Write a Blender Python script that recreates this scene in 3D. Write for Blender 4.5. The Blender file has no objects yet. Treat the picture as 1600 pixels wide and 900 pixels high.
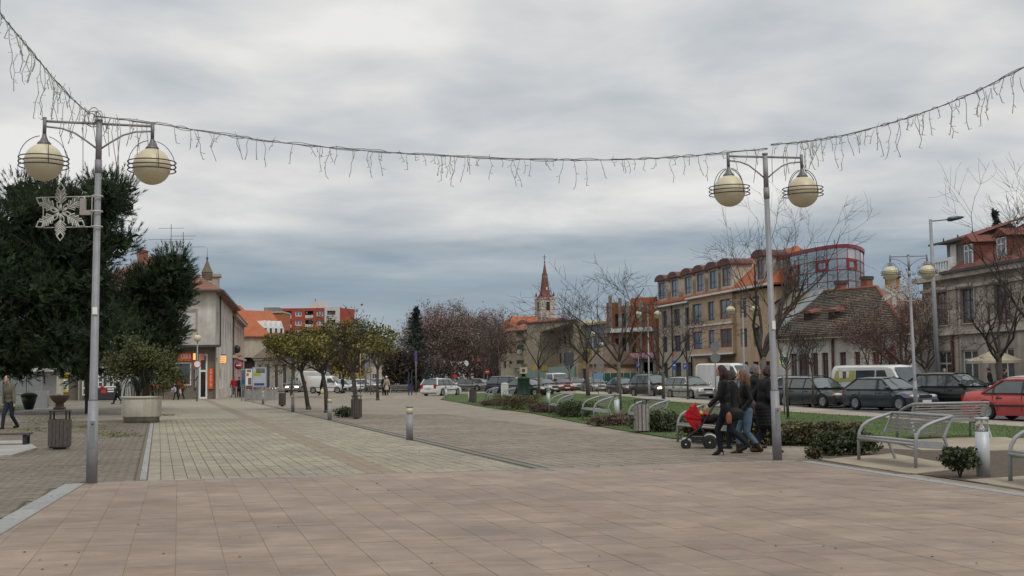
import bpy, math, random
from mathutils import Vector, Matrix, noise
from mathutils.geometry import tessellate_polygon
R = math.radians
rnd = random.Random(7)
sc = bpy.context.scene
col = sc.collection
# ------------------------------------------------------------------ camera
F, EYE, HZ = 1900.0, 1.55, 138.5
cd = bpy.data.cameras.new('camera'); cam = bpy.data.objects.new('camera', cd); col.objects.link(cam)
cd.sensor_width = 36; cd.lens = 36 * F / 1600; cd.clip_start = .1; cd.clip_end = 6000
PITCH, ROLL = math.atan(HZ / F), 0.0100
RC = Matrix.Rotation(math.pi / 2 + PITCH, 3, 'X') @ Matrix.Rotation(-ROLL, 3, 'Z')
cam.matrix_world = Matrix.Translation((0, 0, EYE)) @ RC.to_4x4()
sc.camera = cam
def ray(px, py): return RC @ Vector(((px - 800) / F, (450 - py) / F, -1))
def G(px, py, z=0.0):
    d = ray(px, py); t = (z - EYE) / d.z; return Vector((d.x * t, d.y * t, z))
def P(px, py, Y):
    d = ray(px, py); t = Y / d.y; return Vector((d.x * t, Y, EYE + d.z * t))
def GY(px, Y, z=0.0):
    lo = P(px, 590, Y); return Vector((lo.x, Y, z))
# ------------------------------------------------------------------ world: overcast sky
SUN_EL, SUN_AZ = R(52), R(150)
w = bpy.data.worlds.new("World"); sc.world = w; w.use_nodes = True
nt = w.node_tree; nt.nodes.clear()
def N(t, nt_=None, **k):
    n = (nt_ or nt).nodes.new(t)
    for a, b in k.items():
        if a.startswith('_'): n.inputs[a[1:]].default_value = b
        else: setattr(n, a, b)
    return n
def L(a, b, nt_=None): (nt_ or nt).links.new(a, b)
def math_(op, a, b=None, nt_=None):
    n = N('ShaderNodeMath', nt_, operation=op)
    for i, v in enumerate((a, b)):
        if v is None: continue
        if isinstance(v, (int, float)): n.inputs[i].default_value = v
        else: L(v, n.inputs[i], nt_)
    return n.outputs[0]
sky = N('ShaderNodeTexSky', sky_type='NISHITA', sun_disc=False, sun_elevation=SUN_EL, sun_rotation=SUN_AZ)
tc = N('ShaderNodeTexCoord'); sp = N('ShaderNodeSeparateXYZ'); L(tc.outputs['Generated'], sp.inputs[0])
zz = math_('MAXIMUM', sp.outputs[2], 0.0)
den = math_('ADD', zz, 0.15)
cu = math_('DIVIDE', sp.outputs[0], den); cv = math_('DIVIDE', sp.outputs[1], den)
cb = N('ShaderNodeCombineXYZ'); L(cu, cb.inputs[0]); L(math_('MULTIPLY', cv, 1.0), cb.inputs[1])
n1 = N('ShaderNodeTexNoise', _Scale=.85, _Detail=7.0, _Roughness=.45, _Distortion=.2); L(cb.outputs[0], n1.inputs['Vector'])
cb2 = N('ShaderNodeVectorMath', operation='ADD'); L(cb.outputs[0], cb2.inputs[0]); cb2.inputs[1].default_value = (7.3, 2.1, 4)
n2 = N('ShaderNodeTexNoise', _Scale=2.7, _Detail=8.0, _Roughness=.5, _Distortion=.2); L(cb2.outputs[0], n2.inputs['Vector'])
mixn = math_('ADD', math_('MULTIPLY', n1.outputs[0], .62), math_('MULTIPLY', n2.outputs[0], .38))
# cloud thickness: white tops with blue grey bellies
r1 = N('ShaderNodeValToRGB'); L(mixn, r1.inputs[0])
e = r1.color_ramp.elements
e[0].position = .36; e[0].color = (.44, .48, .515, 1); e[1].position = .585; e[1].color = (.83, .82, .80, 1)
m_ = r1.color_ramp.elements.new(.46); m_.color = (.605, .62, .63, 1)
m_ = r1.color_ramp.elements.new(.52); m_.color = (.71, .705, .695, 1)
# low band over the horizon: blue grey
cb3 = N('ShaderNodeCombineXYZ'); L(math_('MULTIPLY', sp.outputs[0], 2.2), cb3.inputs[0]); L(math_('MULTIPLY', zz, 16), cb3.inputs[1]); L(math_('MULTIPLY', sp.outputs[1], 1.2), cb3.inputs[2])
n3 = N('ShaderNodeTexNoise', _Scale=1.6, _Detail=6.0, _Roughness=.55); L(cb3.outputs[0], n3.inputs['Vector'])
r2 = N('ShaderNodeValToRGB'); L(n3.outputs[0], r2.inputs[0])
e = r2.color_ramp.elements
e[0].position = .32; e[0].color = (.215, .29, .365, 1); e[1].position = .68; e[1].color = (.38, .44, .49, 1)
band = math_('ADD', zz, math_('MULTIPLY', math_('SUBTRACT', n3.outputs[0], .5), .09))
mr = N('ShaderNodeMapRange', interpolation_type='SMOOTHSTEP'); L(band, mr.inputs[0])
mr.inputs[1].default_value = .080; mr.inputs[2].default_value = .150
mx = N('ShaderNodeMix', data_type='RGBA'); L(mr.outputs[0], mx.inputs[0]); L(r2.outputs[0], mx.inputs[6]); L(r1.outputs[0], mx.inputs[7])
sk = N('ShaderNodeMix', data_type='RGBA', blend_type='MULTIPLY'); sk.inputs[0].default_value = 1; L(sky.outputs[0], sk.inputs[6]); sk.inputs[7].default_value = (.1, .1, .1, 1)
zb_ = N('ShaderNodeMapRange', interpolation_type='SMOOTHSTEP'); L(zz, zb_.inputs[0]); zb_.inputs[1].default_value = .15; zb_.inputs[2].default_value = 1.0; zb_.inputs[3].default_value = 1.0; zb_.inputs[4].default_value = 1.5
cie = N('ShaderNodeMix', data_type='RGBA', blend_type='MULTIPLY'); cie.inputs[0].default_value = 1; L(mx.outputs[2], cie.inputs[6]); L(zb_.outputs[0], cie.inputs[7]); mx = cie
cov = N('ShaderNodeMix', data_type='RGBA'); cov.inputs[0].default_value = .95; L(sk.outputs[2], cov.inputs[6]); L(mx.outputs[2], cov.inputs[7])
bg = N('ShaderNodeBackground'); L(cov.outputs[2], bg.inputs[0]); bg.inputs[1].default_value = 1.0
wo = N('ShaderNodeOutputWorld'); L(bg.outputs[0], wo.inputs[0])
# ------------------------------------------------------------------ sun (veiled)
sl = bpy.data.lights.new('sun', 'SUN'); sl.energy = 1.3; sl.angle = R(12); sl.color = (1, .96, .9)
so = bpy.data.objects.new('sun', sl); col.objects.link(so)
sd = Vector((math.cos(SUN_EL) * math.sin(SUN_AZ), math.cos(SUN_EL) * math.cos(SUN_AZ), math.sin(SUN_EL)))
so.rotation_euler = (-sd).to_track_quat('-Z', 'Y').to_euler()
sc.view_settings.view_transform = 'Standard'; sc.view_settings.look = 'None'; sc.view_settings.gamma = 1
sc.view_settings.exposure = 0.0
# ------------------------------------------------------------------ helpers
class MB:
    def __init__(s): s.v = []; s.f = []; s.mi = []; s.sm = []; s.cur = 0; s.tn = []; s.t = .5
    def add(s, vs, fs, smooth=False):
        b = len(s.v); s.v += [tuple(q) for q in vs]
        for f in fs: s.f.append([b + i for i in f]); s.mi.append(s.cur); s.sm.append(smooth); s.tn.append(s.t)
    def box(s, c, d, rz=0, top=1.0):
        cx, cy, cz = c; a, b, h = d[0] / 2, d[1] / 2, d[2] / 2; cr, sr = math.cos(rz), math.sin(rz); vs = []
        for z, k in ((-h, 1), (h, top)):
            for x, y in ((-a, -b), (a, -b), (a, b), (-a, b)):
                x *= k; y *= k; vs.append((cx + x * cr - y * sr, cy + x * sr + y * cr, cz + z))
        s.add(vs, [(3, 2, 1, 0), (4, 5, 6, 7), (0, 1, 5, 4), (1, 2, 6, 5), (2, 3, 7, 6), (3, 0, 4, 7)])
    def b2(s, x0, x1, y0, y1, z0, z1): s.box(((x0 + x1) / 2, (y0 + y1) / 2, (z0 + z1) / 2), (abs(x1 - x0), abs(y1 - y0), abs(z1 - z0)))
    def tube(s, pts, r, n=8, cap=True, smooth=True):
        pts = [Vector(p) for p in pts]; k = len(pts); rs = r if isinstance(r, (list, tuple)) else [r] * k
        vs = []; ref = None
        for i, p in enumerate(pts):
            d = (pts[min(i + 1, k - 1)] - pts[max(i - 1, 0)])
            if d.length < 1e-9: d = Vector((0, 0, 1))
            d.normalize()
            if ref is None: ref = d.orthogonal().normalized()
            else:
                ref = ref - d * ref.dot(d)
                ref = ref.normalized() if ref.length > 1e-6 else d.orthogonal().normalized()
            b = d.cross(ref)
            for j in range(n):
                a = 2 * math.pi * j / n; vs.append(p + (ref * math.cos(a) + b * math.sin(a)) * rs[i])
        fs = []
        for i in range(k - 1):
            for j in range(n):
                j2 = (j + 1) % n; fs.append((i * n + j, i * n + j2, (i + 1) * n + j2, (i + 1) * n + j))
        if cap and n > 2: fs.append(tuple(range(n - 1, -1, -1))); fs.append(tuple((k - 1) * n + j for j in range(n)))
        s.add(vs, fs, smooth)
    def bar(s, a, b, w_, h_, up=(0, 0, 1)):
        a, b = Vector(a), Vector(b); d = (b - a).normalized(); up = Vector(up)
        sd_ = d.cross(up)
        if sd_.length < 1e-4: sd_ = d.orthogonal()
        sd_.normalize(); u = sd_.cross(d); vs = []
        for p in (a, b):
            for x, y in ((-1, -1), (1, -1), (1, 1), (-1, 1)): vs.append(p + sd_ * (x * w_ / 2) + u * (y * h_ / 2))
        s.add(vs, [(3, 2, 1, 0), (4, 5, 6, 7), (0, 1, 5, 4), (1, 2, 6, 5), (2, 3, 7, 6), (3, 0, 4, 7)])
    def lathe(s, prof, n=20, c=(0, 0, 0), sx=1, sy=1, smooth=True):
        vs = []
        for r_, z in prof:
            for j in range(n):
                a = 2 * math.pi * j / n; vs.append((c[0] + r_ * sx * math.cos(a), c[1] + r_ * sy * math.sin(a), c[2] + z))
        fs = [(i * n + j, i * n + (j + 1) % n, (i + 1) * n + (j + 1) % n, (i + 1) * n + j) for i in range(len(prof) - 1) for j in range(n)]
        fs += [tuple(range(n - 1, -1, -1)), tuple((len(prof) - 1) * n + j for j in range(n))]
        s.add(vs, fs, smooth)
    def ell(s, c, r_, n=16, m=10, rot=None):
        if isinstance(r_, (int, float)): r_ = (r_, r_, r_)
        vs = [Vector((0, 0, -1))] + [Vector((math.sin(math.pi * i / m) * math.cos(2 * math.pi * j / n), math.sin(math.pi * i / m) * math.sin(2 * math.pi * j / n), -math.cos(math.pi * i / m))) for i in range(1, m) for j in range(n)] + [Vector((0, 0, 1))]
        out = []
        for q in vs:
            q = Vector((q.x * r_[0], q.y * r_[1], q.z * r_[2]))
            if rot is not None: q = rot @ q
            out.append(q + Vector(c))
        fs = [(0, 1 + (j + 1) % n, 1 + j) for j in range(n)]
        for i in range(m - 2):
            for j in range(n):
                a = 1 + i * n + j; b = 1 + i * n + (j + 1) % n; fs.append((a, b, b + n, a + n))
        l_ = len(vs) - 1; fs += [(l_, 1 + (m - 2) * n + j, 1 + (m - 2) * n + (j + 1) % n) for j in range(n)]
        s.add(out, fs, True)
    def torus(s, c, R_, r_, n=28, m=6, rot=None):
        pts = []
        for i in range(n):
            a = 2 * math.pi * i / n
            for j in range(m):
                b = 2 * math.pi * j / m; q = Vector(((R_ + r_ * math.cos(b)) * math.cos(a), (R_ + r_ * math.cos(b)) * math.sin(a), r_ * math.sin(b)))
                if rot is not None: q = rot @ q
                pts.append(q + Vector(c))
        s.add(pts, [(i * m + j, ((i + 1) % n) * m + j, ((i + 1) % n) * m + (j + 1) % m, i * m + (j + 1) % m) for i in range(n) for j in range(m)], True)
    def prism(s, poly, z0, z1):
        n = len(poly); vs = [(p[0], p[1], z0) for p in poly] + [(p[0], p[1], z1) for p in poly]
        s.add(vs, [(i, (i + 1) % n, n + (i + 1) % n, n + i) for i in range(n)])
        for t in tessellate_polygon([[Vector((p[0], p[1], 0)) for p in poly]]):
            s.add([vs[n + i] for i in t], [(0, 1, 2)]); s.add([vs[i] for i in t], [(2, 1, 0)])
    def extr(s, poly, a, b):
        """closed outline of 3D points poly extruded by vector from a to b"""
        a, b = Vector(a), Vector(b); n = len(poly); poly = [Vector(p) for p in poly]
        vs = [p + a for p in poly] + [p + b for p in poly]
        s.add(vs, [(i, (i + 1) % n, n + (i + 1) % n, n + i) for i in range(n)] + [tuple(range(n - 1, -1, -1)), tuple(range(n, 2 * n))])
    def q(s, *vs): s.add(vs, [tuple(range(len(vs)))])
    def mesh(s, name, mats):
        me = bpy.data.meshes.new(name); me.from_pydata(s.v, [], s.f)
        for m in (mats if isinstance(mats, (list, tuple)) else [mats]): me.materials.append(m)
        me.polygons.foreach_set('material_index', s.mi); me.polygons.foreach_set('use_smooth', s.sm)
        at = me.attributes.new('tint', 'FLOAT', 'FACE'); at.data.foreach_set('value', s.tn)
        me.update(); return me
    def obj(s, name, mats, parent=None, loc=None, rz=None, fix=True):
        me = s.mesh(name, mats)
        if fix and len(s.f) < 60000:
            import bmesh
            bm = bmesh.new(); bm.from_mesh(me); bmesh.ops.recalc_face_normals(bm, faces=bm.faces); bm.to_mesh(me); bm.free()
        return link(name, me, parent, loc, rz)
def link(name, me, parent=None, loc=None, rz=None):
    o = bpy.data.objects.new(name, me); col.objects.link(o)
    if parent is not None: o.parent = parent
    if loc is not None: o.location = loc
    if rz is not None: o.rotation_euler = (0, 0, rz)
    return o
def tag(o, label=None, cat=None, group=None, kind=None):
    if label: o['label'] = label
    if cat: o['category'] = cat
    if group: o['group'] = group
    if kind: o['kind'] = kind
    return o
def root(name, loc, rz=0, label=None, cat=None, group=None):
    o = bpy.data.objects.new(name, None); col.objects.link(o); o.location = loc; o.rotation_euler = (0, 0, rz); o.empty_display_size = .3
    return tag(o, label, cat, group)
def ctree(o, parent=None):
    c = o.copy(); col.objects.link(c)
    if parent is not None: c.parent = parent
    for ch in o.children: ctree(ch, c)
    return c
def clone(o, loc, rz, label, group=None, scale=None):
    c = ctree(o); c.location = loc; c.rotation_euler = (0, 0, rz); c['label'] = label
    if group: c['group'] = group
    if scale: c.scale = (scale,) * 3
    return c
# ------------------------------------------------------------------ materials
MATS = {}
def mat(name, c, c2=None, rough=.8, metal=0, scale=3.0, var=.12, bump=0, bscale=None, tint=0, spec=.5, emit=None, es=1, coord='Object', detail=6, alpha=None, dirt=0):
    if name in MATS: return MATS[name]
    m = bpy.data.materials.new(name); m.use_nodes = True; t = m.node_tree; b = t.nodes['Principled BSDF']
    b.inputs['Roughness'].default_value = rough; b.inputs['Metallic'].default_value = metal; b.inputs['Specular IOR Level'].default_value = spec
    co = N('ShaderNodeTexCoord', t); vec = co.outputs[coord]
    no = N('ShaderNodeTexNoise', t, _Scale=scale, _Detail=float(detail), _Roughness=.62); L(vec, no.inputs['Vector'], t)
    rp = N('ShaderNodeValToRGB', t); L(no.outputs[0], rp.inputs[0], t)
    if c2 is None: c2 = tuple(x * (1 + var) for x in c); ca = tuple(x * (1 - var) for x in c)
    else: ca = c
    rp.color_ramp.elements[0].position = .32; rp.color_ramp.elements[1].position = .68
    rp.color_ramp.elements[0].color = (*ca, 1); rp.color_ramp.elements[1].color = (*c2, 1)
    out = rp.outputs[0]
    if tint:
        at = N('ShaderNodeAttribute', t, attribute_name='tint'); oi = N('ShaderNodeObjectInfo', t)
        wn = N('ShaderNodeTexWhiteNoise', t, noise_dimensions='1D'); L(math_('ADD', at.outputs['Fac'], oi.outputs['Random'], t), wn.inputs['W'], t)
        hs = N('ShaderNodeHueSaturation', t)
        v = math_('ADD', math_('MULTIPLY', math_('SUBTRACT', wn.outputs['Value'], .5, t), 2 * tint, t), 1.0, t); L(v, hs.inputs['Value'], t)
        wn2 = N('ShaderNodeTexWhiteNoise', t, noise_dimensions='1D'); L(math_('ADD', math_('ADD', at.outputs['Fac'], oi.outputs['Random'], t), 3.3, t), wn2.inputs['W'], t)
        L(math_('ADD', math_('MULTIPLY', math_('SUBTRACT', wn2.outputs['Value'], .5, t), tint * 1.4, t), 1.0, t), hs.inputs['Saturation'], t)
        L(out, hs.inputs['Color'], t); out = hs.outputs[0]
    if dirt:
        gn = N('ShaderNodeTexNoise', t, _Scale=.35, _Detail=7.0, _Roughness=.65); 
        ge = N('ShaderNodeNewGeometry', t); L(ge.outputs['Position'], gn.inputs['Vector'], t)
        rr = N('ShaderNodeMapRange', t); L(gn.outputs[0], rr.inputs[0], t); rr.inputs[1].default_value = .4; rr.inputs[2].default_value = .65; rr.inputs[3].default_value = 1 - dirt; rr.inputs[4].default_value = 1 + dirt * .25
        mp2 = N('ShaderNodeMapping', t); mp2.inputs['Scale'].default_value = (1.6, 1.6, .13); L(ge.outputs['Position'], mp2.inputs[0], t); g2 = N('ShaderNodeTexNoise', t, _Scale=1.0, _Detail=6.0, _Roughness=.7); L(mp2.outputs[0], g2.inputs['Vector'], t)
        r3 = N('ShaderNodeMapRange', t); L(g2.outputs[0], r3.inputs[0], t); r3.inputs[1].default_value = .42; r3.inputs[2].default_value = .62; r3.inputs[3].default_value = 1 - dirt * .7; r3.inputs[4].default_value = 1.04
        m3 = N('ShaderNodeMix', t, data_type='RGBA', blend_type='MULTIPLY'); m3.inputs[0].default_value = 1; L(out, m3.inputs[6], t); L(r3.outputs[0], m3.inputs[7], t); out = m3.outputs[2]
        mm = N('ShaderNodeMix', t, data_type='RGBA', blend_type='MULTIPLY'); mm.inputs[0].default_value = 1; L(out, mm.inputs[6], t); L(rr.outputs[0], mm.inputs[7], t); out = mm.outputs[2]
    L(out, b.inputs['Base Color'], t)
    if bump:
        bn = N('ShaderNodeTexNoise', t, _Scale=bscale or scale * 4, _Detail=8.0); L(vec, bn.inputs['Vector'], t)
        bp = N('ShaderNodeBump', t, _Strength=bump, _Distance=.02); L(bn.outputs[0], bp.inputs['Height'], t); L(bp.outputs[0], b.inputs['Normal'], t)
    if emit: b.inputs['Emission Color'].default_value = (*emit, 1); b.inputs['Emission Strength'].default_value = es
    MATS[name] = m; return m
def tiled(name, c, c2, mortar, bw, bh, ms=.01, ang=0, scale=1.0, rough=.85, bump=.4, coord='Object', off=.5, dirt=.12, flip=False):
    """brick texture laid in metres; ang turns it in plan"""
    if name in MATS: return MATS[name]
    m = bpy.data.materials.new(name); m.use_nodes = True; t = m.node_tree; b = t.nodes['Principled BSDF']; b.inputs['Roughness'].default_value = rough
    co = N('ShaderNodeTexCoord', t); mp = N('ShaderNodeMapping', t); L(co.outputs[coord], mp.inputs[0], t); mp.inputs['Rotation'].default_value = (R(90) if flip else 0, 0, ang)
    br = N('ShaderNodeTexBrick', t, offset=off); L(mp.outputs[0], br.inputs['Vector'], t)
    br.inputs['Scale'].default_value = 1; br.inputs['Brick Width'].default_value = bw; br.inputs['Row Height'].default_value = bh; br.inputs['Mortar Size'].default_value = ms; br.inputs['Mortar Smooth'].default_value = .3
    br.inputs['Color1'].default_value = (*c, 1); br.inputs['Color2'].default_value = (*c2, 1); br.inputs['Mortar'].default_value = (*mortar, 1)
    gn = N('ShaderNodeTexNoise', t, _Scale=.5, _Detail=8.0, _Roughness=.65); L(co.outputs[coord], gn.inputs['Vector'], t)
    rr = N('ShaderNodeMapRange', t); L(gn.outputs[0], rr.inputs[0], t); rr.inputs[1].default_value = .35; rr.inputs[2].default_value = .65; rr.inputs[3].default_value = 1 - dirt; rr.inputs[4].default_value = 1 + dirt
    mm = N('ShaderNodeMix', t, data_type='RGBA', blend_type='MULTIPLY'); mm.inputs[0].default_value = 1; L(br.outputs[0], mm.inputs[6], t); L(rr.outputs[0], mm.inputs[7], t)
    L(mm.outputs[2], b.inputs['Base Color'], t)
    bp = N('ShaderNodeBump', t, _Strength=bump, _Distance=.01); bp.invert = True; L(br.outputs['Fac'], bp.inputs['Height'], t); L(bp.outputs[0], b.inputs['Normal'], t)
    MATS[name] = m; return m
def rooftile(name, c, c2, row=.34, dirt=.3):
    if name in MATS: return MATS[name]
    m = bpy.data.materials.new(name); m.use_nodes = True; t = m.node_tree; b = t.nodes['Principled BSDF']; b.inputs['Roughness'].default_value = .85
    co = N('ShaderNodeTexCoord', t)
    s_ = N('ShaderNodeSeparateXYZ', t); L(co.outputs['Object'], s_.inputs[0], t)
    fr = math_('FRACT', math_('DIVIDE', s_.outputs[2], row * .6, t), None, t)
    no = N('ShaderNodeTexNoise', t, _Scale=1.1, _Detail=9.0, _Roughness=.7); L(co.outputs['Object'], no.inputs['Vector'], t)
    no2 = N('ShaderNodeTexNoise', t, _Scale=9.0, _Detail=3.0); L(co.outputs['Object'], no2.inputs['Vector'], t)
    rp = N('ShaderNodeValToRGB', t); L(math_('ADD', math_('MULTIPLY', no.outputs[0], .6, t), math_('MULTIPLY', no2.outputs[0], .4, t), t), rp.inputs[0], t)
    rp.color_ramp.elements[0].position = .38; rp.color_ramp.elements[1].position = .62; rp.color_ramp.elements[0].color = (*c, 1); rp.color_ramp.elements[1].color = (*c2, 1)
    mm = N('ShaderNodeMix', t, data_type='RGBA', blend_type='MULTIPLY'); mm.inputs[0].default_value = 1
    rr = N('ShaderNodeMapRange', t); L(fr, rr.inputs[0], t); rr.inputs[1].default_value = 0; rr.inputs[2].default_value = .35; rr.inputs[3].default_value = 1 - dirt; rr.inputs[4].default_value = 1  # dirt sets how much darker each tile row is along its lower edge
    L(rp.outputs[0], mm.inputs[6], t); L(rr.outputs[0], mm.inputs[7], t); L(mm.outputs[2], b.inputs['Base Color'], t)
    bp = N('ShaderNodeBump', t, _Strength=.6, _Distance=.05); L(fr, bp.inputs['Height'], t); L(bp.outputs[0], b.inputs['Normal'], t)
    MATS[name] = m; return m
steel = mat('galvanised_steel', (.215, .215, .23), (.285, .285, .30), rough=.6, metal=.2, scale=5)
alu = mat('brushed_aluminium', (.25, .265, .275), (.33, .345, .355), rough=.5, metal=.3, scale=8)
darkst = mat('dark_steel', (.03, .033, .036), rough=.45, metal=.4)
globe_m = mat('cream_globe', (.54, .475, .32), (.60, .535, .37), rough=.42, scale=1.5)
wood_g = mat('grey_wood', (.20, .18, .16), (.33, .305, .28), rough=.8, scale=14, bump=.3)
wood_d = mat('brown_wood', (.055, .045, .04), (.10, .085, .075), rough=.8, scale=14, bump=.3)
concrete = mat('concrete', (.30, .29, .265), (.40, .385, .355), rough=.9, scale=4, bump=.3, dirt=.2)
granite = mat('grey_granite', (.20, .205, .20), (.30, .305, .295), rough=.85, scale=20, bump=.2, tint=.08)
bark = mat('bark', (.045, .038, .03), (.10, .085, .07), rough=.95, scale=12, bump=.6)
bark_p = mat('pale_bark', (.07, .06, .05), (.15, .13, .105), rough=.95, scale=12, bump=.6)
twig = mat('twig', (.035, .028, .024), (.07, .055, .045), rough=.9, scale=5)
glass = mat('window_glass', (.03, .036, .04), (.075, .085, .09), rough=.06, spec=.9, scale=.7, tint=.6)
glassb = mat('bluish_glass', (.09, .12, .14), (.18, .22, .24), rough=.05, spec=.9, scale=.4, tint=.35)
carglass = mat('car_glass', (.05, .062, .066), (.10, .125, .13), rough=.05, spec=1, scale=.8, metal=.25)
rubber = mat('rubber', (.018, .018, .019), rough=.85)
blackp = mat('black_plastic', (.02, .02, .022), rough=.5)
white_m = mat('white_paint', (.66, .66, .64), (.74, .74, .72), rough=.5, scale=2)
chrome = mat('chrome', (.6, .6, .6), rough=.2, metal=1)
lampglass = mat('clear_lamp_glass', (.8, .8, .78), rough=.05); lampglass.node_tree.nodes['Principled BSDF'].inputs['Transmission Weight'].default_value = .95; lampglass.node_tree.nodes['Principled BSDF'].inputs['IOR'].default_value = 1.05
# ================================================================== GROUND
TH = R(16.2); NS = Vector((math.cos(TH), math.sin(TH), 0)); NA = Vector((-math.sin(TH), math.cos(TH), 0))
def ST(p): return p.x * NS.x + p.y * NS.y, p.x * NA.x + p.y * NA.y
def XY(s, t, z=0): return Vector((NS.x * s + NA.x * t, NS.y * s + NA.y * t, z))
def sheet(name, poly, z, m, kind='structure', parent=None, skirt=0):
    b = MB(); vs = [Vector((p[0], p[1], z)) for p in poly]
    for t in tessellate_polygon([vs]): b.add([vs[i] for i in t], [(0, 1, 2)])
    if skirt:
        n = len(vs)
        for i in range(n):
            a, c = vs[i], vs[(i + 1) % n]; b.q(a, c, c - Vector((0, 0, skirt)), a - Vector((0, 0, skirt)))
    me = b.mesh(name, m)
    import bmesh
    bm = bmesh.new(); bm.from_mesh(me)
    bmesh.ops.remove_doubles(bm, verts=bm.verts, dist=1e-4)
    for f in bm.faces:
        if abs(f.normal.z) > .5 and f.normal.z < 0: f.normal_flip()
    bm.to_mesh(me); bm.free()
    o = link(name, me, parent)
    if parent is None: tag(o, kind=kind)
    return o
ROADZ = -.06
earth = mat('far_ground', (.06, .065, .045), (.10, .10, .075), rough=1, scale=.05)
asphalt = mat('asphalt', (.05, .05, .052), (.085, .083, .08), rough=.9, scale=2.5, bump=.3, bscale=40, dirt=.2)
b = MB(); b.b2(-1600, 1600, -300, 2600, -1.0, -.2); tag(b.obj('ground', earth), kind='structure')
sheet('road', [(-120, 60), (90, 0), (90, 420), (-160, 420), (-160, 60)], ROADZ, asphalt)
PAVM = tiled('square_pavers', (.215, .178, .135), (.26, .22, .172), (.165, .145, .12), .2, .2, .012, -TH, bump=.3, dirt=.14)
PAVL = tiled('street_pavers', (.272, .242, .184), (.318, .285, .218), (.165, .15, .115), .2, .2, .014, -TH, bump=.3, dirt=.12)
PAVD = tiled('dark_pavers', (.185, .16, .128), (.235, .205, .165), (.10, .09, .07), .2, .1, .012, -TH + R(45), bump=.3, dirt=.25)  # darker toned herringbone pavers of the left forecourt
tan_m = tiled('sidewalk_pavers', (.29, .25, .20), (.34, .295, .235), (.20, .17, .135), .3, .3, .01, -R(6), bump=.2)
# right hand kerb line of the square (pixels traced once, stored as ground points)
def GL(*pts): return [G(*p) for p in pts]
kerb_r = GL((1600, 660), (1440, 651), (1340, 643.5), (1222, 634), (1130, 628), (1050, 621), (960, 613.5), (900, 610))
sq = [(-120, -30), (40, -30), (26, 12), (17, 30)] + [(p.x, p.y) for p in kerb_r] + [(3, 128), (-12, 128), (-40, 160), (-60, 200), (-120, 200)]
sqb = sheet('square_pavement', sq, 0, PAVM, skirt=.1)
def stquad(s0, s1, t0, t1, off=0): return [XY(s0, t0), XY(s1, t0), XY(s1, t1), XY(s0, t1)]
# street strip of cream pavers, darker left forecourt (laid as sheets 4 mm up)
sheet('street_pavement', stquad(-.15, 6.05, 50, 190), .004, PAVL)
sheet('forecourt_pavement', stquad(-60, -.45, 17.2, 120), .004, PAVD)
# sidewalk by the road and lawns
lawn_front = [(688, 624.5), (720, 630), (760, 637), (830, 646), (900, 660), (960, 671), (1050, 686), (1120, 690), (1215, 696), (1300, 698)]
lawn_back = [(1600, 668), (1440, 657.5), (1360, 652), (1222, 643.5), (1130, 634), (1050, 628), (960, 618), (900, 615), (780, 613.5), (700, 616.5)]
grass_m = mat('lawn_green', (.048, .088, .016), (.085, .140, .026), rough=1, scale=1.2, bump=.8, bscale=60, dirt=.25)
sw = [G(*p) for p in lawn_back][:8]
sheet('sidewalk', [(p.x, p.y) for p in sw] + [(p.x - .02, p.y) for p in reversed(kerb_r)] , .004, tan_m)
lf = [G(*p) for p in lawn_front] + [G(1345, 692), G(1420, 686), G(1600, 684)]
lawn = sheet('lawn', [(p.x, p.y) for p in lf + [G(*p) for p in lawn_back]], .03, grass_m, skirt=.03)
lawn_poly = [(p.x, p.y) for p in lf + [G(*p) for p in lawn_back]]
# road kerb stones
b = MB()
for i in range(len(kerb_r) - 1):
    a, c = kerb_r[i], kerb_r[i + 1]; n = max(1, int((c - a).length / 1.0))
    for k in range(min(n, 40)):
        p, q_ = a.lerp(c, k / n), a.lerp(c, (k + .985) / n)
        b.t = rnd.random(); b.bar(p + Vector((0, 0, -.03)), q_ + Vector((0, 0, -.03)), .14, .09)
tag(b.obj('kerb', granite), kind='structure')
# road markings between bays
paintw = mat('road_paint', (.45, .45, .43), rough=.8, dirt=.3)
b = MB()
for i in range(14):
    p = Vector((15.6 - i * .42, 44 + i * 7.6, ROADZ + .004)); d = Vector((-.1, -.36, 0)).normalized() * 5
    d = Vector((.42, -.9, 0)) * 4.8
    n = d.normalized().cross(Vector((0, 0, 1))) * .06
    b.q(p - n, p + n, p + d + n, p + d - n)
tag(b.obj('bay_marking', paintw), kind='structure')
# ---- pink stage floor: a real slab with tiles as parts
far_l, far_r = Vector((-6.72, 18.42, 0)), Vector((4.95, 21.62, 0))
ed = (far_r - far_l).normalized(); nd = Vector((ed.y, -ed.x, 0))
corner_cut = G(1262, 721.5)
right_a, right_b = corner_cut, G(1600, 774)
rd = (right_b - right_a).normalized()
left_dir = (G(0, 815) - far_l).normalized()
slab_poly = [far_l, far_r, corner_cut, right_b, right_b + rd * 22, Vector((9, -9, 0)), far_l + left_dir * 28]
pink_base = mat('tile_joint', (.19, .14, .11), rough=1, scale=8)
slab = sheet('stage_floor', [(p.x, p.y) for p in slab_poly], .017, pink_base)
pink = mat('pink_tile', (.24, .172, .126), (.31, .232, .174), rough=.62, scale=2.2, bump=.15, bscale=25, tint=.085, coord='Object', dirt=.24)
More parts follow.
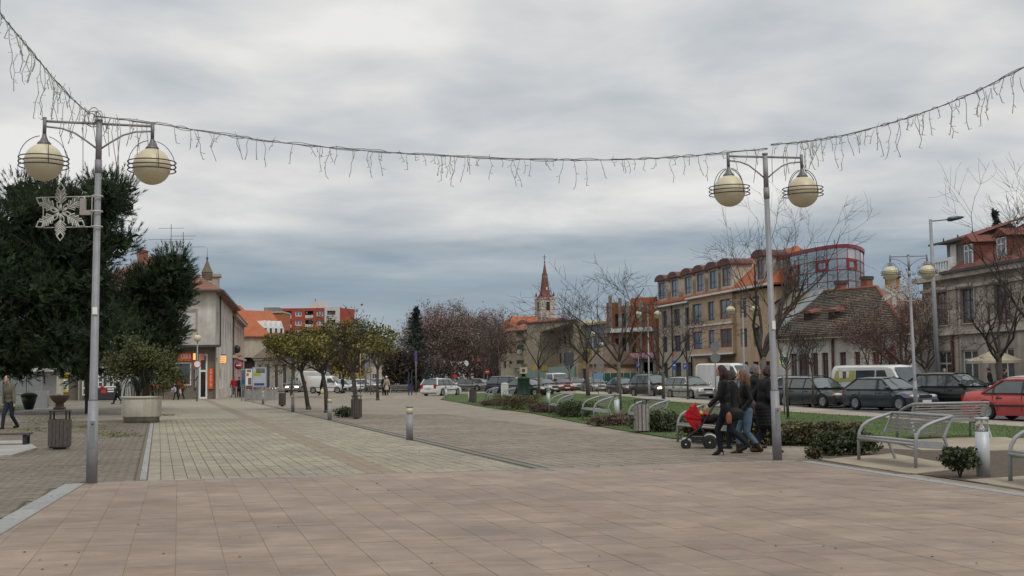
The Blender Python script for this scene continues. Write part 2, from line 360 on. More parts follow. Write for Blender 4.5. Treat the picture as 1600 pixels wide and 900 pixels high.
# streaked stone: stretch the noise across the tile
def streak(m, sx, sy):
    t = m.node_tree; co = [n for n in t.nodes if n.type == 'TEX_COORD'][0]
    no = [n for n in t.nodes if n.type == 'TEX_NOISE'][0]; mp = N('ShaderNodeMapping', t); mp.inputs['Scale'].default_value = (sx, sy, 1); mp.inputs['Rotation'].default_value = (0, 0, -R(14))
    ge = N('ShaderNodeNewGeometry', t); L(ge.outputs['Position'], mp.inputs[0], t); L(mp.outputs[0], no.inputs['Vector'], t)
streak(pink, .5, 2.6)
def clip(poly, a, b_):
    """keep left side of a->b"""
    out = []; n = len(poly); dx, dy = b_[0] - a[0], b_[1] - a[1]
    side = lambda p: dx * (p[1] - a[1]) - dy * (p[0] - a[0])
    for i in range(n):
        p, q_ = poly[i], poly[(i + 1) % n]; sp_, sq_ = side(p), side(q_)
        if sp_ >= 0: out.append(p)
        if sp_ * sq_ < 0:
            k = sp_ / (sp_ - sq_); out.append((p[0] + (q_[0] - p[0]) * k, p[1] + (q_[1] - p[1]) * k))
    return out
cpoly = [(far_l + ed * .02 + nd * .10), far_r + nd * .10, corner_cut + nd * .05 - ed * .12, right_b - ed * .22, right_b + rd * 22 - ed * .22, Vector((8.6, -9, 0)), far_l + left_dir * 28 + ed * .24, far_l + left_dir * 27 + ed * .24, far_l + ed * .28 + nd * .12]
cpoly = [far_l + nd * .10 + ed * .30] + cpoly[1:8]
cpoly = [(p.x, p.y) for p in cpoly][::-1]
tiles = []
for iu in range(-4, 42):
    for iv in range(0, 48):
        u0 = iu * .40; v0 = iv * .60 + (iu % 2) * .27 - .3; g = .0028
        qd = [(u0 + g, v0 + g), (u0 + .4 - g, v0 + g), (u0 + .4 - g, v0 + .6 - g), (u0 + g, v0 + .6 - g)]
        pl = [((far_l + ed * u + nd * v).x, (far_l + ed * u + nd * v).y) for u, v in qd]
        full = True
        for i in range(len(cpoly)):
            n0 = len(pl)
            if not pl: break
            pl = clip(pl, cpoly[i], cpoly[(i + 1) % len(cpoly)])
        if len(pl) < 3: continue
        cx = sum(p[0] for p in pl) / len(pl); cy = sum(p[1] for p in pl) / len(pl)
        if cy < 7: 
            if cy < -8: continue
        tiles.append((cy, abs(cx) / max(cy, .1) < .45 and cy > 9.2, cx, cy, pl))
vis = sorted([t for t in tiles if t[1]], key=lambda t: t[0]); nears = set(id(t) for t in vis[:298])
rest = MB()
for t in tiles:
    z1 = .020 + rnd.uniform(-.0012, .0012)
    if id(t) in nears:
        tb = MB(); tb.t = rnd.random(); tb.prism([(p[0] - t[2], p[1] - t[3]) for p in t[4]], .015, z1); tb.obj('tile', pink, slab, loc=(t[2], t[3], 0))
    else: rest.t = rnd.random() + rnd.random() * 3; rest.prism(t[4], .015, z1)
tag(rest.obj('tiles', pink, slab), kind='stuff')
# grey granite border strips around the slab
b = MB()
def strip(a, c, w_, z0, z1, piece=.9):
    n = max(1, int((c - a).length / piece)); d = (c - a) / n; nn = Vector((d.y, -d.x, 0)).normalized() * w_
    for k in range(n):
        p = a + d * (k + .004); q_ = a + d * (k + .996); b.t = rnd.random() * 5
        b.extr([Vector((p.x, p.y, z0)), Vector((q_.x, q_.y, z0)), Vector((q_.x + nn.x, q_.y + nn.y, z0)), Vector((p.x + nn.x, p.y + nn.y, z0))], (0, 0, 0), (0, 0, z1 - z0))
strip(far_l, far_r, .09, .006, .023)
strip(far_r, corner_cut, .09, .006, .023)
strip(corner_cut, right_b + rd * 12, .20, .006, .023)
strip(far_l + left_dir * 11.5, far_l, .27, .006, .023)
tag(b.obj('stage_border', granite), kind='structure')
def inpoly(x, y, poly):
    c = False; n = len(poly); j = n - 1
    for i in range(n):
        xi, yi = poly[i]; xj, yj = poly[j]
        if (yi > y) != (yj > y) and x < (xj - xi) * (y - yi) / (yj - yi) + xi: c = not c
        j = i
    return c
# ---- street pavers as real pieces between the stage and t = 36
paver_l = mat('cream_paver', (.272, .242, .182), (.334, .30, .228), rough=.85, scale=6, bump=.3, bscale=40, tint=.07, dirt=.2)
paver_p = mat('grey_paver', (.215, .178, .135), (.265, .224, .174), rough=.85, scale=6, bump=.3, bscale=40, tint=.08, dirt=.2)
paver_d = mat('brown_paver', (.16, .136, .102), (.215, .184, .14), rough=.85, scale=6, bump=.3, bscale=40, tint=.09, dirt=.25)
band_m = mat('band_paver', (.205, .158, .115), (.245, .195, .145), rough=.85, scale=6, tint=.06)
joint_m = mat('paver_joint', (.115, .10, .07), (.15, .13, .092), rough=1, scale=3)
sheet('paver_bed', stquad(-9, 11.5, 16.5, 50), .006, joint_m)
pl_dir = (far_r - far_l)
def beyond(p, m_=.02):
    d1 = (p.x - far_l.x) * -nd.x + (p.y - far_l.y) * -nd.y
    if d1 > m_: return True
    # left of the stage's left edge
    n2 = Vector((left_dir.y, -left_dir.x, 0)); k = (p.x - far_l.x) * n2.x + (p.y - far_l.y) * n2.y
    return k > m_ + .0
pieces = []
def put(s0, s1, t0, t1, mi, g=.005, ang=False):
    c = XY((s0 + s1) / 2, (t0 + t1) / 2)
    if not beyond(c, .05): return
    gt = g * .4; pl = [XY(s0 + g, t0 + gt), XY(s1 - g, t0 + gt), XY(s1 - g, t1 - gt), XY(s0 + g, t1 - gt)]
    pieces.append((c.y, c, pl, mi))
t_ = 14.5
js = 0
s_cols = [(-.15 + i * .2, .05 + i * .2, 0) for i in range(17)] + [(3.25, 3.5, 3), (3.5, 3.75, 3)] + [(3.75 + i * .2, 3.95 + i * .2, 0) for i in range(11)]
for j, (s0, s1, mi) in enumerate(s_cols):
    hh = .3 if mi == 0 else .4; t0 = 14 + rnd.random() * .3
    while t0 < 50: put(s0, s1, t0, t0 + hh, mi, .006 if mi == 0 else .004); t0 += hh
for j in range(24):    # setts right of the drain
    s0 = 6.3 + j * .22; t0 = 12 + (j % 2) * .11
    while t0 < 50:
        c = XY(s0, t0)
        if c.x < 12.5 and not inpoly(c.x, c.y, lawn_poly): put(s0, s0 + .22, t0, t0 + .22, 1, .009)
        t0 += .22
hb = []
def hbp(ca, cb, du, dv):    # herringbone block in axes turned 45 degrees
    k_ = math.sqrt(.5); c = ((ca - cb) * k_, (ca + cb) * k_)
    s_, t_ = c[0] - 4, c[1] + 25
    if not (-9 < s_ < -.36 and 14.5 < t_ < 50): return
    ce = XY(s_, t_)
    if not beyond(ce, .05): return
    a_ = Vector((NS.x + NA.x, NS.y + NA.y, 0)).normalized(); b_ = Vector((-a_.y, a_.x, 0)); du -= .004; dv -= .004
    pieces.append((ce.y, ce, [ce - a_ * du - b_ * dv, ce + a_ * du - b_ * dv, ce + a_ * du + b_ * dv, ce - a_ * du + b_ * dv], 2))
for i_ in range(-260, 261):
    for j_ in range(-130, 131):
        ua = (i_ + 2 * j_) * .1; ub = (i_ - 2 * j_) * .1
        hbp(ua + .1, ub + .05, .1, .05); hbp(ua + .05, ub + .2, .05, .1)
t0 = 15.0
while t0 < 49.5: put(-.27, -.165, t0, t0 + .8, 4, .004); t0 += .8
pieces.sort(key=lambda q_: q_[0])
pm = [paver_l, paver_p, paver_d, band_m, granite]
stone_root = bpy.data.objects['paver_bed']
cache = {}
bulk = MB()
for k, (yy, c, pl, mi) in enumerate(pieces):
    inview = abs(c.x) / c.y < .44
    if len(cache) < 290 and inview and yy < 60:
        z1 = .018 + rnd.uniform(-.002, .002); tb = MB(); tb.t = rnd.random(); tb.prism([(p.x - c.x, p.y - c.y) for p in pl], .007, z1)
        cache[k] = tb.obj('paving_stone', pm[mi], stone_root, loc=(c.x, c.y, 0))
    else:
        bulk.cur = mi; bulk.t = rnd.random() * 7; z1 = .018 + rnd.uniform(-.0025, .0025)
        v0 = [Vector((p.x, p.y, .007)) for p in pl]; v1 = [Vector((p.x, p.y, z1)) for p in pl]
        bulk.add(v0 + v1, [(4, 5, 6, 7), (0, 1, 5, 4), (1, 2, 6, 5), (2, 3, 7, 6), (3, 0, 4, 7)])
tag(bulk.obj('paving_stones', pm, stone_root, fix=False), kind='stuff')
# drain channel running down the street
b = MB()
for k in range(150):
    t0 = 18.9 + k * .5
    p, q_ = XY(6.14, t0 + .01), XY(6.14, t0 + .49); b.t = rnd.random()
    b.bar(p + Vector((0, 0, .011)), q_ + Vector((0, 0, .011)), .15, .022)
drain_m = mat('drain_iron', (.10, .11, .095), (.15, .16, .135), rough=.7, scale=4)
tag(b.obj('drain_channel', drain_m), kind='structure')
sheet('street_band', stquad(3.25, 3.75, 50, 112), .008, band_m)
sheet('street_edge_strip', stquad(-.27, -.165, 50, 110), .008, granite)
# moss patches on the forecourt: low tufts growing in the joints
moss = mat('moss', (.10, .105, .03), (.16, .16, .055), rough=1, scale=6)
b = MB()
for (px, py, wx, wy, n) in ((215, 654, 14, 3, 300), (80, 657, 55, 8, 900), (130, 668, 45, 5, 500), (185, 680, 40, 5, 500), (262, 649, 18, 1.6, 200), (50, 672, 40, 4, 300)):
    for _ in range(n):
        p = G(px + rnd.gauss(0, .5) * wx, py + rnd.gauss(0, .5) * wy); r_ = rnd.uniform(.02, .07); a = rnd.random() * 6
        b.add([p + Vector((math.cos(a + k * 2.1) * r_, math.sin(a + k * 2.1) * r_ * 1.6, .019 + .012 * (k == 1))) for k in range(3)], [(0, 1, 2)])
tag(b.obj('moss', moss, fix=False), kind='stuff')
# fallen leaves and litter
leafm = mat('fallen_leaf', (.06, .035, .018), (.16, .10, .04), rough=.9, scale=3, tint=.3)
b = MB()
for _ in range(420):
    if rnd.random() < .93: p = XY(rnd.uniform(-4, 9), rnd.uniform(18, 60), .02)
    else: p = G(rnd.uniform(20, 1580), rnd.uniform(740, 895), .021)
    if not p.y > 9: continue
    r_ = rnd.uniform(.008, .024); a = rnd.random() * 6; k = .9
    b.t = rnd.random() * 4
    b.add([p + Vector((math.cos(a) * r_, math.sin(a) * r_, .004)), p + Vector((math.cos(a + 1.5) * r_ * .5, math.sin(a + 1.5) * r_ * .5, .012)), p + Vector((math.cos(a + 3.1) * r_, math.sin(a + 3.1) * r_, .006)), p + Vector((math.cos(a + 4.6) * r_ * .5, math.sin(a + 4.6) * r_ * .5, .002))], [(0, 1, 2, 3)])
tag(b.obj('fallen_leaves', leafm, fix=False), kind='stuff')
# bench pads and soil bed at the right
pad_m = tiled('pad_pavers', (.27, .225, .165), (.315, .265, .20), (.18, .15, .11), .4, .4, .006, -R(14), bump=.2)
soil = mat('soil', (.055, .04, .028), (.11, .085, .06), rough=1, scale=7, bump=1, bscale=30)
def psheet(name, pts, z, m, skirt=0): return sheet(name, [(p.x, p.y) for p in [G(*q_) for q_ in pts]], z, m, skirt=skirt)
psheet('flower_bed', [(1252, 716), (1300, 708), (1360, 700), (1450, 705), (1600, 706), (1760, 708), (1900, 800), (1640, 772), (1430, 741), (1330, 728)], .012, soil)
psheet('bench_pad', [(1282, 720), (1395, 710), (1500, 730), (1528, 731), (1430, 742), (1415, 741)], .024, pad_m, skirt=.02)
psheet('bench_pad', [(1508, 752), (1600, 746), (1800, 760), (1800, 800), (1600, 767)], .024, pad_m, skirt=.02)
psheet('bench_pad', [(1390, 690), (1560, 682), (1600, 690), (1900, 700), (1900, 706), (1440, 705)], .024, pad_m, skirt=.02)
# grass blades on the lawn (nobody could count them)
blade_m = mat('grass_blade', (.055, .10, .018), (.10, .165, .032), rough=1, scale=1.5, tint=.2)
b = MB(); n = 0
while n < 26000:
    y = rnd.uniform(24, 75) if rnd.random() < .8 else rnd.uniform(24, 100); x = rnd.uniform(-8, 16)
    if not inpoly(x, y, lawn_poly): n += .02; continue
    n += 1; h = rnd.uniform(.02, .055); a = rnd.random() * 6.3; w_ = .012
    b.t = rnd.random() * 5
    b.add([(x - w_ * math.cos(a), y - w_ * math.sin(a), .028), (x + w_ * math.cos(a), y + w_ * math.sin(a), .028), (x + rnd.uniform(-.02, .02), y + rnd.uniform(-.02, .02), .03 + h)], [(0, 1, 2)])
tag(b.obj('grass', blade_m, fix=False), kind='stuff')
# ================================================================== BUILDINGS
WC = {}
def wall(b, o, u, n, L_, z0, z1, ops, rec=.2):
    """wall face with real openings. o origin at ground, u along, n outward"""
    o, u, n = Vector(o), Vector(u).normalized(), Vector(n).normalized()
    xs = sorted(set([0, L_] + [min(max(q_[i], 0), L_) for q_ in ops for i in (0, 1)])); zs = sorted(set([z0, z1] + [min(max(q_[i], z0), z1) for q_ in ops for i in (2, 3)]))
    pt = lambda x, z, d=0: o + u * x - n * d + Vector((0, 0, z))
    for i in range(len(xs) - 1):
        for j in range(len(zs) - 1):
            cx, cz = (xs[i] + xs[i + 1]) / 2, (zs[j] + zs[j + 1]) / 2
            if any(q_[0] < cx < q_[1] and q_[2] < cz < q_[3] for q_ in ops): continue
            b.q(pt(xs[i], zs[j]), pt(xs[i + 1], zs[j]), pt(xs[i + 1], zs[j + 1]), pt(xs[i], zs[j + 1]))
    for q_ in ops:
        x0, x1, a, c = q_[:4]
        b.q(pt(x0, a), pt(x1, a), pt(x1, a, rec), pt(x0, a, rec)); b.q(pt(x0, c), pt(x1, c), pt(x1, c, rec), pt(x0, c, rec))
        b.q(pt(x0, a), pt(x0, c), pt(x0, c, rec), pt(x0, a, rec)); b.q(pt(x1, a), pt(x1, c), pt(x1, c, rec), pt(x1, a, rec))
def win(parent, o, u, n, q_, rec=.2, nx=2, nz=1, fm=None, gm=None, name='window', sill=None, fw=.07, label=None, transom=None):
    o, u, n = Vector(o), Vector(u).normalized(), Vector(n).normalized()
    x0, x1, z0, z1 = q_[:4]; w_, h = x1 - x0, z1 - z0; fm = fm or white_m; gm = gm or glass
    key = (round(w_, 2), round(h, 2), nx, nz, fm.name, gm.name, sill and sill.name, fw, transom)
    if key not in WC:
        b = MB(); f = fw
        b.b2(-w_ / 2, -w_ / 2 + f, -.04, .04, 0, h); b.b2(w_ / 2 - f, w_ / 2, -.04, .04, 0, h); b.b2(-w_ / 2 + f, w_ / 2 - f, -.04, .04, 0, f); b.b2(-w_ / 2 + f, w_ / 2 - f, -.04, .04, h - f, h)
        for i in range(1, nx):
            x = -w_ / 2 + w_ * i / nx; b.b2(x - f / 2, x + f / 2, -.037, .037, f, h - f)
        zl = [h * j / nz for j in range(1, nz)] if transom is None else [h * transom]
        for z in zl: b.b2(-w_ / 2 + f, w_ / 2 - f, -.033, .033, z - f / 2, z + f / 2)
        g = MB(); g.b2(-w_ / 2 + .02, w_ / 2 - .02, -.008, .012, .02, h - .02)
        ms = None
        if sill: s_ = MB(); s_.b2(-w_ / 2 - .08, w_ / 2 + .08, -rec - .10, -.045, -.07, .012); ms = s_.mesh('sill', sill)
        WC[key] = (b.mesh('window', fm), g.mesh('pane', gm), ms)
    m1, m2, m3 = WC[key]; rz = math.atan2(u.y, u.x)
    if n.dot(Vector((u.y, -u.x, 0))) < 0: rz += math.pi
    f = link(name, m1, parent, o + u * (x0 + x1) / 2 - n * (rec - .02) + Vector((0, 0, z0)), rz)
    if label: f['label'] = label
    link('pane', m2, f)
    if m3: link('sill', m3, f)
    return f
def bld(name, A, B, label, cat='building', group=None):
    A, B = Vector((A[0], A[1], 0)), Vector((B[0], B[1], 0)); d = B - A
    r = root(name, A, math.atan2(d.y, d.x), label, cat, group); return r, d.length
X_, Y_, Zv = Vector((1, 0, 0)), Vector((0, 1, 0)), Vector((0, 0, 1))
def gable(b, L_, D, z, h, ov=.4, hl=0, hr=0, th=.18):
    """roof over 0..L, 0..D, ridge along x; hl/hr hip lengths"""
    a = [(-ov, -ov, z), (L_ + ov, -ov, z), (L_ + ov, D + ov, z), (-ov, D + ov, z)]; r0, r1 = (hl - ov if not hl else hl, D / 2, z + h), (L_ - hr + (ov if not hr else 0), D / 2, z + h)
    vs = a + [r0, r1]; lo = [(x, y, q_ - th) for x, y, q_ in a]
    b.add(vs + lo, [(0, 1, 5, 4), (2, 3, 4, 5), (1, 2, 5), (3, 0, 4), (0, 6, 7, 1), (1, 7, 8, 2), (2, 8, 9, 3), (3, 9, 6, 0), (6, 9, 8, 7)])
def simple_body(parent, L_, D, z1, m, front_ops, left_ops=(), right_ops=(), z0=0, rec=.2, name='wall'):
    b = MB(); wall(b, (0, 0, 0), X_, -Y_, L_, z0, z1, front_ops, rec)
    wall(b, (0, D, 0), -Y_, -X_, D, z0, z1, left_ops, rec); wall(b, (L_, 0, 0), Y_, X_, D, z0, z1, right_ops, rec)
    wall(b, (L_, D, 0), -X_, Y_, L_, z0, z1, [], rec)
    if z0 == 0: pass
    b.q((0, 0, z1), (L_, 0, z1), (L_, D, z1), (0, D, z1))
    return b.obj(name, m, parent)
terr = rooftile('orange_tiles', (.33, .095, .04), (.44, .14, .06))
terr2 = rooftile('old_brown_tiles', (.105, .075, .055), (.20, .135, .095))
terr3 = rooftile('red_tiles', (.12, .034, .025), (.225, .075, .05), dirt=.4)
terr4 = rooftile('rust_tiles', (.17, .06, .035), (.27, .10, .055))
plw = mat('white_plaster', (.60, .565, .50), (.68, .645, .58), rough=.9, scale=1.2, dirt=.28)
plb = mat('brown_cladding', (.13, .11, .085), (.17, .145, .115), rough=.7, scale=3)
plpink = mat('pink_plaster', (.47, .32, .29), (.55, .385, .345), rough=.9, scale=1, dirt=.12)
plcream = mat('cream_plaster', (.50, .43, .29), (.58, .505, .36), rough=.9, scale=1, dirt=.24)
plbeige = mat('beige_plaster', (.46, .405, .32), (.54, .48, .39), rough=.9, scale=1, dirt=.24)
plyel = mat('yellow_plaster', (.42, .30, .07), (.50, .37, .10), rough=.9, scale=1, dirt=.24)
plor = mat('apricot_plaster', (.50, .35, .225), (.57, .41, .27), rough=.9, scale=1, dirt=.12)
plvilla = mat('villa_plaster', (.44, .39, .32), (.60, .54, .46), rough=.9, scale=.8, dirt=.3)
plgrey = mat('grey_plaster', (.22, .22, .215), (.28, .28, .27), rough=.9, scale=1, dirt=.24)
blue_f = mat('blue_frame', (.03, .06, .18), rough=.5); red_f = mat('red_frame', (.22, .025, .025), rough=.5)
brown_f = mat('brown_frame', (.09, .03, .02), rough=.6); green_f = mat('green_frame', (.03, .12, .07), rough=.6)
orange_s = mat('orange_sign', (.62, .09, .015), rough=.4, scale=1); white_s = mat('white_print', (.75, .74, .70), rough=.5)
shut = mat('white_shutter', (.50, .51, .49), (.55, .56, .54), rough=.6, scale=2)
slate = mat('gutter_zinc', (.07, .072, .075), rough=.5, metal=.4)
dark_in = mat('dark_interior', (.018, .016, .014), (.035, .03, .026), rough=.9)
def text(parent, s, loc, size, m, rot=(math.pi / 2, 0, 0), name='lettering', align='CENTER', sx=1, line=1.0):
    c = bpy.data.curves.new(name, 'FONT'); c.body = s; c.size = size; c.extrude = .008; c.align_x = align; c.align_y = 'CENTER'; c.space_line = line; c.materials.append(m)
    o = bpy.data.objects.new(name, c); col.objects.link(o); dg_ = bpy.context.evaluated_depsgraph_get(); me_ = bpy.data.meshes.new_from_object(o.evaluated_get(dg_)); bpy.data.objects.remove(o); o = bpy.data.objects.new(name, me_); col.objects.link(o); o.parent = parent; o.location = loc; o.rotation_euler = rot; o.scale = (sx, 1, 1); return o
def boxo(name, m, parent, *d, label=None):
    b = MB(); b.b2(*d); o = b.obj(name, m, parent)
    if label: o['label'] = label
    return o
# ---------- white corner house with shops (front faces the square)
Yc = 97.0; kx = Yc / F
zc = lambda py: EYE + (593.6 - py) * kx
A0 = GY(122, Yc); Bc = GY(336, Yc)
r, Lc = bld('corner_house', A0, Bc, 'cream white two storey corner house with small shops and a brown tiled hip roof', 'building')
cx_ = lambda px: (px - 122) * kx
HE = 8.7; GZ = 4.25
side = Vector((-.179, 1, 0)).normalized()
cr_ = Matrix.Rotation(-math.atan2((Bc - A0).y, (Bc - A0).x), 3, 'Z') @ side
SL = 27.0
bw = MB()
up_ops = [(cx_(p), cx_(p) + 1.35, 5.55, 7.05) for p in (278, 238, 198, 158)]
wall(bw, (0, 0, 0), X_, -Y_, Lc, GZ, HE, up_ops, .12)
Bl = Vector((Lc, 0, 0)); nside = Vector((cr_.y, -cr_.x, 0))
s_ops = [(2.2 + i * 4.0, 3.1 + i * 4.0, 5.3, 7.1) for i in range(6)]
g_ops = [(1.6, 3.0, 0.02, 3.3), (5.5, 8.0, .8, 3.2), (10, 12.5, .8, 3.2), (15, 16.4, 0.02, 3.2)]
wall(bw, Bl, cr_, nside, SL, 0, HE, s_ops + g_ops, .15)
Bk = Bl + cr_ * SL
bw.q((0, 0, HE), Bl + Zv * HE, Bk + Zv * HE, (0, SL, HE)); bw.q((0, 0, 0), (0, SL, 0), (0, SL, HE), (0, 0, HE)); bw.q(Bk, (0, SL, 0), (0, SL, HE), Bk + Zv * HE)
bw.q((0, 0, GZ), Bl + Zv * GZ, Bl + Vector((0, .6, GZ)), (0, .6, GZ))
bw.obj('wall', plw, r)
for q_ in up_ops: win(r, (0, 0, 0), X_, -Y_, q_, .12, 1, 1, white_m, shut, sill=brown_f)
b = MB()
for q_ in up_ops:
    for d in ((q_[0] - .16, q_[0], q_[2] - .16, q_[3] + .16), (q_[1], q_[1] + .16, q_[2] - .16, q_[3] + .16), (q_[0], q_[1], q_[3], q_[3] + .16)): b.b2(d[0], d[1], -.03, .0, d[2], d[3])
b.obj('window_surround', mat('faded_pink_trim', (.36, .27, .24), rough=.9), r)
for q_ in s_ops: win(r, Bl, cr_, nside, q_, .15, 2, 1, brown_f, glass, transom=.7)
for q_ in g_ops: win(r, Bl, cr_, nside, q_, .15, 2, 1, white_m, glass, transom=.7)
# ground floor shop front set back under the ledge
gops = [(cx_(270), cx_(296.5), zc(602), zc(566)), (cx_(308), cx_(322), 0.02, zc(553)), (cx_(222), cx_(262), zc(602), zc(566)), (cx_(181), cx_(202), .02, zc(577)), (cx_(150), cx_(166), zc(604), zc(571)), (cx_(167), cx_(181), zc(604), zc(571)), (cx_(126), cx_(148), zc(616), zc(571))]
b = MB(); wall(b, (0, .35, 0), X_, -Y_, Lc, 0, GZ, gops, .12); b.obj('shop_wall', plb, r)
win(r, (0, .35, 0), X_, -Y_, gops[0], .1, 1, 1, white_m, glass, 'shop_window', fw=.1)
win(r, (0, .35, 0), X_, -Y_, gops[1], .1, 1, 2, white_m, glass, 'door', fw=.16, transom=.62)
win(r, (0, .35, 0), X_, -Y_, gops[2], .1, 2, 1, alu, glassb, 'shop_window', fw=.14)
win(r, (0, .35, 0), X_, -Y_, gops[3], .1, 1, 1, white_m, mat('milky_glass', (.30, .31, .29), (.4, .4, .38), rough=.3), 'door', fw=.12)
for k in (4, 5): win(r, (0, .35, 0), X_, -Y_, gops[k], .1, 2, 4, white_m, glass, 'shop_window', fw=.09)
win(r, (0, .35, 0), X_, -Y_, gops[6], .1, 2, 4, white_m, green_f, 'shop_window', fw=.09)
boxo('fascia_ledge', slate, r, 0, Lc + .35, -.45, .3, GZ - .12, GZ + .06)
o = boxo('sign_board', orange_s, r, cx_(276), cx_(297), .22, .33, zc(564.5), zc(551), label='orange shop sign over the window'); text(o, 'OÉKA', (cx_(289), .21, zc(557.5)), .50, white_s, sx=.62)
o = boxo('sign_board', orange_s, r, cx_(323.5), cx_(332), .2, .33, zc(608), zc(576), label='tall orange sign with vertical lettering')
text(o, '\n'.join('POTRAVINY'), (cx_(328), .19, zc(591.5)), .20, white_s, line=.82)
purple_s = mat('purple_sign', (.06, .02, .035), rough=.5)
o = boxo('sign_board', purple_s, r, cx_(302), cx_(306.8), .2, .33, zc(607.5), zc(577), label='narrow dark sign with vertical white lettering')
text(o, '\n'.join('SECOND HAND'), (cx_(304.4), .19, zc(591.5)), .17, white_s, line=.78)
o = boxo('sign_board', mat('salmon_sign', (.55, .14, .09), rough=.5), r, cx_(312), cx_(318), .1, .24, zc(563), zc(554))
lit = mat('lit_sign', (.9, .5, .12), rough=.4, emit=(1, .42, .08), es=.7)
o = boxo('lit_sign', lit, r, cx_(303.5), cx_(307), -.5, -.35, zc(562.5), zc(552.5)); 
dk = boxo('sign_board', mat('anthracite_panel', (.03, .032, .034), rough=.5), r, cx_(150), cx_(181), .2, .33, .05, zc(606.5), label='dark panel with red emblem and white words under the window')
b = MB(); b.lathe([(.001, -.02), (.13, -.02), (.13, 0), (.001, 0)], 16); em = b.obj('emblem', mat('emblem_red', (.45, .03, .03), rough=.5), dk, loc=(cx_(158.5), .18, 1.05)); em.rotation_euler = (math.pi / 2, 0, 0)
b = MB(); b.b2(cx_(157), cx_(165), .17, .195, .55, .85); b.obj('emblem', MATS['emblem_red'], dk)
b = MB()
for k_, (x0_, x1_) in enumerate(((163, 177), (167, 177), (167, 177))): b.b2(cx_(x0_), cx_(x1_), .17, .195, 1.02 - k_ * .19, 1.12 - k_ * .19)
b.obj('lettering', white_s, dk)
b = MB()
for i in range(4): b.b2(cx_(224 + i * 9), cx_(231 + i * 9), .10, .22, .9, 1.25 + .1 * (i % 2))
b.obj('window_display', mat('red_display', (.35, .03, .03), (.5, .2, .15), rough=.6, scale=5), r)
o = root('hanging_sign', A0 + Vector((cx_(349) , 11, 0)), 0, 'lit orange box sign with white lines hanging off the corner house side', 'sign')
q0 = P(347, 561, 104)
o.location = (q0.x, q0.y, 0)
z0_ = P(347, 567, 104).z; z1_ = P(347, 556, 104).z
boxo('sign_box', lit, o, -.35, .32, -.1, .1, z0_, z1_); 
b = MB()
for k in range(3): b.b2(-.28, .25, -.112, -.098, z0_ + .1 + k * .17, z0_ + .17 + k * .17)
b.obj('lettering', white_s, o); b = MB(); b.tube([(-.9, .05, z1_ + .1), (.32, .05, z1_ + .1)], .03); b.obj('bracket', darkst, o)
# hip roof
b = MB(); ov = .7
e0, e1, e2, e3 = Vector((-.7, -ov, HE)), Bl + Vector((ov, -ov, HE)), Bk + nside * ov + Zv * HE, Vector((-.7, SL, HE))
r0 = Vector((4.0, 5.5, HE + 3.3)); r1 = Bk + Vector((-6, 0, HE + 3.3)); r0b = Vector((Lc - 5.6, 5.2, HE + 3.3))
b.add([e0, e1, e2, e3, r0, r0b, r1], [(0, 1, 5, 4), (1, 2, 6, 5), (0, 4, 6, 3), (4, 5, 6)])
b.add([e0 - Zv * .2, e1 - Zv * .2, e2 - Zv * .2, e3 - Zv * .2, e0, e1, e2, e3], [(0, 1, 5, 4), (1, 2, 6, 5), (3, 2, 1, 0), (3, 0, 4, 7)])
rf = b.obj('roof', rooftile('house_tiles', (.14, .07, .05), (.26, .13, .09)), r)
b = MB(); b.bar(e0 - Zv * .12 - Y_ * .06, e1 - Zv * .12 - Y_ * .06, .14, .14); b.bar(e1 - Zv * .12 + X_ * .07, e2 - Zv * .12 + X_ * .07, .14, .14); b.tube([Bl + cr_ * 4.8 + nside * .1 + Zv * 4.3, Bl + cr_ * 4.8 + nside * .1 + Zv * (HE - .2)], .06); b.obj('gutter', slate, r)
b = MB(); b.b2(cx_(186), cx_(196), 4.5, 5.6, HE + 1.5, P(190, 391, 102).z); b.obj('chimney', mat('red_brick', (.20, .07, .05), (.28, .11, .08), rough=.9, scale=8), rf)
b = MB(); tz = HE + 1.0; tx = cx_(309); b.lathe([(.42, tz), (.45, tz + .6), (.48, tz + .65), (.26, tz + 1.1), (.09, tz + 1.55), (.05, tz + 1.7), (.11, tz + 1.82), (.02, tz + 2.0), (.012, tz + 2.7)], 8, (tx, 2.6, 0), smooth=False); b.obj('turret', mat('aged_copper', (.10, .075, .05), (.16, .12, .085), rough=.7), rf)
b = MB()
for px, top, yy in ((229, 352, 6.5), (244, 362, 7.5)):
    x = cx_(px); zt = P(px, top, Yc + 7).z; b.tube([(x, yy, HE + 2.6), (x, yy, zt)], .025, 5)
    for k, w_ in ((.35, 1.1), (1.3, 1.9), (1.5, .5)):
        if zt - k > HE + 3: b.tube([(x - w_, yy, zt - k), (x + w_, yy, zt - k)], .018, 4)
tag(b.obj('roof_antenna', darkst), 'thin television aerials standing on the corner house roof above the pines', 'antenna').location = A0
# chimney piece: ok; brown neighbour at the far left under the pine
r, L1 = bld('brown_shop', GY(-30, Yc + 1.5), GY(121, Yc + 1.5), 'brown clad shop building behind the big pine with a yellow poster by its door')
kx1 = (Yc + 1.5) / F; bx = lambda px: (px + 30) * kx1; bz = lambda py: EYE + (594.6 - py) * kx1
ops = [(bx(73), bx(84), .02, bz(580)), (bx(-20), bx(40), .7, 2.6)]
simple_body(r, L1, 9, 6.2, plb, ops); win(r, (0, 0, 0), X_, -Y_, ops[0], .2, 1, 1, blackp, dark_in, 'door'); win(r, (0, 0, 0), X_, -Y_, ops[1], .2, 5, 1, alu, glassb, 'shop_window')
pst = boxo('poster', mat('poster_yellow', (.55, .40, .02), rough=.5), r, bx(96), bx(107.5), -.06, -.01, bz(612), bz(582), label='yellow and white poster by the door')
b = MB(); b.b2(bx(97), bx(107), -.075, -.06, bz(608), bz(591)); b.obj('poster_print', white_s, pst)
b = MB()
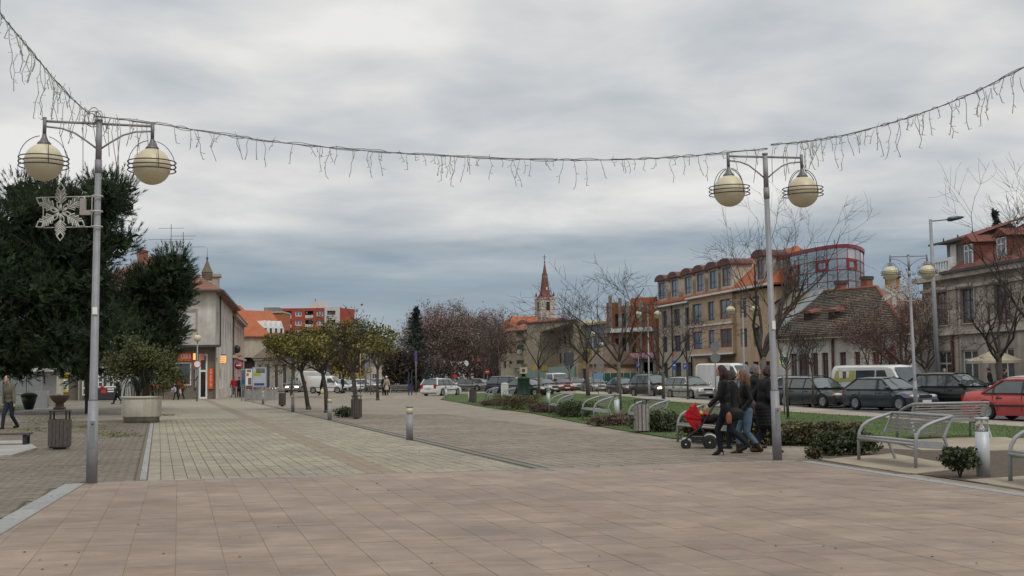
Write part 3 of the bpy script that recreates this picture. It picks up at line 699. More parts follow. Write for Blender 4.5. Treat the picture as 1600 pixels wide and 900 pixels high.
for i in range(4): b.b2(bx(98), bx(106), -.085, -.076, bz(605 - i * 3.5), bz(606.4 - i * 3.5))
b.obj('poster_print', darkst, pst)
b = MB(); b.b2(-.3, L1 + .3, -.4, 9, 6.2, 6.5); b.obj('roof', slate, r)
b = MB(); wall(b, (bx(115), -.0, 0), X_, -Y_, .3, 0, 0, []);
# glazed kiosk, far left
r, L1 = bld('kiosk', GY(-60, 75), GY(67, 75), 'low grey glazed kiosk pavilion under the left side of the pine')
simple_body(r, L1, 3, .75, concrete, [], z0=0)
for i in range(5):
    w_ = L1 / 5; fr = win(r, (0, 0, 0), X_, -Y_, (i * w_ + .03, (i + 1) * w_ - .03, .76, 2.15), .03, 1, 1, alu, mat('grey_panel', (.20, .21, .21), (.26, .27, .27), rough=.35), 'window', fw=.08)
b = MB(); b.b2(-.2, L1 + .15, -.25, 3.2, 2.16, 2.36); b.obj('roof', white_m, r)
b = MB(); b.b2(.2, L1 - .2, .5, 2.8, .76, 2.15); b.obj('back_panel', MATS['grey_panel'], r)
# ---------- pink house along the side street
pa = Vector((Bc.x, Bc.y, 0)) + side * (SL + .1); pb = pa + side * 27.5
r, L2 = bld('pink_house', pa, pb, 'pink and cream two storey town house with cornices and an orange roof')
# local: x along street, outward normal is +x-side of the street => right side (local -y)
ops = [(1.6 + i * 4.2, 2.7 + i * 4.2, 4.9, 7.0) for i in range(6)]; gop = [(1.6 + i * 4.2, 2.9 + i * 4.2, .6, 3.1) for i in range(6)]
b = MB(); wall(b, (0, 0, 0), X_, -Y_, L2, 0, 8.4, ops + gop, .2); wall(b, (0, 8, 0), -Y_, -X_, 8, 0, 8.4, []); wall(b, (L2, 0, 0), Y_, X_, 8, 0, 8.4, []); b.obj('wall', plpink, r)
for q_ in ops: win(r, (0, 0, 0), X_, -Y_, q_, .2, 2, 1, white_m, glass, transom=.7)
for q_ in gop: win(r, (0, 0, 0), X_, -Y_, q_, .2, 2, 1, white_m, glass, transom=.7)
b = MB(); b.b2(-.05, L2 + .1, -.35, -.003, 3.75, 4.0); b.b2(-.05, L2 + .1, -.45, -.003, 8.0, 8.38)
for q_ in ops: b.b2(q_[0] - .15, q_[1] + .15, -.18, -.003, q_[3] + .1, q_[3] + .3)
for i in range(7): b.b2(.2 + i * 4.35, .6 + i * 4.35, -.1, -.003, 4.02, 7.98)
b.obj('cornice', plbeige, r)
b = MB(); gable(b, L2, 11, 8.42, 3.4, .5); b.obj('roof', terr, r)
b = MB(); b.b2(1.2, 2.8, 1.5, 2.4, 9.0, 12.1); b.b2(1.0, 3.0, 1.3, 2.6, 12.1, 12.4); b.obj('chimney', plbeige, r)
b = MB(); b.tube([(.2, -.1, 0), (.2, -.1, 8)], .07); b.obj('drainpipe', slate, r)
o = root('balcony_sign', (0, 0, 0), 0, 'orange ledge with a dark plant pot on the pink house front', 'sign')
qq = P(366, 556, 128); o.location = (qq.x, qq.y, 0); boxo('ledge', mat('orange_ledge', (.42, .14, .05), rough=.8), o, -.5, .75, -.3, .3, qq.z - .15, qq.z + .08); b = MB(); b.ell((.3, 0, qq.z + .7), (.35, .3, .45)); b.obj('plant', darkst, o)
sgn = P(373, 571, 126); o = root('round_shop_sign', (sgn.x, sgn.y, 0), 0, 'round dark pink sign with pale centre on the pink house wall', 'sign'); b = MB(); b.lathe([(.01, -.05), (.42, -.05), (.42, .05), (.01, .05)], 16); q_ = b.obj('disc', mat('magenta_sign', (.40, .05, .09), rough=.5), o, loc=(0, 0, sgn.z)); q_.rotation_euler = (math.pi / 2, 0, 0); b = MB(); b.b2(-.25, .25, -.075, -.055, sgn.z - .06, sgn.z + .08); b.obj('lettering', white_s, o)
# ---------- hipped orange house behind and dormered orange roof
r, L3 = bld('hip_roof_house', GY(340, 170), GY(419, 171), 'beige house with tall bright orange hipped roof behind the pink house')
op_ = [(1, L3 - 1, .1, 3.6)]
simple_body(r, L3, 14, 7.6, plbeige, [(3.6, L3 - .6, .1, 4.6)], rec=.6); boxo('shopfront', dark_in, r, 3.5, L3 - .5, .6, .7, .1, 4.6)
b = MB(); gable(b, L3 + 0, 9, 7.62, 4.6, .4, 0, 4.3); b.obj('roof', terr, r)
r, L3 = bld('dormer_house', GY(392, 200), GY(447, 205), 'house with orange roof and a row of white pointed dormers left of the red flats')
simple_body(r, L3, 10, 8.8, plbeige, []); b = MB(); gable(b, L3, 10, 8.8, 4.4, .4); rf = b.obj('roof', terr, r)
for i in range(4):
    x = 3.4 + i * .95 - .6; b = MB(); x = L3 * (.42 + .15 * i)
    b.add([(x - .55, .2, 9.0), (x + .55, .2, 9.0), (x + .55, .2, 10), (x, .2, 11.3), (x - .55, .2, 10), (x - .55, 2.6, 9.6), (x + .55, 2.6, 9.6), (x, 3.5, 11.3)], [(0, 1, 2, 3, 4), (1, 6, 2), (0, 4, 5), (2, 6, 7, 3), (4, 3, 7, 5)]); d_ = b.obj('dormer', white_m, r)
    win(d_, (x - .3, .19, 0), X_, -Y_, (0, .6, 9.1, 10.1), .0, 1, 1, white_m, glass, 'window')
r, L3 = bld('yellow_top_block', GY(396, 300), GY(442, 300), 'flat roofed ochre and orange block with grey rooftop box behind the dormers')
zz3 = lambda py: EYE + (592.6 - py) * 300 / F
simple_body(r, L3, 10, zz3(489.5), mat('orange_cladding', (.40, .12, .05), rough=.9, scale=.6), [])
boxo('parapet', plcream, r, -.1, L3 + .1, -.3, 10, zz3(489.5), zz3(487)); boxo('rooftop_box', plgrey, r, 2.1, 5.8, 2, 6, zz3(487), zz3(480))
# ---------- red prefab flats
Yp = 380.; kp = Yp / F; zp = lambda py: EYE + (592.2 - py) * kp
r, Lp = bld('red_flats', GY(438, Yp), GY(531, Yp + 0), 'brick red prefab flats with a white stair bay and rooftop lift house')
redp = mat('red_render', (.335, .062, .038), (.385, .078, .048), rough=.9, scale=.4, dirt=.08); wp = mat('white_render', (.50, .50, .47), (.56, .56, .53), rough=.9, scale=.4)
px_ = lambda p: (p - 438) * kp
ops = []
fl = [(497.3 + 14.3 * k, 486.5 + 14.3 * k) for k in range(7)]
wz, lg = [], []
for bot, top in fl:
    if zp(bot) < .5: continue
    wz += [(px_(461), px_(471), zp(bot - 2.5), zp(top + .8)), (px_(494.5), px_(504.5), zp(bot - 2.5), zp(top + .8))]
    lg += [(px_(441), px_(455), zp(bot + .5), zp(top)), (px_(476.5), px_(489), zp(bot + .5), zp(top))]
b = MB(); xb = px_(507); wall(b, (0, 0, 0), X_, -Y_, xb, 0, zp(482), wz + lg, 1.0); b.q((0, 0, zp(482)), (xb, 0, zp(482)), (xb, 12, zp(482)), (0, 12, zp(482))); wall(b, (0, 12, 0), -Y_, -X_, 12, 0, zp(482), [])
b.obj('wall', redp, r)
wl2 = [(px_(511), px_(524), zp(bot + .5), zp(top)) for bot, top in fl if zp(bot) > .5]
b = MB(); wall(b, (xb, -.35, 0), X_, -Y_, px_(531) - xb, 0, zp(481), [(q_[0] - xb, q_[1] - xb, q_[2], q_[3]) for q_ in wl2], 1.0); b.q((xb, -.35, 0), (xb, 2, 0), (xb, 2, zp(481)), (xb, -.35, zp(481))); b.q((xb, -.35, zp(481)), (px_(531), -.35, zp(481)), (px_(531), 12, zp(481)), (xb, 12, zp(481))); b.obj('stair_bay', wp, r)
b = MB(); e1_ = Vector((px_(531), -.35, 0)); e2_ = Vector((px_(548), 9, 0)); wall(b, e1_, e2_ - e1_, Vector((1, -1, 0)), (e2_ - e1_).length, zp(512), zp(482), []); b.obj('end_wall', redp, r)
b = MB(); wall(b, e1_, e2_ - e1_, Vector((1, -1, 0)), (e2_ - e1_).length, 0, zp(512), []); b.obj('end_wall', plgrey, r)
for q_ in wz: win(r, (0, 0, 0), X_, -Y_, q_, .25, 2, 1, white_m, glassb, fw=.22)
for q_ in lg + wl2:
    lo_ = boxo('loggia', dark_in if q_ in lg else plgrey, r, q_[0] - .02, q_[1] + .02, .95 if q_ in lg else .6, 1.05 if q_ in lg else .66, q_[2], q_[3]); boxo('railing', wp, lo_, q_[0], q_[1], -.05 if q_ in lg else -.4, .05 if q_ in lg else -.3, q_[2], q_[2] + .95)
b = MB(); b.b2(px_(482), px_(507), 3, 8, zp(482), zp(471)); b.obj('lift_house', wp, r); b = MB(); b.tube([(px_(489), 4, zp(471)), (px_(489), 4, zp(466))], .12, 5); b.obj('mast', slate, r)
# ---------- row houses at the left background, seen under the mid trees
r, L3 = bld('street_front', GY(398, 165), GY(466, 160), 'pale shop fronts with tall dark windows behind the young leafy trees')
ops = [(.5 + i * 1.6, 1.35 + i * 1.6, .3, 3.6) for i in range(int(L3 / 1.6))]
simple_body(r, L3, 6, 4.4, plbeige, ops)
for q_ in ops: win(r, (0, 0, 0), X_, -Y_, q_, .2, 1, 1, white_m, glass, fw=.06)
boxo('cornice', white_m, r, -.1, L3 + .1, -.2, .0, 4.1, 4.38); b = MB(); gable(b, L3, 6, 4.42, 2.0, .3); b.obj('roof', terr2, r)
r, L3 = bld('yellow_house', GY(520, 190), GY(560, 190), 'small ochre house behind the white van')
simple_body(r, L3, 8, 4.2, plyel, [(.8, 1.8, 1, 2.4), (2.6, 3.6, 1, 2.4)]); 
for q_ in [(.8, 1.8, 1, 2.4), (2.6, 3.6, 1, 2.4)]: win(r, (0, 0, 0), X_, -Y_, q_)
b = MB(); gable(b, L3, 8, 4.2, 2.2, .3); b.obj('roof', terr2, r)
# ---------- church tower
Yt = 400.; kt = Yt / F; zt = lambda py: EYE + (587.8 - py) * kt
ct = GY(853, Yt); r = root('church_tower', ct, R(22), 'cream church tower with tall dark red spire and cross rising behind the houses', 'church')
hw = 2.55
b = MB(); oph = [(1.9, 3.2, zt(486), zt(472))]
for k in range(4):
    u = Matrix.Rotation(k * math.pi / 2, 3, 'Z') @ X_; n = Matrix.Rotation(k * math.pi / 2, 3, 'Z') @ -Y_; o_ = n * hw - u * hw
    wall(b, o_, u, n, 2 * hw, 0, zt(466), oph, .3)
b.obj('wall', mat('tower_plaster', (.48, .41, .33), (.53, .46, .38), rough=.9, scale=.2, dirt=.05), r)
for k in range(4):
    u = Matrix.Rotation(k * math.pi / 2, 3, 'Z') @ X_; n = Matrix.Rotation(k * math.pi / 2, 3, 'Z') @ -Y_; win(r, n * hw - u * hw, u, n, oph[0], .3, 1, 1, brown_f, dark_in, 'belfry_window')
b = MB()
for sx_ in (-1, 1):
    for sy_ in (-1, 1): b.b2(sx_ * 2.15 + 0, sx_ * 2.62, sy_ * 2.15, sy_ * 2.62, 0, zt(468))
for z in (zt(467.5), zt(497)): b.b2(-2.75, 2.75, -2.75, 2.75, z, z + .35)
b.obj('cornice', mat('pale_trim', (.55, .50, .43), rough=.9), r)
spm = mat('spire_copper', (.135, .042, .036), (.19, .065, .055), rough=.7, scale=.6)
b = MB(); zs = [(3.0, 467.3), (2.55, 463), (1.9, 459), (1.55, 453), (1.25, 440), (.95, 431)]
b.lathe([(r_, zt(py)) for r_, py in zs], 8, smooth=False)
b.lathe([(.93, zt(431)), (1.0, zt(430.7)), (1.0, zt(428)), (.8, zt(427.9))], 8, smooth=False); b.lathe([(.78, zt(427.9)), (.10, zt(409.5))], 8, smooth=False)
sp_ = b.obj('spire', spm, r); b = MB(); b.lathe([(.99, zt(434.5)), (1.06, zt(434)), (1.06, zt(430)), (.9, zt(429.8))], 8, smooth=False); b.obj('lantern', mat('verdigris', (.15, .15, .09), (.2, .19, .12), rough=.8), sp_)
b = MB(); b.ell((0, 0, zt(409)), .28, 8, 6); b.tube([(0, 0, zt(410)), (0, 0, zt(397))], .09, 6); b.bar((-.65, 0, zt(401)), (.65, 0, zt(401)), .14, .14); b.bar((-.35, 0, zt(404)), (.35, 0, zt(404)), .12, .12); b.obj('cross', slate, sp_)
b = MB()
for sx_ in (-1, 1):
    for sy_ in (-1, 1): b.lathe([(.35, zt(463)), (.25, zt(459)), (.05, zt(456)), (.02, zt(454))], 6, (sx_ * 2.2, sy_ * 2.2, 0))
b.obj('pinnacle', spm, sp_)
for k, py in ((0, 452),): b = MB(); b.b2(-.22, .22, -1.75, -1.3, zt(453.5), zt(449)); b.obj('dormer', white_m, sp_)
# ---------- orange roofed house left of the tower
r, L3 = bld('gabled_house', GY(799, 250), GY(846, 252), 'house with orange gabled roof and arched attic window in front of the church')
kz = 250 / F; z5 = lambda py: EYE + (588.3 - py) * kz
simple_body(r, L3, 9, z5(512), plbeige, []); b = MB(); gable(b, L3, 9, z5(512), z5(492) - z5(512), .4, 1.6, 0); rf = b.obj('roof', terr, r)
b = MB(); b.ell((L3 * .42, .6, z5(506)), (1.2, .8, .9)); b.obj('dormer', terr3, r)
# ---------- cream apartment house
r, L3 = bld('cream_flats', GY(783, 218), GY(824, 210), 'cream three storey flats with balconies and rusty roof edge right of the red trees')
k6 = lambda py: EYE + (588.4 - py) * 213 / F
ops = []
for (t_, b_) in ((520, 532), (541, 552), (564, 575)):
    ops += [(L3 * .1, L3 * .2, k6(b_), k6(t_)), (L3 * .32, L3 * .42, k6(b_), k6(t_)), (L3 * .6, L3 * .88, k6(b_ - 1), k6(t_ - 1))]
simple_body(r, L3, 14, k6(516.5), plcream, ops, rec=.3)
for i, q_ in enumerate(ops): win(r, (0, 0, 0), X_, -Y_, q_, .3, 2 if i % 3 == 2 else 1, 1, brown_f, glass if i % 3 < 2 else green_f)
for (py) in (533, 575): bb = boxo('balcony', plbeige, r, L3 * .55, L3 * .95, -1.0, -.003, k6(py), k6(py - 6)); 
b = MB(); b.b2(L3 * .05, L3 * .5, -.9, -.8, k6(534), k6(533.4)); 
for i in range(14): b.b2(L3 * (.05 + i * .034), L3 * (.057 + i * .034), -.88, -.84, k6(534), k6(527))
b.b2(L3 * .05, L3 * .5, -.9, -.82, k6(527.4), k6(526.6)); b.obj('balcony_railing', slate, r)
b = MB(); gable(b, L3, 14, k6(516.5), 2.2, .6, 2, 0); b.obj('roof', terr4, r)
for q_ in ((L3 * .72, k6(553), ), (L3 * .7, k6(580))): boxo('air_conditioner', white_m, r, q_[0], q_[0] + .9, -.5, -.05, q_[1], q_[1] + .7)
r, L3 = bld('parapet_block', GY(824, 209), GY(903, 176), 'tall cream block with sloping parapet and a deep dark recess')
k6 = lambda py: EYE + (587.8 - py) * 192 / F
tz0, tz1 = EYE + (588.2 - 506) * 209 / F, EYE + (587.5 - 503) * 176 / F + .2
b = MB(); D6 = 12; rx0, rx1 = L3 * .30, L3 * .93
vt = lambda x: tz0 + (tz1 - tz0) * x / L3
b.q((0, 0, 0), (rx0, 0, 0), (rx0, 0, vt(rx0)), (0, 0, vt(0))); b.q((rx1, 0, 0), (L3, 0, 0), (L3, 0, vt(L3)), (rx1, 0, vt(rx1))); b.q((rx0, 0, k6(516)), (rx1, 0, k6(510)), (rx1, 0, vt(rx1)), (rx0, 0, vt(rx0)))
b.q((rx0, 0, 0), (rx0, 3, 0), (rx0, 3, k6(516)), (rx0, 0, k6(516))); b.q((rx1, 0, 0), (rx1, 3, 0), (rx1, 3, k6(510)), (rx1, 0, k6(510))); b.q((rx0, 0, k6(516)), (rx1, 0, k6(510)), (rx1, 3, k6(510)), (rx0, 3, k6(516)))
b.q((0, 0, 0), (0, D6, 0), (0, D6, vt(0)), (0, 0, vt(0))); b.q((L3, 0, 0), (L3, D6, 0), (L3, D6, vt(L3)), (L3, 0, vt(L3))); b.q((0, 0, vt(0)), (L3, 0, vt(L3)), (L3, D6, vt(L3)), (0, D6, vt(0)))
b.obj('wall', plcream, r)
b = MB(); ops = [(.6 + i * 3.1, 2.0 + i * 3.1, 3.6 + j * 3.0, 5.3 + j * 3.0) for i in range(int((rx1 - rx0) / 3.2)) for j in range(2)]; wall(b, (rx0, 3, 0), X_, -Y_, rx1 - rx0, 0, k6(509), ops, .15); b.obj('recess_wall', plbeige, r)
for q_ in ops: win(r, (rx0, 3, 0), X_, -Y_, q_, .15, 2, 1, brown_f, glass)
boxo('shopfront', mat('mint_front', (.22, .33, .27), (.3, .4, .33), rough=.6), r, 1, L3 - 1, -.4, -.05, .1, 3.0); boxo('sign_band', plyel, r, L3 * .35, L3 * .5, -.5, -.41, 2.4, 3.3)
b = MB(); b.bar((-.3, -.2, vt(0) + .1), (L3 + .2, -.2, vt(L3) + .1), .4, .2); b.obj('coping', terr4, r)
r, L3 = bld('yellow_shop', GY(901, 178), GY(950, 168), 'mustard yellow building with a glazed upper corner beside the brick shell')
k6 = lambda py: EYE + (586.8 - py) * 172 / F
simple_body(r, L3, 10, k6(546), plyel, [(L3 * .2, L3 * .4, 3.8, 5), (L3 * .65, L3 * .85, 3.8, 5), (L3 * .1, L3 * .5, .1, 2.6)])
for q_ in [(L3 * .2, L3 * .4, 3.8, 5), (L3 * .65, L3 * .85, 3.8, 5), (L3 * .1, L3 * .5, .1, 2.6)]: win(r, (0, 0, 0), X_, -Y_, q_, .2, 1, 1, brown_f, glass)
b = MB(); wall(b, (0, .4, 0), X_, -Y_, L3, k6(546), k6(507), [(i * L3 / 5 + .05, (i + 1) * L3 / 5 - .05, k6(545) + .03 + j * 1.75, k6(545) + j * 1.75 + 1.68) for i in range(5) for j in range(2)], .1); b.q((0, .4, k6(507)), (L3, .4, k6(507)), (L3, 9, k6(507)), (0, 9, k6(507))); b.obj('upper_wall', plcream, r)
for i in range(5):
    for j in range(2): win(r, (0, .4, 0), X_, -Y_, (i * L3 / 5 + .05, (i + 1) * L3 / 5 - .05, k6(545) + .03 + j * 1.75, k6(545) + j * 1.75 + 1.68), .1, 1, 1, alu, glassb)
b = MB(); b.b2(-.2, L3 + .2, -.1, 9, k6(507), k6(503.5)); b.obj('parapet', plcream, r)
# small peach house in front of yellow shop
r, L3 = bld('peach_house', GY(920, 150), GY(950, 148), 'small peach house with grey pyramid roof')
simple_body(r, L3, 6, 3.0, plor, [(.5, 1.3, 1, 2)]); win(r, (0, 0, 0), X_, -Y_, (.5, 1.3, 1, 2)); b = MB(); gable(b, L3, 6, 3.0, 2.6, .3, 1.1, 1.1); b.obj('roof', terr2, r)
# ---------- unfinished brick building
brickm = tiled('hollow_brick', (.36, .105, .04), (.44, .14, .055), (.26, .12, .07), .5, .24, .02, 0, rough=.9, bump=.3, flip=True)
slabc = mat('raw_concrete', (.27, .255, .235), (.34, .325, .30), rough=.95, scale=1, dirt=.2)
r, L3 = bld('brick_shell', GY(947, 156), GY(1025, 151), 'unfinished orange brick building shell with concrete columns and wrapped floor edges', 'building')
k6 = lambda py, px=990: EYE + (586.6 - py) * (160 - 14 * (px - 947) / 84) / F
zf = [3.9, 7.2, 10.4]
ops = [(L3 * .17, L3 * .26, 4.5, 6.3), (L3 * .3, L3 * .40, 4.5, 6.3), (L3 * .17, L3 * .26, 7.8, 9.4), (L3 * .30, L3 * .40, 7.8, 9.4), (L3 * .50, L3 * .60, 4.3, 6.6)]
b = MB(); wall(b, (0, .3, 0), X_, -Y_, L3, 3.9, 10.4, ops, .35); b.b2(L3 * .5, L3, .3, .6, 10.4, 11.3); b.b2(0, L3 * .22, .3, .6, 10.4, 10.9); wall(b, (0, 3, 0), -Y_, -X_, 2.7, 0, 10.4, []); wall(b, (L3, .3, 0), Y_, X_, 2.7, 0, 11, []); b.obj('brick_wall', brickm, r)
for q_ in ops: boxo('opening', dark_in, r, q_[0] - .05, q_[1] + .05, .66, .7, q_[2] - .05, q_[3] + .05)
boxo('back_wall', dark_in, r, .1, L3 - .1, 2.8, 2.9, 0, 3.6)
for z in (3.6, 7.0): boxo('floor_slab', slabc, r, -.2, L3 + .1, -.5, 2.9, z, z + .3)
for i, x in enumerate((.1, .30, .45, .72, .98)):
    boxo('column', slabc, r, L3 * x - .2, L3 * x + .2, -.1, .28, 0, 3.59); boxo('column', slabc, r, L3 * x - .18, L3 * x + .18, -.05, .28, 3.91, 6.99); 
    if x < .8: boxo('column', slabc, r, L3 * x - .18, L3 * x + .18, -.05, .28, 7.31, (11.8 if x == .1 else 11.4 if x == .30 else 10.9))
boxo('floor_wrap', white_m, r, L3 * .15, L3 + .1, -.56, -.51, 7.0, 7.55, label='white plastic sheet on the floor edge'); 
wrap2 = boxo('floor_wrap', mat('pink_foam', (.55, .28, .36), rough=.8), r, L3 * .18, L3 + .1, -.58, -.53, 7.0 - 3.25, 4.35, label='pink foam strip along the lower floor edge'); boxo('lintel', slabc, r, L3 * .55, L3, .1, .3, 3.2, 3.59)
bn = boxo('banner', mat('banner_cream', (.55, .42, .2), rough=.6), r, L3 * .60, L3 * .76, .18, .29, 4.5, 4.95); text(bn, 'Na predaj', (L3 * .68, .17, 4.72), .42, mat('banner_ink', (.3, .08, .03), rough=.7), sx=.8)
mesh_m = mat('green_netting', (.02, .10, .075), (.03, .14, .10), rough=.9, scale=4)
r = root('site_fence', GY(925, 146), 0, 'dark green netting fence in front of the building site', 'fence')
a_, c_ = Vector((0, 0, 0)), GY(1040, 132) - GY(925, 146)
for k in range(11):
    p, q_ = a_.lerp(c_, k / 11), a_.lerp(c_, (k + 1) / 11); b = MB(); b.bar(p + Vector((0, 0, .95)), q_ + Vector((0, 0, .95)), .05, 1.8); b.obj('panel', mesh_m, r); b = MB(); b.tube([p - Y_ * .06, p - Y_ * .06 + Zv * 2.0], .04, 6); b.obj('post', steel, r)
# ---------- apricot and cream flats with blue windows (right of centre)
A_, B_ = GY(1031, 150), GY(1216, 116)
r, Lr = bld('apartment_house', A_, B_, 'long cream and apricot apartment house with blue window frames and arched dormers')
ANG = math.atan2((B_ - A_).y, (B_ - A_).x)
def lx(px):    # local x on the facade line for a picture column
    d = ray(px, 560); t = Vector((B_.x - A_.x, B_.y - A_.y)); den_ = d.x * t.y - d.y * t.x
    k = (d.y * A_.x - d.x * A_.y) / den_ if False else (A_.x * d.y - A_.y * d.x) / (d.x * t.y - d.y * t.x)
    return k * Lr
def lz(px, py):
    x = lx(px); p = A_.lerp(B_, x / Lr); hz = 588.5 - .01 * (px - 800); return EYE + (hz - py) * p.y / F
xm = lx(1083)      # joint between cream and apricot
HEs = 9.9
fz = [(1.0, 3.0), (4.3, 6.2), (7.3, 9.3)]
c1 = [(1036, 1043), (1054, 1064), (1072, 1080)]
opsA = [(lx(a), lx(c), z0, z1) for a, c in c1 for z0, z1 in fz]
b = MB(); wall(b, (0, 0, 0), X_, -Y_, xm, 0, HEs, opsA, .25); wall(b, (0, 7.5, 0), -Y_, -X_, 7.5, 0, HEs, [])
b.obj('wall', plbeige, r)
c2 = [(1088, 1102.5), (1112.5, 1122), (1131, 1149)]
c3 = [(1158, 1168), (1178, 1188)]
opsB = [(lx(a) - xm, lx(c) - xm, z0 + .1, z1 + .15) for a, c in c2 for z0, z1 in fz[1:]]
opsC = [(lx(a) - xm, lx(c) - xm, z0, z1) for a, c in c3 for z0, z1 in fz[1:]]
xo = lx(1151) - xm
b = MB(); wall(b, (xm, -.35, 0), X_, -Y_, xo, 3.7, HEs + .25, opsB, .2); b.q((xm, -.35, 3.7), (xm, 0, 3.7), (xm, 0, HEs + .25), (xm, -.35, HEs + .25)); b.q((xm, -.35, 3.7), (xm + xo, -.35, 3.7), (xm + xo, 0, 3.7), (xm, 0, 3.7)); b.q((xm + xo, -.35, 3.7), (xm + xo, 0, 3.7), (xm + xo, 0, HEs), (xm + xo, -.35, HEs)); b.obj('wall', plor, r, ); r.children[-1]['label'] = 'apricot projecting front'
gB = [(.8 + i * 2.7, 2.2 + i * 2.7, .1, 2.8) for i in range(int((Lr - xm) / 2.8))]
b = MB(); wall(b, (xm, 0, 0), X_, -Y_, Lr - xm, 0, HEs, gB + opsC, .4); wall(b, (Lr, 0, 0), Y_, X_, 7.5, 0, HEs, []); b.obj('wall', plor, r)
for i, q_ in enumerate(opsA): win(r, (0, 0, 0), X_, -Y_, q_, .25, 2, 1, blue_f, glass, transom=.35, fw=.1)
for i, q_ in enumerate(opsB): win(r, (xm, -.35, 0), X_, -Y_, q_, .2, 2, 1, red_f if i // 2 == 2 else blue_f, glassb, transom=.33, fw=.11)
for q_ in opsC + gB: win(r, (xm, 0, 0), X_, -Y_, q_, .3, 2, 1, blue_f if q_ in opsC else brown_f, glass, transom=.33, fw=.09)
b = MB()
for z in (6.95, 3.75): b.bar((xm - .1, -.43, z), (xm + xo + .1, -.43, z), .12, .18)
b.bar((-.1, -.3, HEs + .0), (xm - .02, -.3, HEs + .0), .55, .2); b.bar((xm - .1, -.62, HEs + .27), (Lr + .1, -.62, HEs + .27), .5, .2); b.obj('cornice', white_m, r)
b = MB(); b.tube([(xm - .12, -.15, 0), (xm - .12, -.15, HEs)], .08); b.tube([(lx(1052), -.1, 0), (lx(1052), -.1, HEs + 3)], .07, 6); b.obj('drainpipe', darkst, r)
b = MB(); gable(b, Lr, 7.5, HEs + .38, 3.9, .5, 0, 3.0); rf = b.obj('roof', terr, r)
dsp = [(1033, 1044, 0), (1053, 1063, 0), (1074, 1085, 0), (1093, 1104, 0), (1113, 1125, 0), (1133, 1147, 1), (1188, 1200, 1)]
archm = mat('dormer_cap', (.10, .045, .038), (.14, .065, .052), rough=.8)
for a, c, rr_ in dsp:
    x0, x1 = lx(a) - .35, lx(c) + .35; z0, z1 = HEs + .6, HEs + 3.15; b = MB(); y0, y1 = -.15, 3.0
    wall(b, (x0, y0, 0), X_, -Y_, x1 - x0, z0, z1, [(.45, x1 - x0 - .45, z0 + .35, z1 - .25)], .15); b.q((x0, y0, z0), (x0, y1, z0), (x0, y1, z1), (x0, y0, z1)); b.q((x1, y0, z0), (x1, y1, z0), (x1, y1, z1), (x1, y0, z1)); d_ = b.obj('dormer', plbeige, r)
    win(d_, (x0, y0, 0), X_, -Y_, (.45, x1 - x0 - .45, z0 + .35, z1 - .25), .15, 2, 1, red_f if rr_ else blue_f, glassb, transom=.35, fw=.1)
    b = MB(); pr = [(x0 - .25, y0 - .35, z1 - .02), (x1 + .25, y0 - .35, z1 - .02)] + [((x0 + x1) / 2 + (x1 - x0 + .5) / 2 * math.cos(t), y0 - .35, z1 + .1 + .62 * math.sin(t)) for t in [math.pi * i / 8 for i in range(9)]]
    b.extr(pr, (0, 0, 0), (0, 2.6, 0)); b.obj('dormer_roof', archm, d_)
# canopy at the street level
boxo('canopy', slate, r, lx(1105), lx(1150), -1.6, -.36, 3.35, 3.6)
# ---------- beige gable wall house between (white slanted parapet)
r, L3 = bld('gable_wall_house', GY(1214, 100), GY(1300, 98), 'beige blank gable wall with pale sloping parapet behind the low brown roofed house')
k6 = lambda py: EYE + (580.5 - py) * 99 / F; k7 = lambda px: (px - 1214) * 99 / F
b = MB(); pr = [(0, 0, 0), (k7(1288), 0, 0), (k7(1288), 0, k6(452)), (k7(1240), 0, k6(452)), (0, 0, k6(470))]; b.extr(pr, (0, 0, 0), (0, 8, 0)); b.obj('wall', plbeige, r)
b = MB(); b.bar((k7(1226), -.15, k6(505)), (k7(1288), -.15, k6(449)), .25, .5); b.obj('parapet', mat('pale_flashing', (.42, .44, .47), rough=.6), r)
b = MB(); b.add([(-.3, -.4, k6(472)), (k7(1242), -.4, k6(452)), (k7(1242), 4, k6(440)), (-.3, 4, k6(460))], [(0, 1, 2, 3)]); b.add([(-.3, -.4, k6(473)), (k7(1242), -.4, k6(453)), (k7(1242), 4, k6(441)), (-.3, 4, k6(461))], [(3, 2, 1, 0)]); b.obj('roof', terr4, r)
# ---------- glass rotunda building
r = root('glass_building', GY(1290, 112), 0, 'curved mirror glass office block with dark red frames and fascia above the brown roof', 'building')
o0 = GY(1290, 112)
pp = []
prof = [(1205, 121.5), (1228, 116.5), (1239, 114.6), (1252, 112.6), (1266, 110.8), (1281, 109.2), (1297.5, 107.8), (1313.5, 106.8), (1330, 106.5), (1342, 107.6), (1350, 109.2), (1355, 111.5), (1352, 118), (1330, 128)]
pp = [GY(px, Y) - o0 for px, Y in prof]
ztop = EYE + (580 - 388) * 112 / F; zlev = [ztop - .25 - .98 * k for k in (4, 3, 2, 1, 0)]
fr = MB(); gl = 0; pm1 = mat('mirror_glass_a', (.36, .41, .43), (.5, .55, .57), rough=.05, metal=.75, scale=.25); pm2 = mat('mirror_glass_b', (.12, .12, .10), (.2, .2, .17), rough=.08, metal=.4, scale=.4); redd = mat('crimson_frame', (.24, .02, .025), rough=.45)
fill = mat('mirror_glass_c', (.5, .5, .47), (.6, .6, .57), rough=.1, metal=.3)
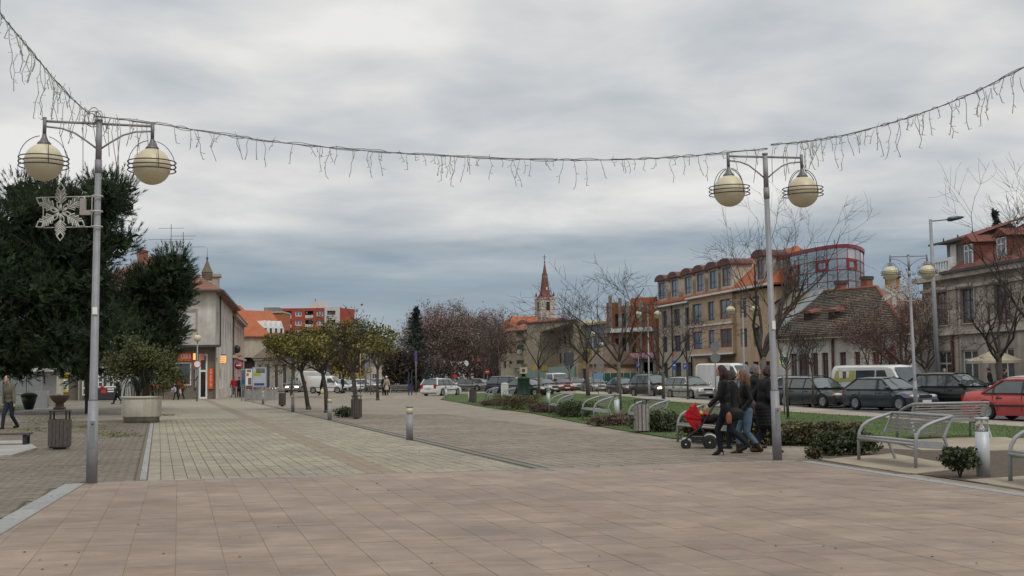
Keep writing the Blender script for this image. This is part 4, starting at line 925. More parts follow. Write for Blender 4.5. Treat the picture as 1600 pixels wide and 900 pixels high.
for i in range(len(pp) - 1):
    p, q_ = pp[i], pp[i + 1]
    for j in range(4):
        g = MB(); z0, z1 = zlev[j] + .04, zlev[j + 1] - .04; d = (q_ - p).normalized() * .04
        g.q(p + d + Zv * z0, q_ - d + Zv * z0, q_ - d + Zv * z1, p + d + Zv * z1)
        mm_ = pm1
        if i in (9, 10) and j < 3: mm_ = pm2
        if i == 8 and j == 3: mm_ = fill
        if i == 1 or (i == 2 and j < 3): mm_ = pm2
        g.obj('window_pane', mm_, r)
for i, p in enumerate(pp): fr.tube([p + Zv * zlev[0], p + Zv * ztop], .045, 4)
for z in zlev:
    for i in range(len(pp) - 1): fr.bar(pp[i] + Zv * z, pp[i + 1] + Zv * z, .08, .08)
for (i, j) in ((2, 2), (5, 2), (8, 2)):
    p, q_ = pp[i], pp[i + 1]
    for z in (zlev[j] + .1, zlev[j + 1] - .1): fr.bar(p + Zv * z, q_ + Zv * z, .24, .22)
    for s_ in (p, q_): fr.bar(s_ + Zv * zlev[j], s_ + Zv * zlev[j + 1], .24, .24, up=(0, 1, 0))
fr.obj('window_frame', redd, r)
b = MB()
for i in range(len(pp) - 1): b.bar(pp[i] + Zv * (ztop - .12), pp[i + 1] + Zv * (ztop - .12), .25, .32)
b.obj('fascia', redd, r)
b = MB(); b.prism([(p.x, p.y) for p in pp] + [(pp[0].x + 2, pp[-1].y)], ztop - .1, ztop + .02); b.obj('roof', slate, r)
b = MB(); b.prism([(p.x * .98, p.y + .3) for p in pp] + [(pp[0].x + 2, pp[-1].y)], 0, zlev[0]); b.obj('lower_wall', plbeige, r)
b = MB(); b.tube([(o0.x * 0 + 2, 3, ztop), (2, 3, ztop + 1.3)], .05, 5); b.tube([(-1.2, 3, ztop), (-1.2, 3, ztop + .5)], .12, 6); b.obj('mast', slate, r)
# ---------- low house with brown tiled roof
A2, B2 = GY(1217, 86), GY(1424, 76.0)
r, Lh = bld('low_house', A2, B2, 'long single storey cream house with a sagging brown tiled roof and two brick chimneys')
def hx(px):
    d = ray(px, 560); t = Vector((B2.x - A2.x, B2.y - A2.y)); return (A2.x * d.y - A2.y * d.x) / (d.x * t.y - d.y * t.x) * Lh
HEh = 4.15
vh = Matrix.Rotation(math.atan2((B2 - A2).y, (B2 - A2).x), 3, 'Z') @ Y_
def hx2(px, yo):
    d = ray(px, 560); t = Vector((B2.x - A2.x, B2.y - A2.y)); a = A2 + vh * yo; return (a.x * d.y - a.y * d.x) / (d.x * t.y - d.y * t.x) * Lh
def hd2(px, yo): return (A2 + (B2 - A2) / Lh * hx2(px, yo) + vh * yo).y
wpx = [(1235, 1245), (1247, 1264, 1), (1269, 1278), (1284, 1294), (1312, 1322), (1335, 1344), (1363, 1374, 2), (1386, 1400, 1)]
ops = []
for q_ in wpx:
    if len(q_) == 2: ops.append((hx(q_[0]), hx(q_[1]), 1.1, 2.95))
    else: ops.append((hx(q_[0]), hx(q_[1]), .05, 2.9))
simple_body(r, Lh, 10, HEh, plw, ops, rec=.22)
for q_, o_ in zip(wpx, ops):
    if len(q_) == 2: win(r, (0, 0, 0), X_, -Y_, o_, .2, 2, 1, brown_f, shut if 0 else glassb, sill=brown_f, fw=.12, transom=.7)
    elif q_[2] == 1: win(r, (0, 0, 0), X_, -Y_, o_, .2, 2, 1, brown_f, glass, 'door', fw=.12, transom=.7)
    else: win(r, (0, 0, 0), X_, -Y_, o_, .2, 1, 1, red_f, MATS['red_display'], 'poster_case', fw=.1)
b = MB(); b.bar((-.2, -.25, HEh - .1), (Lh + .1, -.25, HEh - .1), .45, .28); b.obj('cornice', plbeige, r)
b = MB(); b.tube([(hx(1303), -.12, 0), (hx(1303), -.12, HEh)], .08, 8); b.obj('drainpipe', mat('rust_pipe', (.10, .035, .025), rough=.8), r)
b = MB(); b.b2(hx(1399), hx(1404), -.12, -.02, 0, HEh); b.obj('pilaster', plbeige, r)
ry = 6.2; zr = EYE + (582 - 452) * hd2(1330, 6.2) / F
b = MB(); ov = .5
e = [(-.2, -ov, HEh), (Lh + .2, -ov, HEh), (Lh + .2, 12, HEh), (-.2, 12, HEh), (hx2(1290, ry), ry, zr), (hx2(1374, ry), ry, zr)]
b.add([Vector(v) for v in e], [(0, 1, 5, 4), (1, 2, 5), (2, 3, 4, 5), (3, 0, 4)]); b.add([(-.2, -ov, HEh - .15), (Lh + .2, -ov, HEh - .15), (Lh + .2, -ov, HEh), (-.2, -ov, HEh)], [(0, 1, 2, 3)])
rf = b.obj('roof', terr2, r)
# courses of tiles as real ridged rows on the visible slope
b = MB(); nrow = 26; s0, s1 = Vector(e[0]), Vector(e[1]); t0, t1 = Vector(e[4]), Vector(e[5])
for k in range(nrow):
    f = (k + .02) / nrow; a, c = s0.lerp(t0, f), s1.lerp(t1, f); f2 = (k + .9) / nrow; a2, c2_ = s0.lerp(t0, f2), s1.lerp(t1, f2); u_ = Zv * .055 - Y_ * .03
    b.t = rnd.random() * 5; n_ = 24; 
    for i in range(n_):
        b.t = rnd.random() * 5; j_ = rnd.uniform(-.012, .012); p0, p1, p2, p3 = a.lerp(c, i / n_), a.lerp(c, (i + 1) / n_), a2.lerp(c2_, (i + 1) / n_), a2.lerp(c2_, i / n_)
        b.q(p0 + u_ + Zv * j_, p1 + u_ + Zv * j_, p2 + Zv * .012, p3 + Zv * .012); b.q(p0, p1, p1 + u_ + Zv * j_, p0 + u_ + Zv * j_)
tag(b.obj('roof_tiles', mat('weathered_tiles', (.095, .083, .068), (.175, .135, .10), rough=.9, scale=.5, tint=.13, dirt=.3), rf), kind='stuff')
b = MB(); b.tube([Vector(e[4]) + Zv * .05, Vector(e[5]) + Zv * .05], .13, 6); b.tube([Vector(e[5]) + Zv * .05, Vector(e[1]) + Zv * .08], .13, 6); b.obj('ridge', terr4, rf)
for px, top in ((1317, 437), (1358, 430)):
    x = hx2(px, ry + .8); zt_ = EYE + (579 - top) * hd2(px, ry + .8) / F; b = MB(); b.b2(x - .3, x + .3, ry + .5, ry + 1.1, zr - .9, zt_ - .15); ch = b.obj('chimney', MATS['red_brick'], rf); b = MB(); b.b2(x - .36, x + .36, ry + .44, ry + 1.16, zt_ - .15, zt_ + .1); b.obj('cap', slate, ch)
for px, py in ((1273, 488), (1312, 483)):
    yy = 2.2; x = hx2(px, yy); yy = 2.0; z = HEh + (yy + ov) / (ry + ov) * (zr - HEh) + .15; b = MB()
    b.extr([(x - .55, yy - .55, z + .2), (x + .55, yy - .55, z + .2), (x + .4, yy - .55, z + .36), (x - .4, yy - .55, z + .36)], (0, 0, 0), (0, 1.1, .25)); d_ = b.obj('dormer', terr3, r); b = MB(); b.b2(x - .4, x + .4, yy - .35, yy + .6, z - .35, z + .2); b.obj('vent_box', mat('dark_wood', (.03, .022, .018), rough=.9), d_)
# big brick chimney behind the low house (seen under the lamp)
r = root('brick_chimney', GY(1399, 96), 0, 'tall square brick chimney behind the low house near the third lamp', 'chimney'); b = MB(); b.b2(-.45, .45, -.45, .45, 0, EYE + (580 - 432) * 96 / F); b.obj('stack', mat('ochre_brick', (.26, .12, .05), (.34, .17, .08), rough=.9, scale=4), r); b = MB(); b.b2(-.55, .55, -.55, .55, EYE + (580 - 432) * 96 / F, EYE + (580 - 429) * 96 / F); b.obj('cap', slate, r)
# ---------- villa at the right edge
A3 = GY(1447, 79); dv = Vector((.158, -1, 0)).normalized(); B3 = A3 + dv * 26
r, Lv = bld('villa', A3, B3, 'two storey villa with grey beige front and red tiled mansard roof at the right edge')
def vx(px):
    d = ray(px, 560); t = Vector((B3.x - A3.x, B3.y - A3.y)); return (A3.x * d.y - A3.y * d.x) / (d.x * t.y - d.y * t.x) * Lv
HEv = 7.65; FZ = 4.0
w0, w1 = vx(1475), vx(1515); step = (w1 - w0)
cxs = [vx(1475) , vx(1515), vx(1570), vx(1570) + 3.6, vx(1570) + 7.2]
ops = [(x - .8, x + .8, 4.5, 6.6) for x in cxs]; gops = [(x - .95, x + .95, .05 if i % 2 == 0 else .8, 2.9) for i, x in enumerate(cxs)]
b = MB(); wall(b, (0, 0, 0), X_, -Y_, Lv, 0, HEv, ops + gops, .25); wall(b, (0, 11, 0), -Y_, -X_, 11, 0, HEv, []); b.q((0, 0, HEv), (Lv, 0, HEv), (Lv, 11, HEv), (0, 11, HEv)); b.obj('wall', plvilla, r)
for q_ in ops: win(r, (0, 0, 0), X_, -Y_, q_, .22, 2, 1, brown_f, glassb, sill=plvilla, transom=.68, fw=.09)
for q_ in gops: win(r, (0, 0, 0), X_, -Y_, q_, .22, 2, 1, white_m, glass, 'shop_window', transom=.72, fw=.1)
b = MB(); b.b2(-.1, Lv, -.3, -.003, FZ - .15, FZ + .08); b.b2(-.3, Lv, -.62, -.003, HEv - .35, HEv - .02); b.b2(-.1, Lv, -.2, -.003, HEv - 1.0, HEv - .8)
for q_ in ops: b.b2(q_[0] - .2, q_[1] + .2, -.3, -.003, q_[3] + .12, q_[3] + .3); b.b2(q_[0] - .12, q_[0] - .01, -.07, -.003, q_[2], q_[3] + .12); b.b2(q_[1] + .01, q_[1] + .12, -.07, -.003, q_[2], q_[3] + .12)
b.obj('cornice', mat('villa_trim', (.50, .45, .38), (.62, .56, .48), rough=.9, dirt=.25), r)
b = MB()
for i in range(len(cxs) - 1): x = (cxs[i] + cxs[i + 1]) / 2; b.b2(x - .35, x + .35, -.08, -.003, 0, FZ - .16); b.b2(x - .3, x + .3, -.06, -.003, 4.4, HEv - 1.02)
b.b2(.02, .5, -.1, -.003, 0, HEv - 1.02); b.obj('pilaster', plvilla, r)
b = MB(); b.tube([(vx(1493), -.2, 0), (vx(1493), -.2, FZ)], .09, 6); b.obj('drainpipe', MATS['rust_pipe'], r)
# terrace with balustrade at the left end, then mansard
xt = vx(1493)
b = MB(); b.b2(.1, xt, -.1, .12, HEv + .85, HEv + 1.0); b.b2(.1, xt, -.1, .12, HEv, HEv + .12); b.b2(xt - .3, xt, -.12, .14, HEv, HEv + 1.05)
n_ = int(xt / .32)
for i in range(n_): b.lathe([(.05, HEv + .12), (.09, HEv + .35), (.04, HEv + .6), (.07, HEv + .85)], 6, (.25 + i * .32, 0, 0))
b.obj('balustrade', white_m, r)
zt0 = HEv + 3.4
b = MB(); b.b2(.3, xt + .6, 1.6, 8, HEv, HEv + 2.5); b.obj('attic_wall', plgrey, r); boxo('door', white_m, r, .9, 1.6, 1.5, 1.59, HEv + .05, HEv + 2.1)
b = MB(); x0 = xt - .1
b.add([(x0, -.55, HEv), (Lv, -.55, HEv), (Lv, 2.4, HEv + 2.1), (x0 + .9, 2.4, HEv + 2.1), (Lv, 5.5, HEv + 4.0), (x0 + 3.4, 5.5, HEv + 4.0), (x0, 11.5, HEv), (Lv, 11.5, HEv)], [(0, 1, 2, 3), (3, 2, 4, 5), (0, 3, 5, 6), (5, 4, 7, 6)])
b.add([(-.4, .9, HEv + 2.25), (x0 + 1.2, .9, HEv + 2.25), (x0 + 3.4, 5.5, HEv + 3.95), (1.2, 5.5, HEv + 3.6), (-.4, 9, HEv + 2.25)], [(0, 1, 2, 3), (3, 4, 0)])
rf = b.obj('roof', terr3, r)
b = MB(); b.bar((xt - .2, -.72, HEv + .03), (Lv, -.72, HEv + .03), .2, .16); b.bar((-.5, .8, HEv + 2.22), (x0 + 1.2, .8, HEv + 2.22), .15, .12); b.obj('gutter', slate, r)
for i, px in enumerate((1516, 1568)):
    x = vx(px); b = MB(); b.b2(x - .62, x + .62, .2, 2.8, HEv + .15, HEv + 1.75); d_ = b.obj('dormer', terr3, r); win(d_, (x - .47, .2, 0), X_, -Y_, (0, .94, HEv + .35, HEv + 1.65), -.02, 2, 1, white_m, glassb, transom=.7)
    b = MB(); b.extr([(x - .8, .0, HEv + 1.72), (x + .8, .0, HEv + 1.72), (x, .0, HEv + 2.2)], (0, 0, 0), (0, 3.4, .1)); b.obj('dormer_roof', terr3, d_)
b = MB()
for i in range(14): b.lathe([(.09, 0), (.03, .15), (.05, .22), (.005, .3)], 6, (.2 + i * .75 + 1, 5.5 * min(1, i / 8) + .9 * (1 - min(1, i / 8)), HEv + 2.25 + min(i, 8) * .15))
b.obj('ridge_finial', terr3, rf)
# cafe umbrella by the villa
q0 = GY(1556, 66); r = root('parasol', q0, 0, 'beige cafe parasol open in front of the villa shop', 'parasol'); b = MB(); b.lathe([(1.6, 2.0), (1.55, 2.15), (.05, 2.75), (.02, 2.8)], 8, smooth=False); b.obj('canopy', mat('beige_canvas', (.36, .32, .24), rough=.9), r); b = MB(); b.tube([(0, 0, 0), (0, 0, 2.7)], .03); b.obj('pole', white_m, r)
# ---------- far ring: distant houses and woods
far_r = [(560, 320, 5.5, 14, plbeige, terr2, 'far low beige house left of the dark spruce'), (700, 300, 6.2, 14, plbeige, terr4, 'far pale house behind the red leaved trees'), (740, 260, 5, 10, mat('dark_red_wall', (.16, .04, .035), (.22, .07, .05), rough=.9), terr4, 'far dark red shop house at the end of the square')]
for px, Y, h, L_, wm_, rm_, lab in far_r:
    r, L3 = bld('far_house', GY(px, Y), GY(px, Y) + Vector((L_, 0, 0)), lab); ops = [(1 + i * 2.6, 2.2 + i * 2.6, 1, 2.6) for i in range(int(L_ / 2.7))]
    simple_body(r, L3, 8, h, wm_, ops)
    for q_ in ops: win(r, (0, 0, 0), X_, -Y_, q_)
    b = MB(); gable(b, L3, 8, h, 2.8, .4); b.obj('roof', rm_, r)
wh = GY(716, 200); r = root('white_kiosk', wh, 0, 'small plain white building between bare trunks left of the cream flats', 'kiosk'); kx2 = 200 / F
b = MB(); pr = [(0, 0, 0), (23 * kx2, 0, 0), (23 * kx2, 0, 3.2), (12 * kx2, 0, 4.3), (0, 0, 3.9)]; b.extr(pr, (0, 0, 0), (0, 5, 0)); b.obj('wall', white_m, r); boxo('door', brown_f, r, 17 * kx2, 20 * kx2, -.05, -.003, .5, 2.5)
# ================================================================== TREES AND PLANTS
def rdir(g, up=0):
    v = Vector((g.gauss(0, 1), g.gauss(0, 1), g.gauss(0, 1) + up)); return v.normalized()
def bare(seed, H, tr, th, spread, twr=.010, nb=5, levels=3, lean=0, up=.35, dens=1.0, leaf=None, fork=False):
    """trunk mesh, branch mesh, tips"""
    g = random.Random(seed); T = MB(); B = MB(); tips = []
    top = Vector((lean * th, 0, th)); pts = [Vector((0, 0, -.05)), Vector((lean * th * .4 + g.uniform(-.05, .05), g.uniform(-.05, .05), th * .5)), top]
    T.tube(pts, [tr * 1.25, tr, tr * .85], 9)
    T.tube([Vector((0, 0, -.05)), Vector((0, 0, .18))], [tr * 1.7, tr * 1.2], 9)
    def grow(p, d, ln, r_, lv):
        k = 5 if lv == 0 else 4 if lv == 1 else 3; pts = [p]; q_ = p.copy(); dd = d.copy()
        for i in range(k):
            dd = (dd + Vector((g.gauss(0, .21), g.gauss(0, .21), g.gauss(0, .13) + up * .14)) ).normalized(); q_ = q_ + dd * ln / k; pts.append(q_.copy())
        rr = [max(twr * .6, r_ * (1 - .72 * i / k)) for i in range(k + 1)]
        B.tube(pts, rr, 5 if lv == 0 else 4 if lv == 1 else 3, cap=False)
        tips.append(pts[-1]); 
        if lv >= 2: tips.append(pts[-2])
        if lv >= levels: return
        nchild = int((nb + 1 if lv == 0 else nb) * dens)
        for c in range(nchild):
            f = g.uniform(.25, .98) if lv else g.uniform(.3, .98); i = min(int(f * k), k - 1); s_ = pts[i].lerp(pts[i + 1], f * k - i); ax = (pts[i + 1] - pts[i]).normalized()
            sd_ = (rdir(g) - ax * .2); sd_ = (sd_ - ax * sd_.dot(ax)).normalized(); nd_ = (ax * .75 + sd_ * g.uniform(.5, .95) + Zv * up * .3).normalized()
            grow(s_, nd_, ln * g.uniform(.42, .66), max(twr, rr[i] * .55), lv + 1)
    n0 = nb + 1
    for i in range(n0):
        a = 2 * math.pi * (i + g.uniform(-.25, .25)) / n0; el = g.uniform(.55, 1.15); out = spread
        d = Vector((math.cos(a) * out, math.sin(a) * out, (H - th) * g.uniform(.65, 1.0))); ln = d.length; z0 = g.uniform(.8, 1.0)
        grow(Vector((lean * th * z0, 0, th * z0)), d.normalized(), ln * .70, tr * .55, 0)
    grow(top, Vector((lean * .3, 0, 1)), (H - th) * .62, tr * .62, 0)
    return T, B, tips
TC = {}
def tree(kind, key, loc, label, group=None, rz=0, barkm=None, twm=None, leafm=None, leaves=0, lsize=.05, scale=1, sigma=.25, **kw):
    if key not in TC:
        T, B, tips = bare(**kw); tm, bmh = T.mesh('trunk', barkm or bark), B.mesh('crown', twm or twig); lm = None
        if leaves:
            g = random.Random(kw['seed'] + 99); Lf = MB()
            for _ in range(leaves):
                p = g.choice(tips) + Vector((g.gauss(0, sigma), g.gauss(0, sigma), g.gauss(0, sigma * .8))); Lf.t = g.random() * 5; n = rdir(g, .6); u = n.orthogonal().normalized() * lsize * g.uniform(.6, 1.4); v = n.cross(u).normalized() * lsize * g.uniform(.5, 1)
                Lf.add([p - u, p + v, p + u, p - v], [(0, 1, 2, 3)])
            lm = Lf.mesh('leaves', leafm)
        TC[key] = (tm, bmh, lm)
    tm, bmh, lm = TC[key]
    r = root(kind, loc, rz, label, 'tree', group); link('trunk', tm, r); c = link('crown', bmh, r)
    if lm: tag(link('leaves', lm, c), kind='stuff')
    r.scale = (scale,) * 3; return r
lf_green = mat('olive_leaves', (.070, .074, .014), (.20, .175, .040), rough=.8, scale=1.2, tint=.3)
lf_brown = mat('russet_leaves', (.15, .108, .082), (.26, .195, .15), rough=.9, scale=.8, tint=.3)
lf_red = mat('dark_red_leaves', (.12, .055, .045), (.21, .10, .08), rough=.9, scale=.8, tint=.3)
lf_yel = mat('yellow_leaves', (.20, .14, .02), (.30, .22, .03), rough=.9, scale=.8, tint=.25)
lf_thin = mat('thin_green', (.055, .06, .03), (.10, .10, .055), rough=.9, scale=.6, tint=.3)
twig_r = mat('reddish_twig', (.075, .053, .043), (.125, .09, .073), rough=.9, scale=3)
# large bare tree behind the right lamp
tree('bare_tree', 'big', G(1194, 640), 'large spreading bare tree behind the right lamp post', seed=5, H=9.2, tr=.17, th=2.3, spread=2.8, nb=4, levels=3, twr=.008, up=.35, barkm=bark_p, twm=bark_p if 0 else twig)
tree('bare_tree', 'mid', G(968, 648), 'bare tree with crossing branches on the lawn behind the fifth bench', 'bare lawn trees', seed=11, H=6.3, tr=.09, th=2.1, spread=2.6, nb=4, levels=3, twr=.008, up=.3, barkm=bark_p)
tree('bare_tree', 'mid2', G(919, 622), 'slender bare tree left of the crossing branches in front of the yellow building', 'bare lawn trees', seed=13, H=7.9, tr=.13, th=2.8, spread=2.8, nb=4, levels=3, twr=.010, barkm=bark_p)
tree('bare_tree', 'mid', G(1037, 631), 'bare tree beside the silver estate car and dark minivan', 'bare lawn trees', rz=2.2, scale=.95, seed=11, H=6.4, tr=.12, th=2.4, spread=2.5)
tree('bare_tree', 'thin', G(1075, 624), 'thin bare street tree in front of the silver estate car', 'bare lawn trees', seed=17, H=6.0, tr=.06, th=2.4, spread=1.6, nb=3, levels=3, twr=.009)
tree('bare_tree', 'mid', G(842, 619), 'bare tree in front of the cream flats with dense fine twigs', 'bare lawn trees', rz=4.1, scale=1.1, seed=11, H=6.4, tr=.12, th=2.4, spread=2.5)
tree('bare_tree', 'tall', G(781, 611), 'tall thin bare tree by the corner of the cream flats', 'bare lawn trees', seed=19, H=9, tr=.11, th=3.5, spread=2.4, nb=3, levels=3, twr=.014)
tree('bare_tree', 'thin', G(1000, 612), 'bare street tree in front of the brick shell', 'bare lawn trees', rz=3, scale=1.0, seed=17, H=6.2, tr=.07, th=2.4, spread=1.7)
tree('bare_tree', 'mid2', G(890, 606), 'bare tree beside the recess of the cream block', 'bare lawn trees', rz=2.5, scale=.95, seed=13, H=7.2, tr=.13, th=3.0, spread=2.6)
# young pollards on the lawn at the right
for i, (px, py, sc_, lab) in enumerate(((1232, 656, .86, 'young bare sapling just right of the right lamp post'), (1270, 637, 1.25, 'young broom shaped bare tree in front of the grey estate car'))):
    tree('young_tree', 'pol%d' % i, G(px, py), lab, seed=31 + i, H=3.6 if i else 3.6, tr=.045, th=2.0, spread=1.15, nb=5, levels=2, twr=.009, up=.6, rz=i * 2.1)
tree('young_tree', 'broom', G(1335, 606), 'low bushy bare tree behind the white minibus', seed=41, H=6.0, tr=.13, th=2.6, spread=2.3, nb=7, levels=3, twr=.016, up=.5, twm=twig)
tree('autumn_tree', 'redt', GY(1412, 66), 'dark red twiggy tree with forked trunk in front of the low house', leafm=lf_red, leaves=3200, lsize=.050, seed=47, H=6.4, tr=.15, th=1.9, spread=3.0, nb=5, levels=3, twr=.011, up=.35, twm=twig_r)
tree('autumn_tree', 'redt', GY(1372, 70), 'dark red twiggy tree behind the minibus roof', rz=2.4, scale=.72, seed=47, H=6.8)
tree('bare_tree', 'vil', GY(1562, 55), 'dark bare tree in front of the villa windows', seed=53, H=6.2, tr=.14, th=2.4, spread=2.4, nb=4, levels=3, twr=.010, up=.35)
tree('bare_tree', 'vil2', GY(1630, 50), 'tall bare tree at the right edge reaching over the villa roof', seed=59, H=10.6, tr=.13, th=3.5, spread=4.2, nb=4, levels=3, twr=.008, up=.4)
tree('bare_tree', 'vil', GY(1448, 66), 'dark bare tree by the left corner of the villa', rz=4, scale=.75, seed=53, H=7.4)
# leafy umbrella trees, left middle
def umbrella(seed, key, loc, label, lean, H, th, rx, mat_, n, flat=.34, rz=0, scale=1, dens=1):
    if key not in TC:
        T, B, tips = bare(seed=seed, H=H * .97, tr=.095, th=th, spread=rx * .75, nb=6, levels=2, twr=.012, lean=lean, up=.1); g = random.Random(seed); Lf = MB(); cz = th + (H - th) * .42; lobes = []
        for k in range(16):
            a = g.random() * 6.28; rr_ = rx * math.sqrt(g.random()) * .82; lobes.append((Vector((lean * th + rr_ * math.cos(a), rr_ * math.sin(a), cz + g.uniform(-.10, .42) * (H - th) * (1 - rr_ / rx * .75))), g.uniform(.22, .38) * rx))
        for _ in range(n):
            c, r0_ = g.choice(lobes); d = rdir(g); p = c + Vector((d.x * r0_, d.y * r0_, d.z * r0_ * .6)) * g.uniform(.55, 1.08)
            if g.random() < .12: p = g.choice(tips) + Vector((g.gauss(0, .12), g.gauss(0, .12), g.gauss(0, .1)))
            Lf.t = g.random() * 5; nn = rdir(g, .8); u = nn.orthogonal().normalized() * g.uniform(.035, .075); v = nn.cross(u).normalized() * g.uniform(.03, .06); Lf.add([p - u, p + v, p + u, p - v], [(0, 1, 2, 3)])
        TC[key] = (T.mesh('trunk', bark), B.mesh('crown', bark), Lf.mesh('leaves', mat_))
    tm, bmh, lm = TC[key]; r = root('leafy_tree', loc, rz, label, 'tree', 'small leafy trees along the drain'); link('trunk', tm, r); c = link('crown', bmh, r); tag(link('leaves', lm, c), kind='stuff'); r.scale = (scale,) * 3; return r
umbrella(61, 'um1', G(482, 640), 'leaning olive green umbrella tree nearest the street front', -.20, 4.5, 2.1, 2.2, lf_green, 10500)
umbrella(62, 'um2', G(511, 645), 'middle umbrella tree with olive and brown leaves between two others', -.12, 4.1, 2.0, 1.7, lf_green, 7000)
umbrella(63, 'um3', G(558, 651), 'rightmost small tree with thin yellow green crown beside the litter bin', -.10, 4.4, 1.8, 1.95, lf_green, 4300)
umbrella(64, 'um4', G(455, 622), 'farther umbrella tree behind the leaning one', .05, 5.2, 2.6, 2.3, lf_green, 6500)
umbrella(65, 'um5', GY(590, 85), 'sparse pale green tree right of the small bin tree', .0, 5.2, 2.3, 1.6, lf_green, 1600)
# yellow bush tree behind vans
tree('autumn_tree', 'yel', GY(540, 165), 'yellow leaved tree behind the white vans', leafm=lf_yel, leaves=5000, lsize=.16, seed=71, H=6.2, tr=.15, th=1.5, spread=3.0, nb=6, levels=2, twr=.02, sigma=.5)
# row of russet trees in the background, each its own
bgT = [(664, 150, 8.4, 3.2), (686, 165, 10.2, 4.0), (706, 150, 9.6, 3.4), (735, 150, 9.0, 3.6), (756, 165, 9.4, 3.6), (770, 140, 7.6, 2.6), (668, 200, 11, 4), (723, 205, 12, 4.2), (700, 230, 9, 3.5)]
for i, (px, Y, H, sp_) in enumerate(bgT):
    tree('autumn_tree', 'rus%d' % (i % 3), GY(px, Y), ['russet leaved tree beside the dark spruce', 'tall russet tree behind the white estate car', 'russet tree above the white estate bonnet', 'rust brown tree in front of the small white building', 'rust brown tree left of the cream flats', 'short reddish tree at the foot of the cream flats', 'far russet tree behind the spruce side row', 'tallest far russet tree in the middle of the row', 'far brown tree behind the white estate roof'][i], 'autumn trees across the square', rz=i * 1.3, scale=H / 9.0, leafm=[lf_brown, lf_red, lf_brown][i % 3], leaves=[3600, 4200, 3000][i % 3], lsize=.09, seed=81 + i % 3, H=9.6, tr=.13, th=2.2, spread=3.3, nb=5, levels=3, twr=.017, up=.5, twm=twig_r, sigma=.35)
for i, (px, Y, H) in enumerate(((762, 240, 13.2), (792, 260, 12), (815, 280, 12.5), (880, 240, 9), (905, 250, 11), (745, 270, 12))):
    tree('bare_tree', 'farb', GY(px, Y), ['pale far bare tree over the cream flats roof', 'far bare tree beside the orange gable', 'far bare tree behind the orange gable', 'low far bare tree right of the church', 'far bare tree behind the yellow building', 'far greenish tree over the russet row'][i], 'far bare trees', rz=i * 1.1, scale=H / 10, seed=91, H=10, tr=.18, th=3, spread=3.6, nb=6, levels=3, twr=.035, up=.4, twm=mat('far_twig', (.10, .085, .07), (.15, .13, .11), rough=.9), leafm=lf_thin, leaves=2500, lsize=.12, sigma=.4)
def conifer(loc, H, W, label, seed, m, kind='spruce_tree'):
    g = random.Random(seed); r = root(kind, loc, 0, label, 'tree'); b = MB(); b.tube([(0, 0, 0), (0, 0, H * .96)], [.2, .02], 7); b.obj('trunk', bark, r); c = MB()
    z = H * .12
    while z < H:
        rr_ = W * (1 - z / H) ** .8 * .5; 
        for i in range(9):
            a = g.random() * 6.28; ln = rr_ * g.uniform(.5, 1.15) + .15; tip = Vector((math.cos(a) * ln, math.sin(a) * ln, z - ln * .15 + g.uniform(0, .5)))
            for k in range(9):
                f = g.uniform(.15, 1); p = Vector((0, 0, z)).lerp(tip, f); s_ = .30 * g.uniform(.6, 1.4) * (1.2 - f * .6); u = rdir(g) * s_; v = rdir(g) * s_ * .5; c.t = g.random(); c.add([p - u, p + v, p + u], [(0, 1, 2)])
        z += H * .028
    tag(c.obj('crown', m, r, fix=False), kind=None); return r
needle = mat('pine_needles', (.012, .025, .010), (.037, .060, .022), rough=.95, scale=.7, tint=.35)
needle_d = mat('spruce_needles', (.010, .022, .018), (.020, .038, .028), rough=.8, scale=.8, tint=.3)
conifer(GY(650, 132), 9.0, 7.0, 'dark spruce standing between the far trees left of the white estate car', 3, needle_d)
conifer(GY(1565, 100), 14.8, 4.0, 'small dark conifer tip behind the villa roof', 4, needle_d)
# big black pines: upswept shoots bristling with needles
def pine(loc, label, lobes, seed, trunk_pts, tr, nshoot):
    g = random.Random(seed); r = root('pine_tree', loc, 0, label, 'tree', 'black pines at the left of the square'); b = MB(); b.tube(trunk_pts, [tr, tr * .85, tr * .6, tr * .3][:len(trunk_pts)], 10)
    b.obj('trunk', bark, r)
    br = MB(); c = MB()
    tot = sum(q_[1][0] * q_[1][1] for q_ in lobes)
    for (cc, rr_) in lobes:
        cc = Vector(cc); near_ = min(trunk_pts[1:], key=lambda t: abs(t[2] - cc.z + 1.5)); br.tube([Vector(near_), Vector(near_).lerp(cc, .5) + Vector((0, 0, -.3)), cc], [.09, .06, .03], 5, cap=False)
        n = int(nshoot * rr_[0] * rr_[1] / tot)
        for _ in range(n):
            d = rdir(g); f = g.uniform(.45, 1.02) ** .6; p = cc + Vector((d.x * rr_[0], d.y * rr_[0], d.z * rr_[1])) * f
            ax = (d * .95 + Vector((0, 0, .75)) + rdir(g) * .25).normalized(); ln = g.uniform(.32, .66); w_ = g.uniform(.15, .24); c.t = g.random() * 9
            o1 = ax.orthogonal().normalized(); o2 = ax.cross(o1)
            for k in range(22):
                h = g.random(); a = g.random() * 6.28; rad = o1 * math.cos(a) + o2 * math.sin(a); s_ = p + ax * ln * h; e_ = s_ + rad * w_ * (1 - .5 * h) + ax * g.uniform(.12, .24); sd_ = rad.cross(ax) * .015
                c.add([s_ - sd_, s_ + sd_, e_], [(0, 1, 2)])
        for _ in range(int(n * .8)):       # darker inner sprays that close the crown
            d = rdir(g); p = cc + Vector((d.x * rr_[0], d.y * rr_[0], d.z * rr_[1])) * g.uniform(.1, .74); c.t = g.random() * 9
            for k in range(3): u = rdir(g) * g.uniform(.2, .42); v = rdir(g) * .2; c.add([p - u, p + v, p + u], [(0, 1, 2)])
    cr2 = c.obj('crown', needle, r, fix=False); br.obj('branches', bark, r); return r
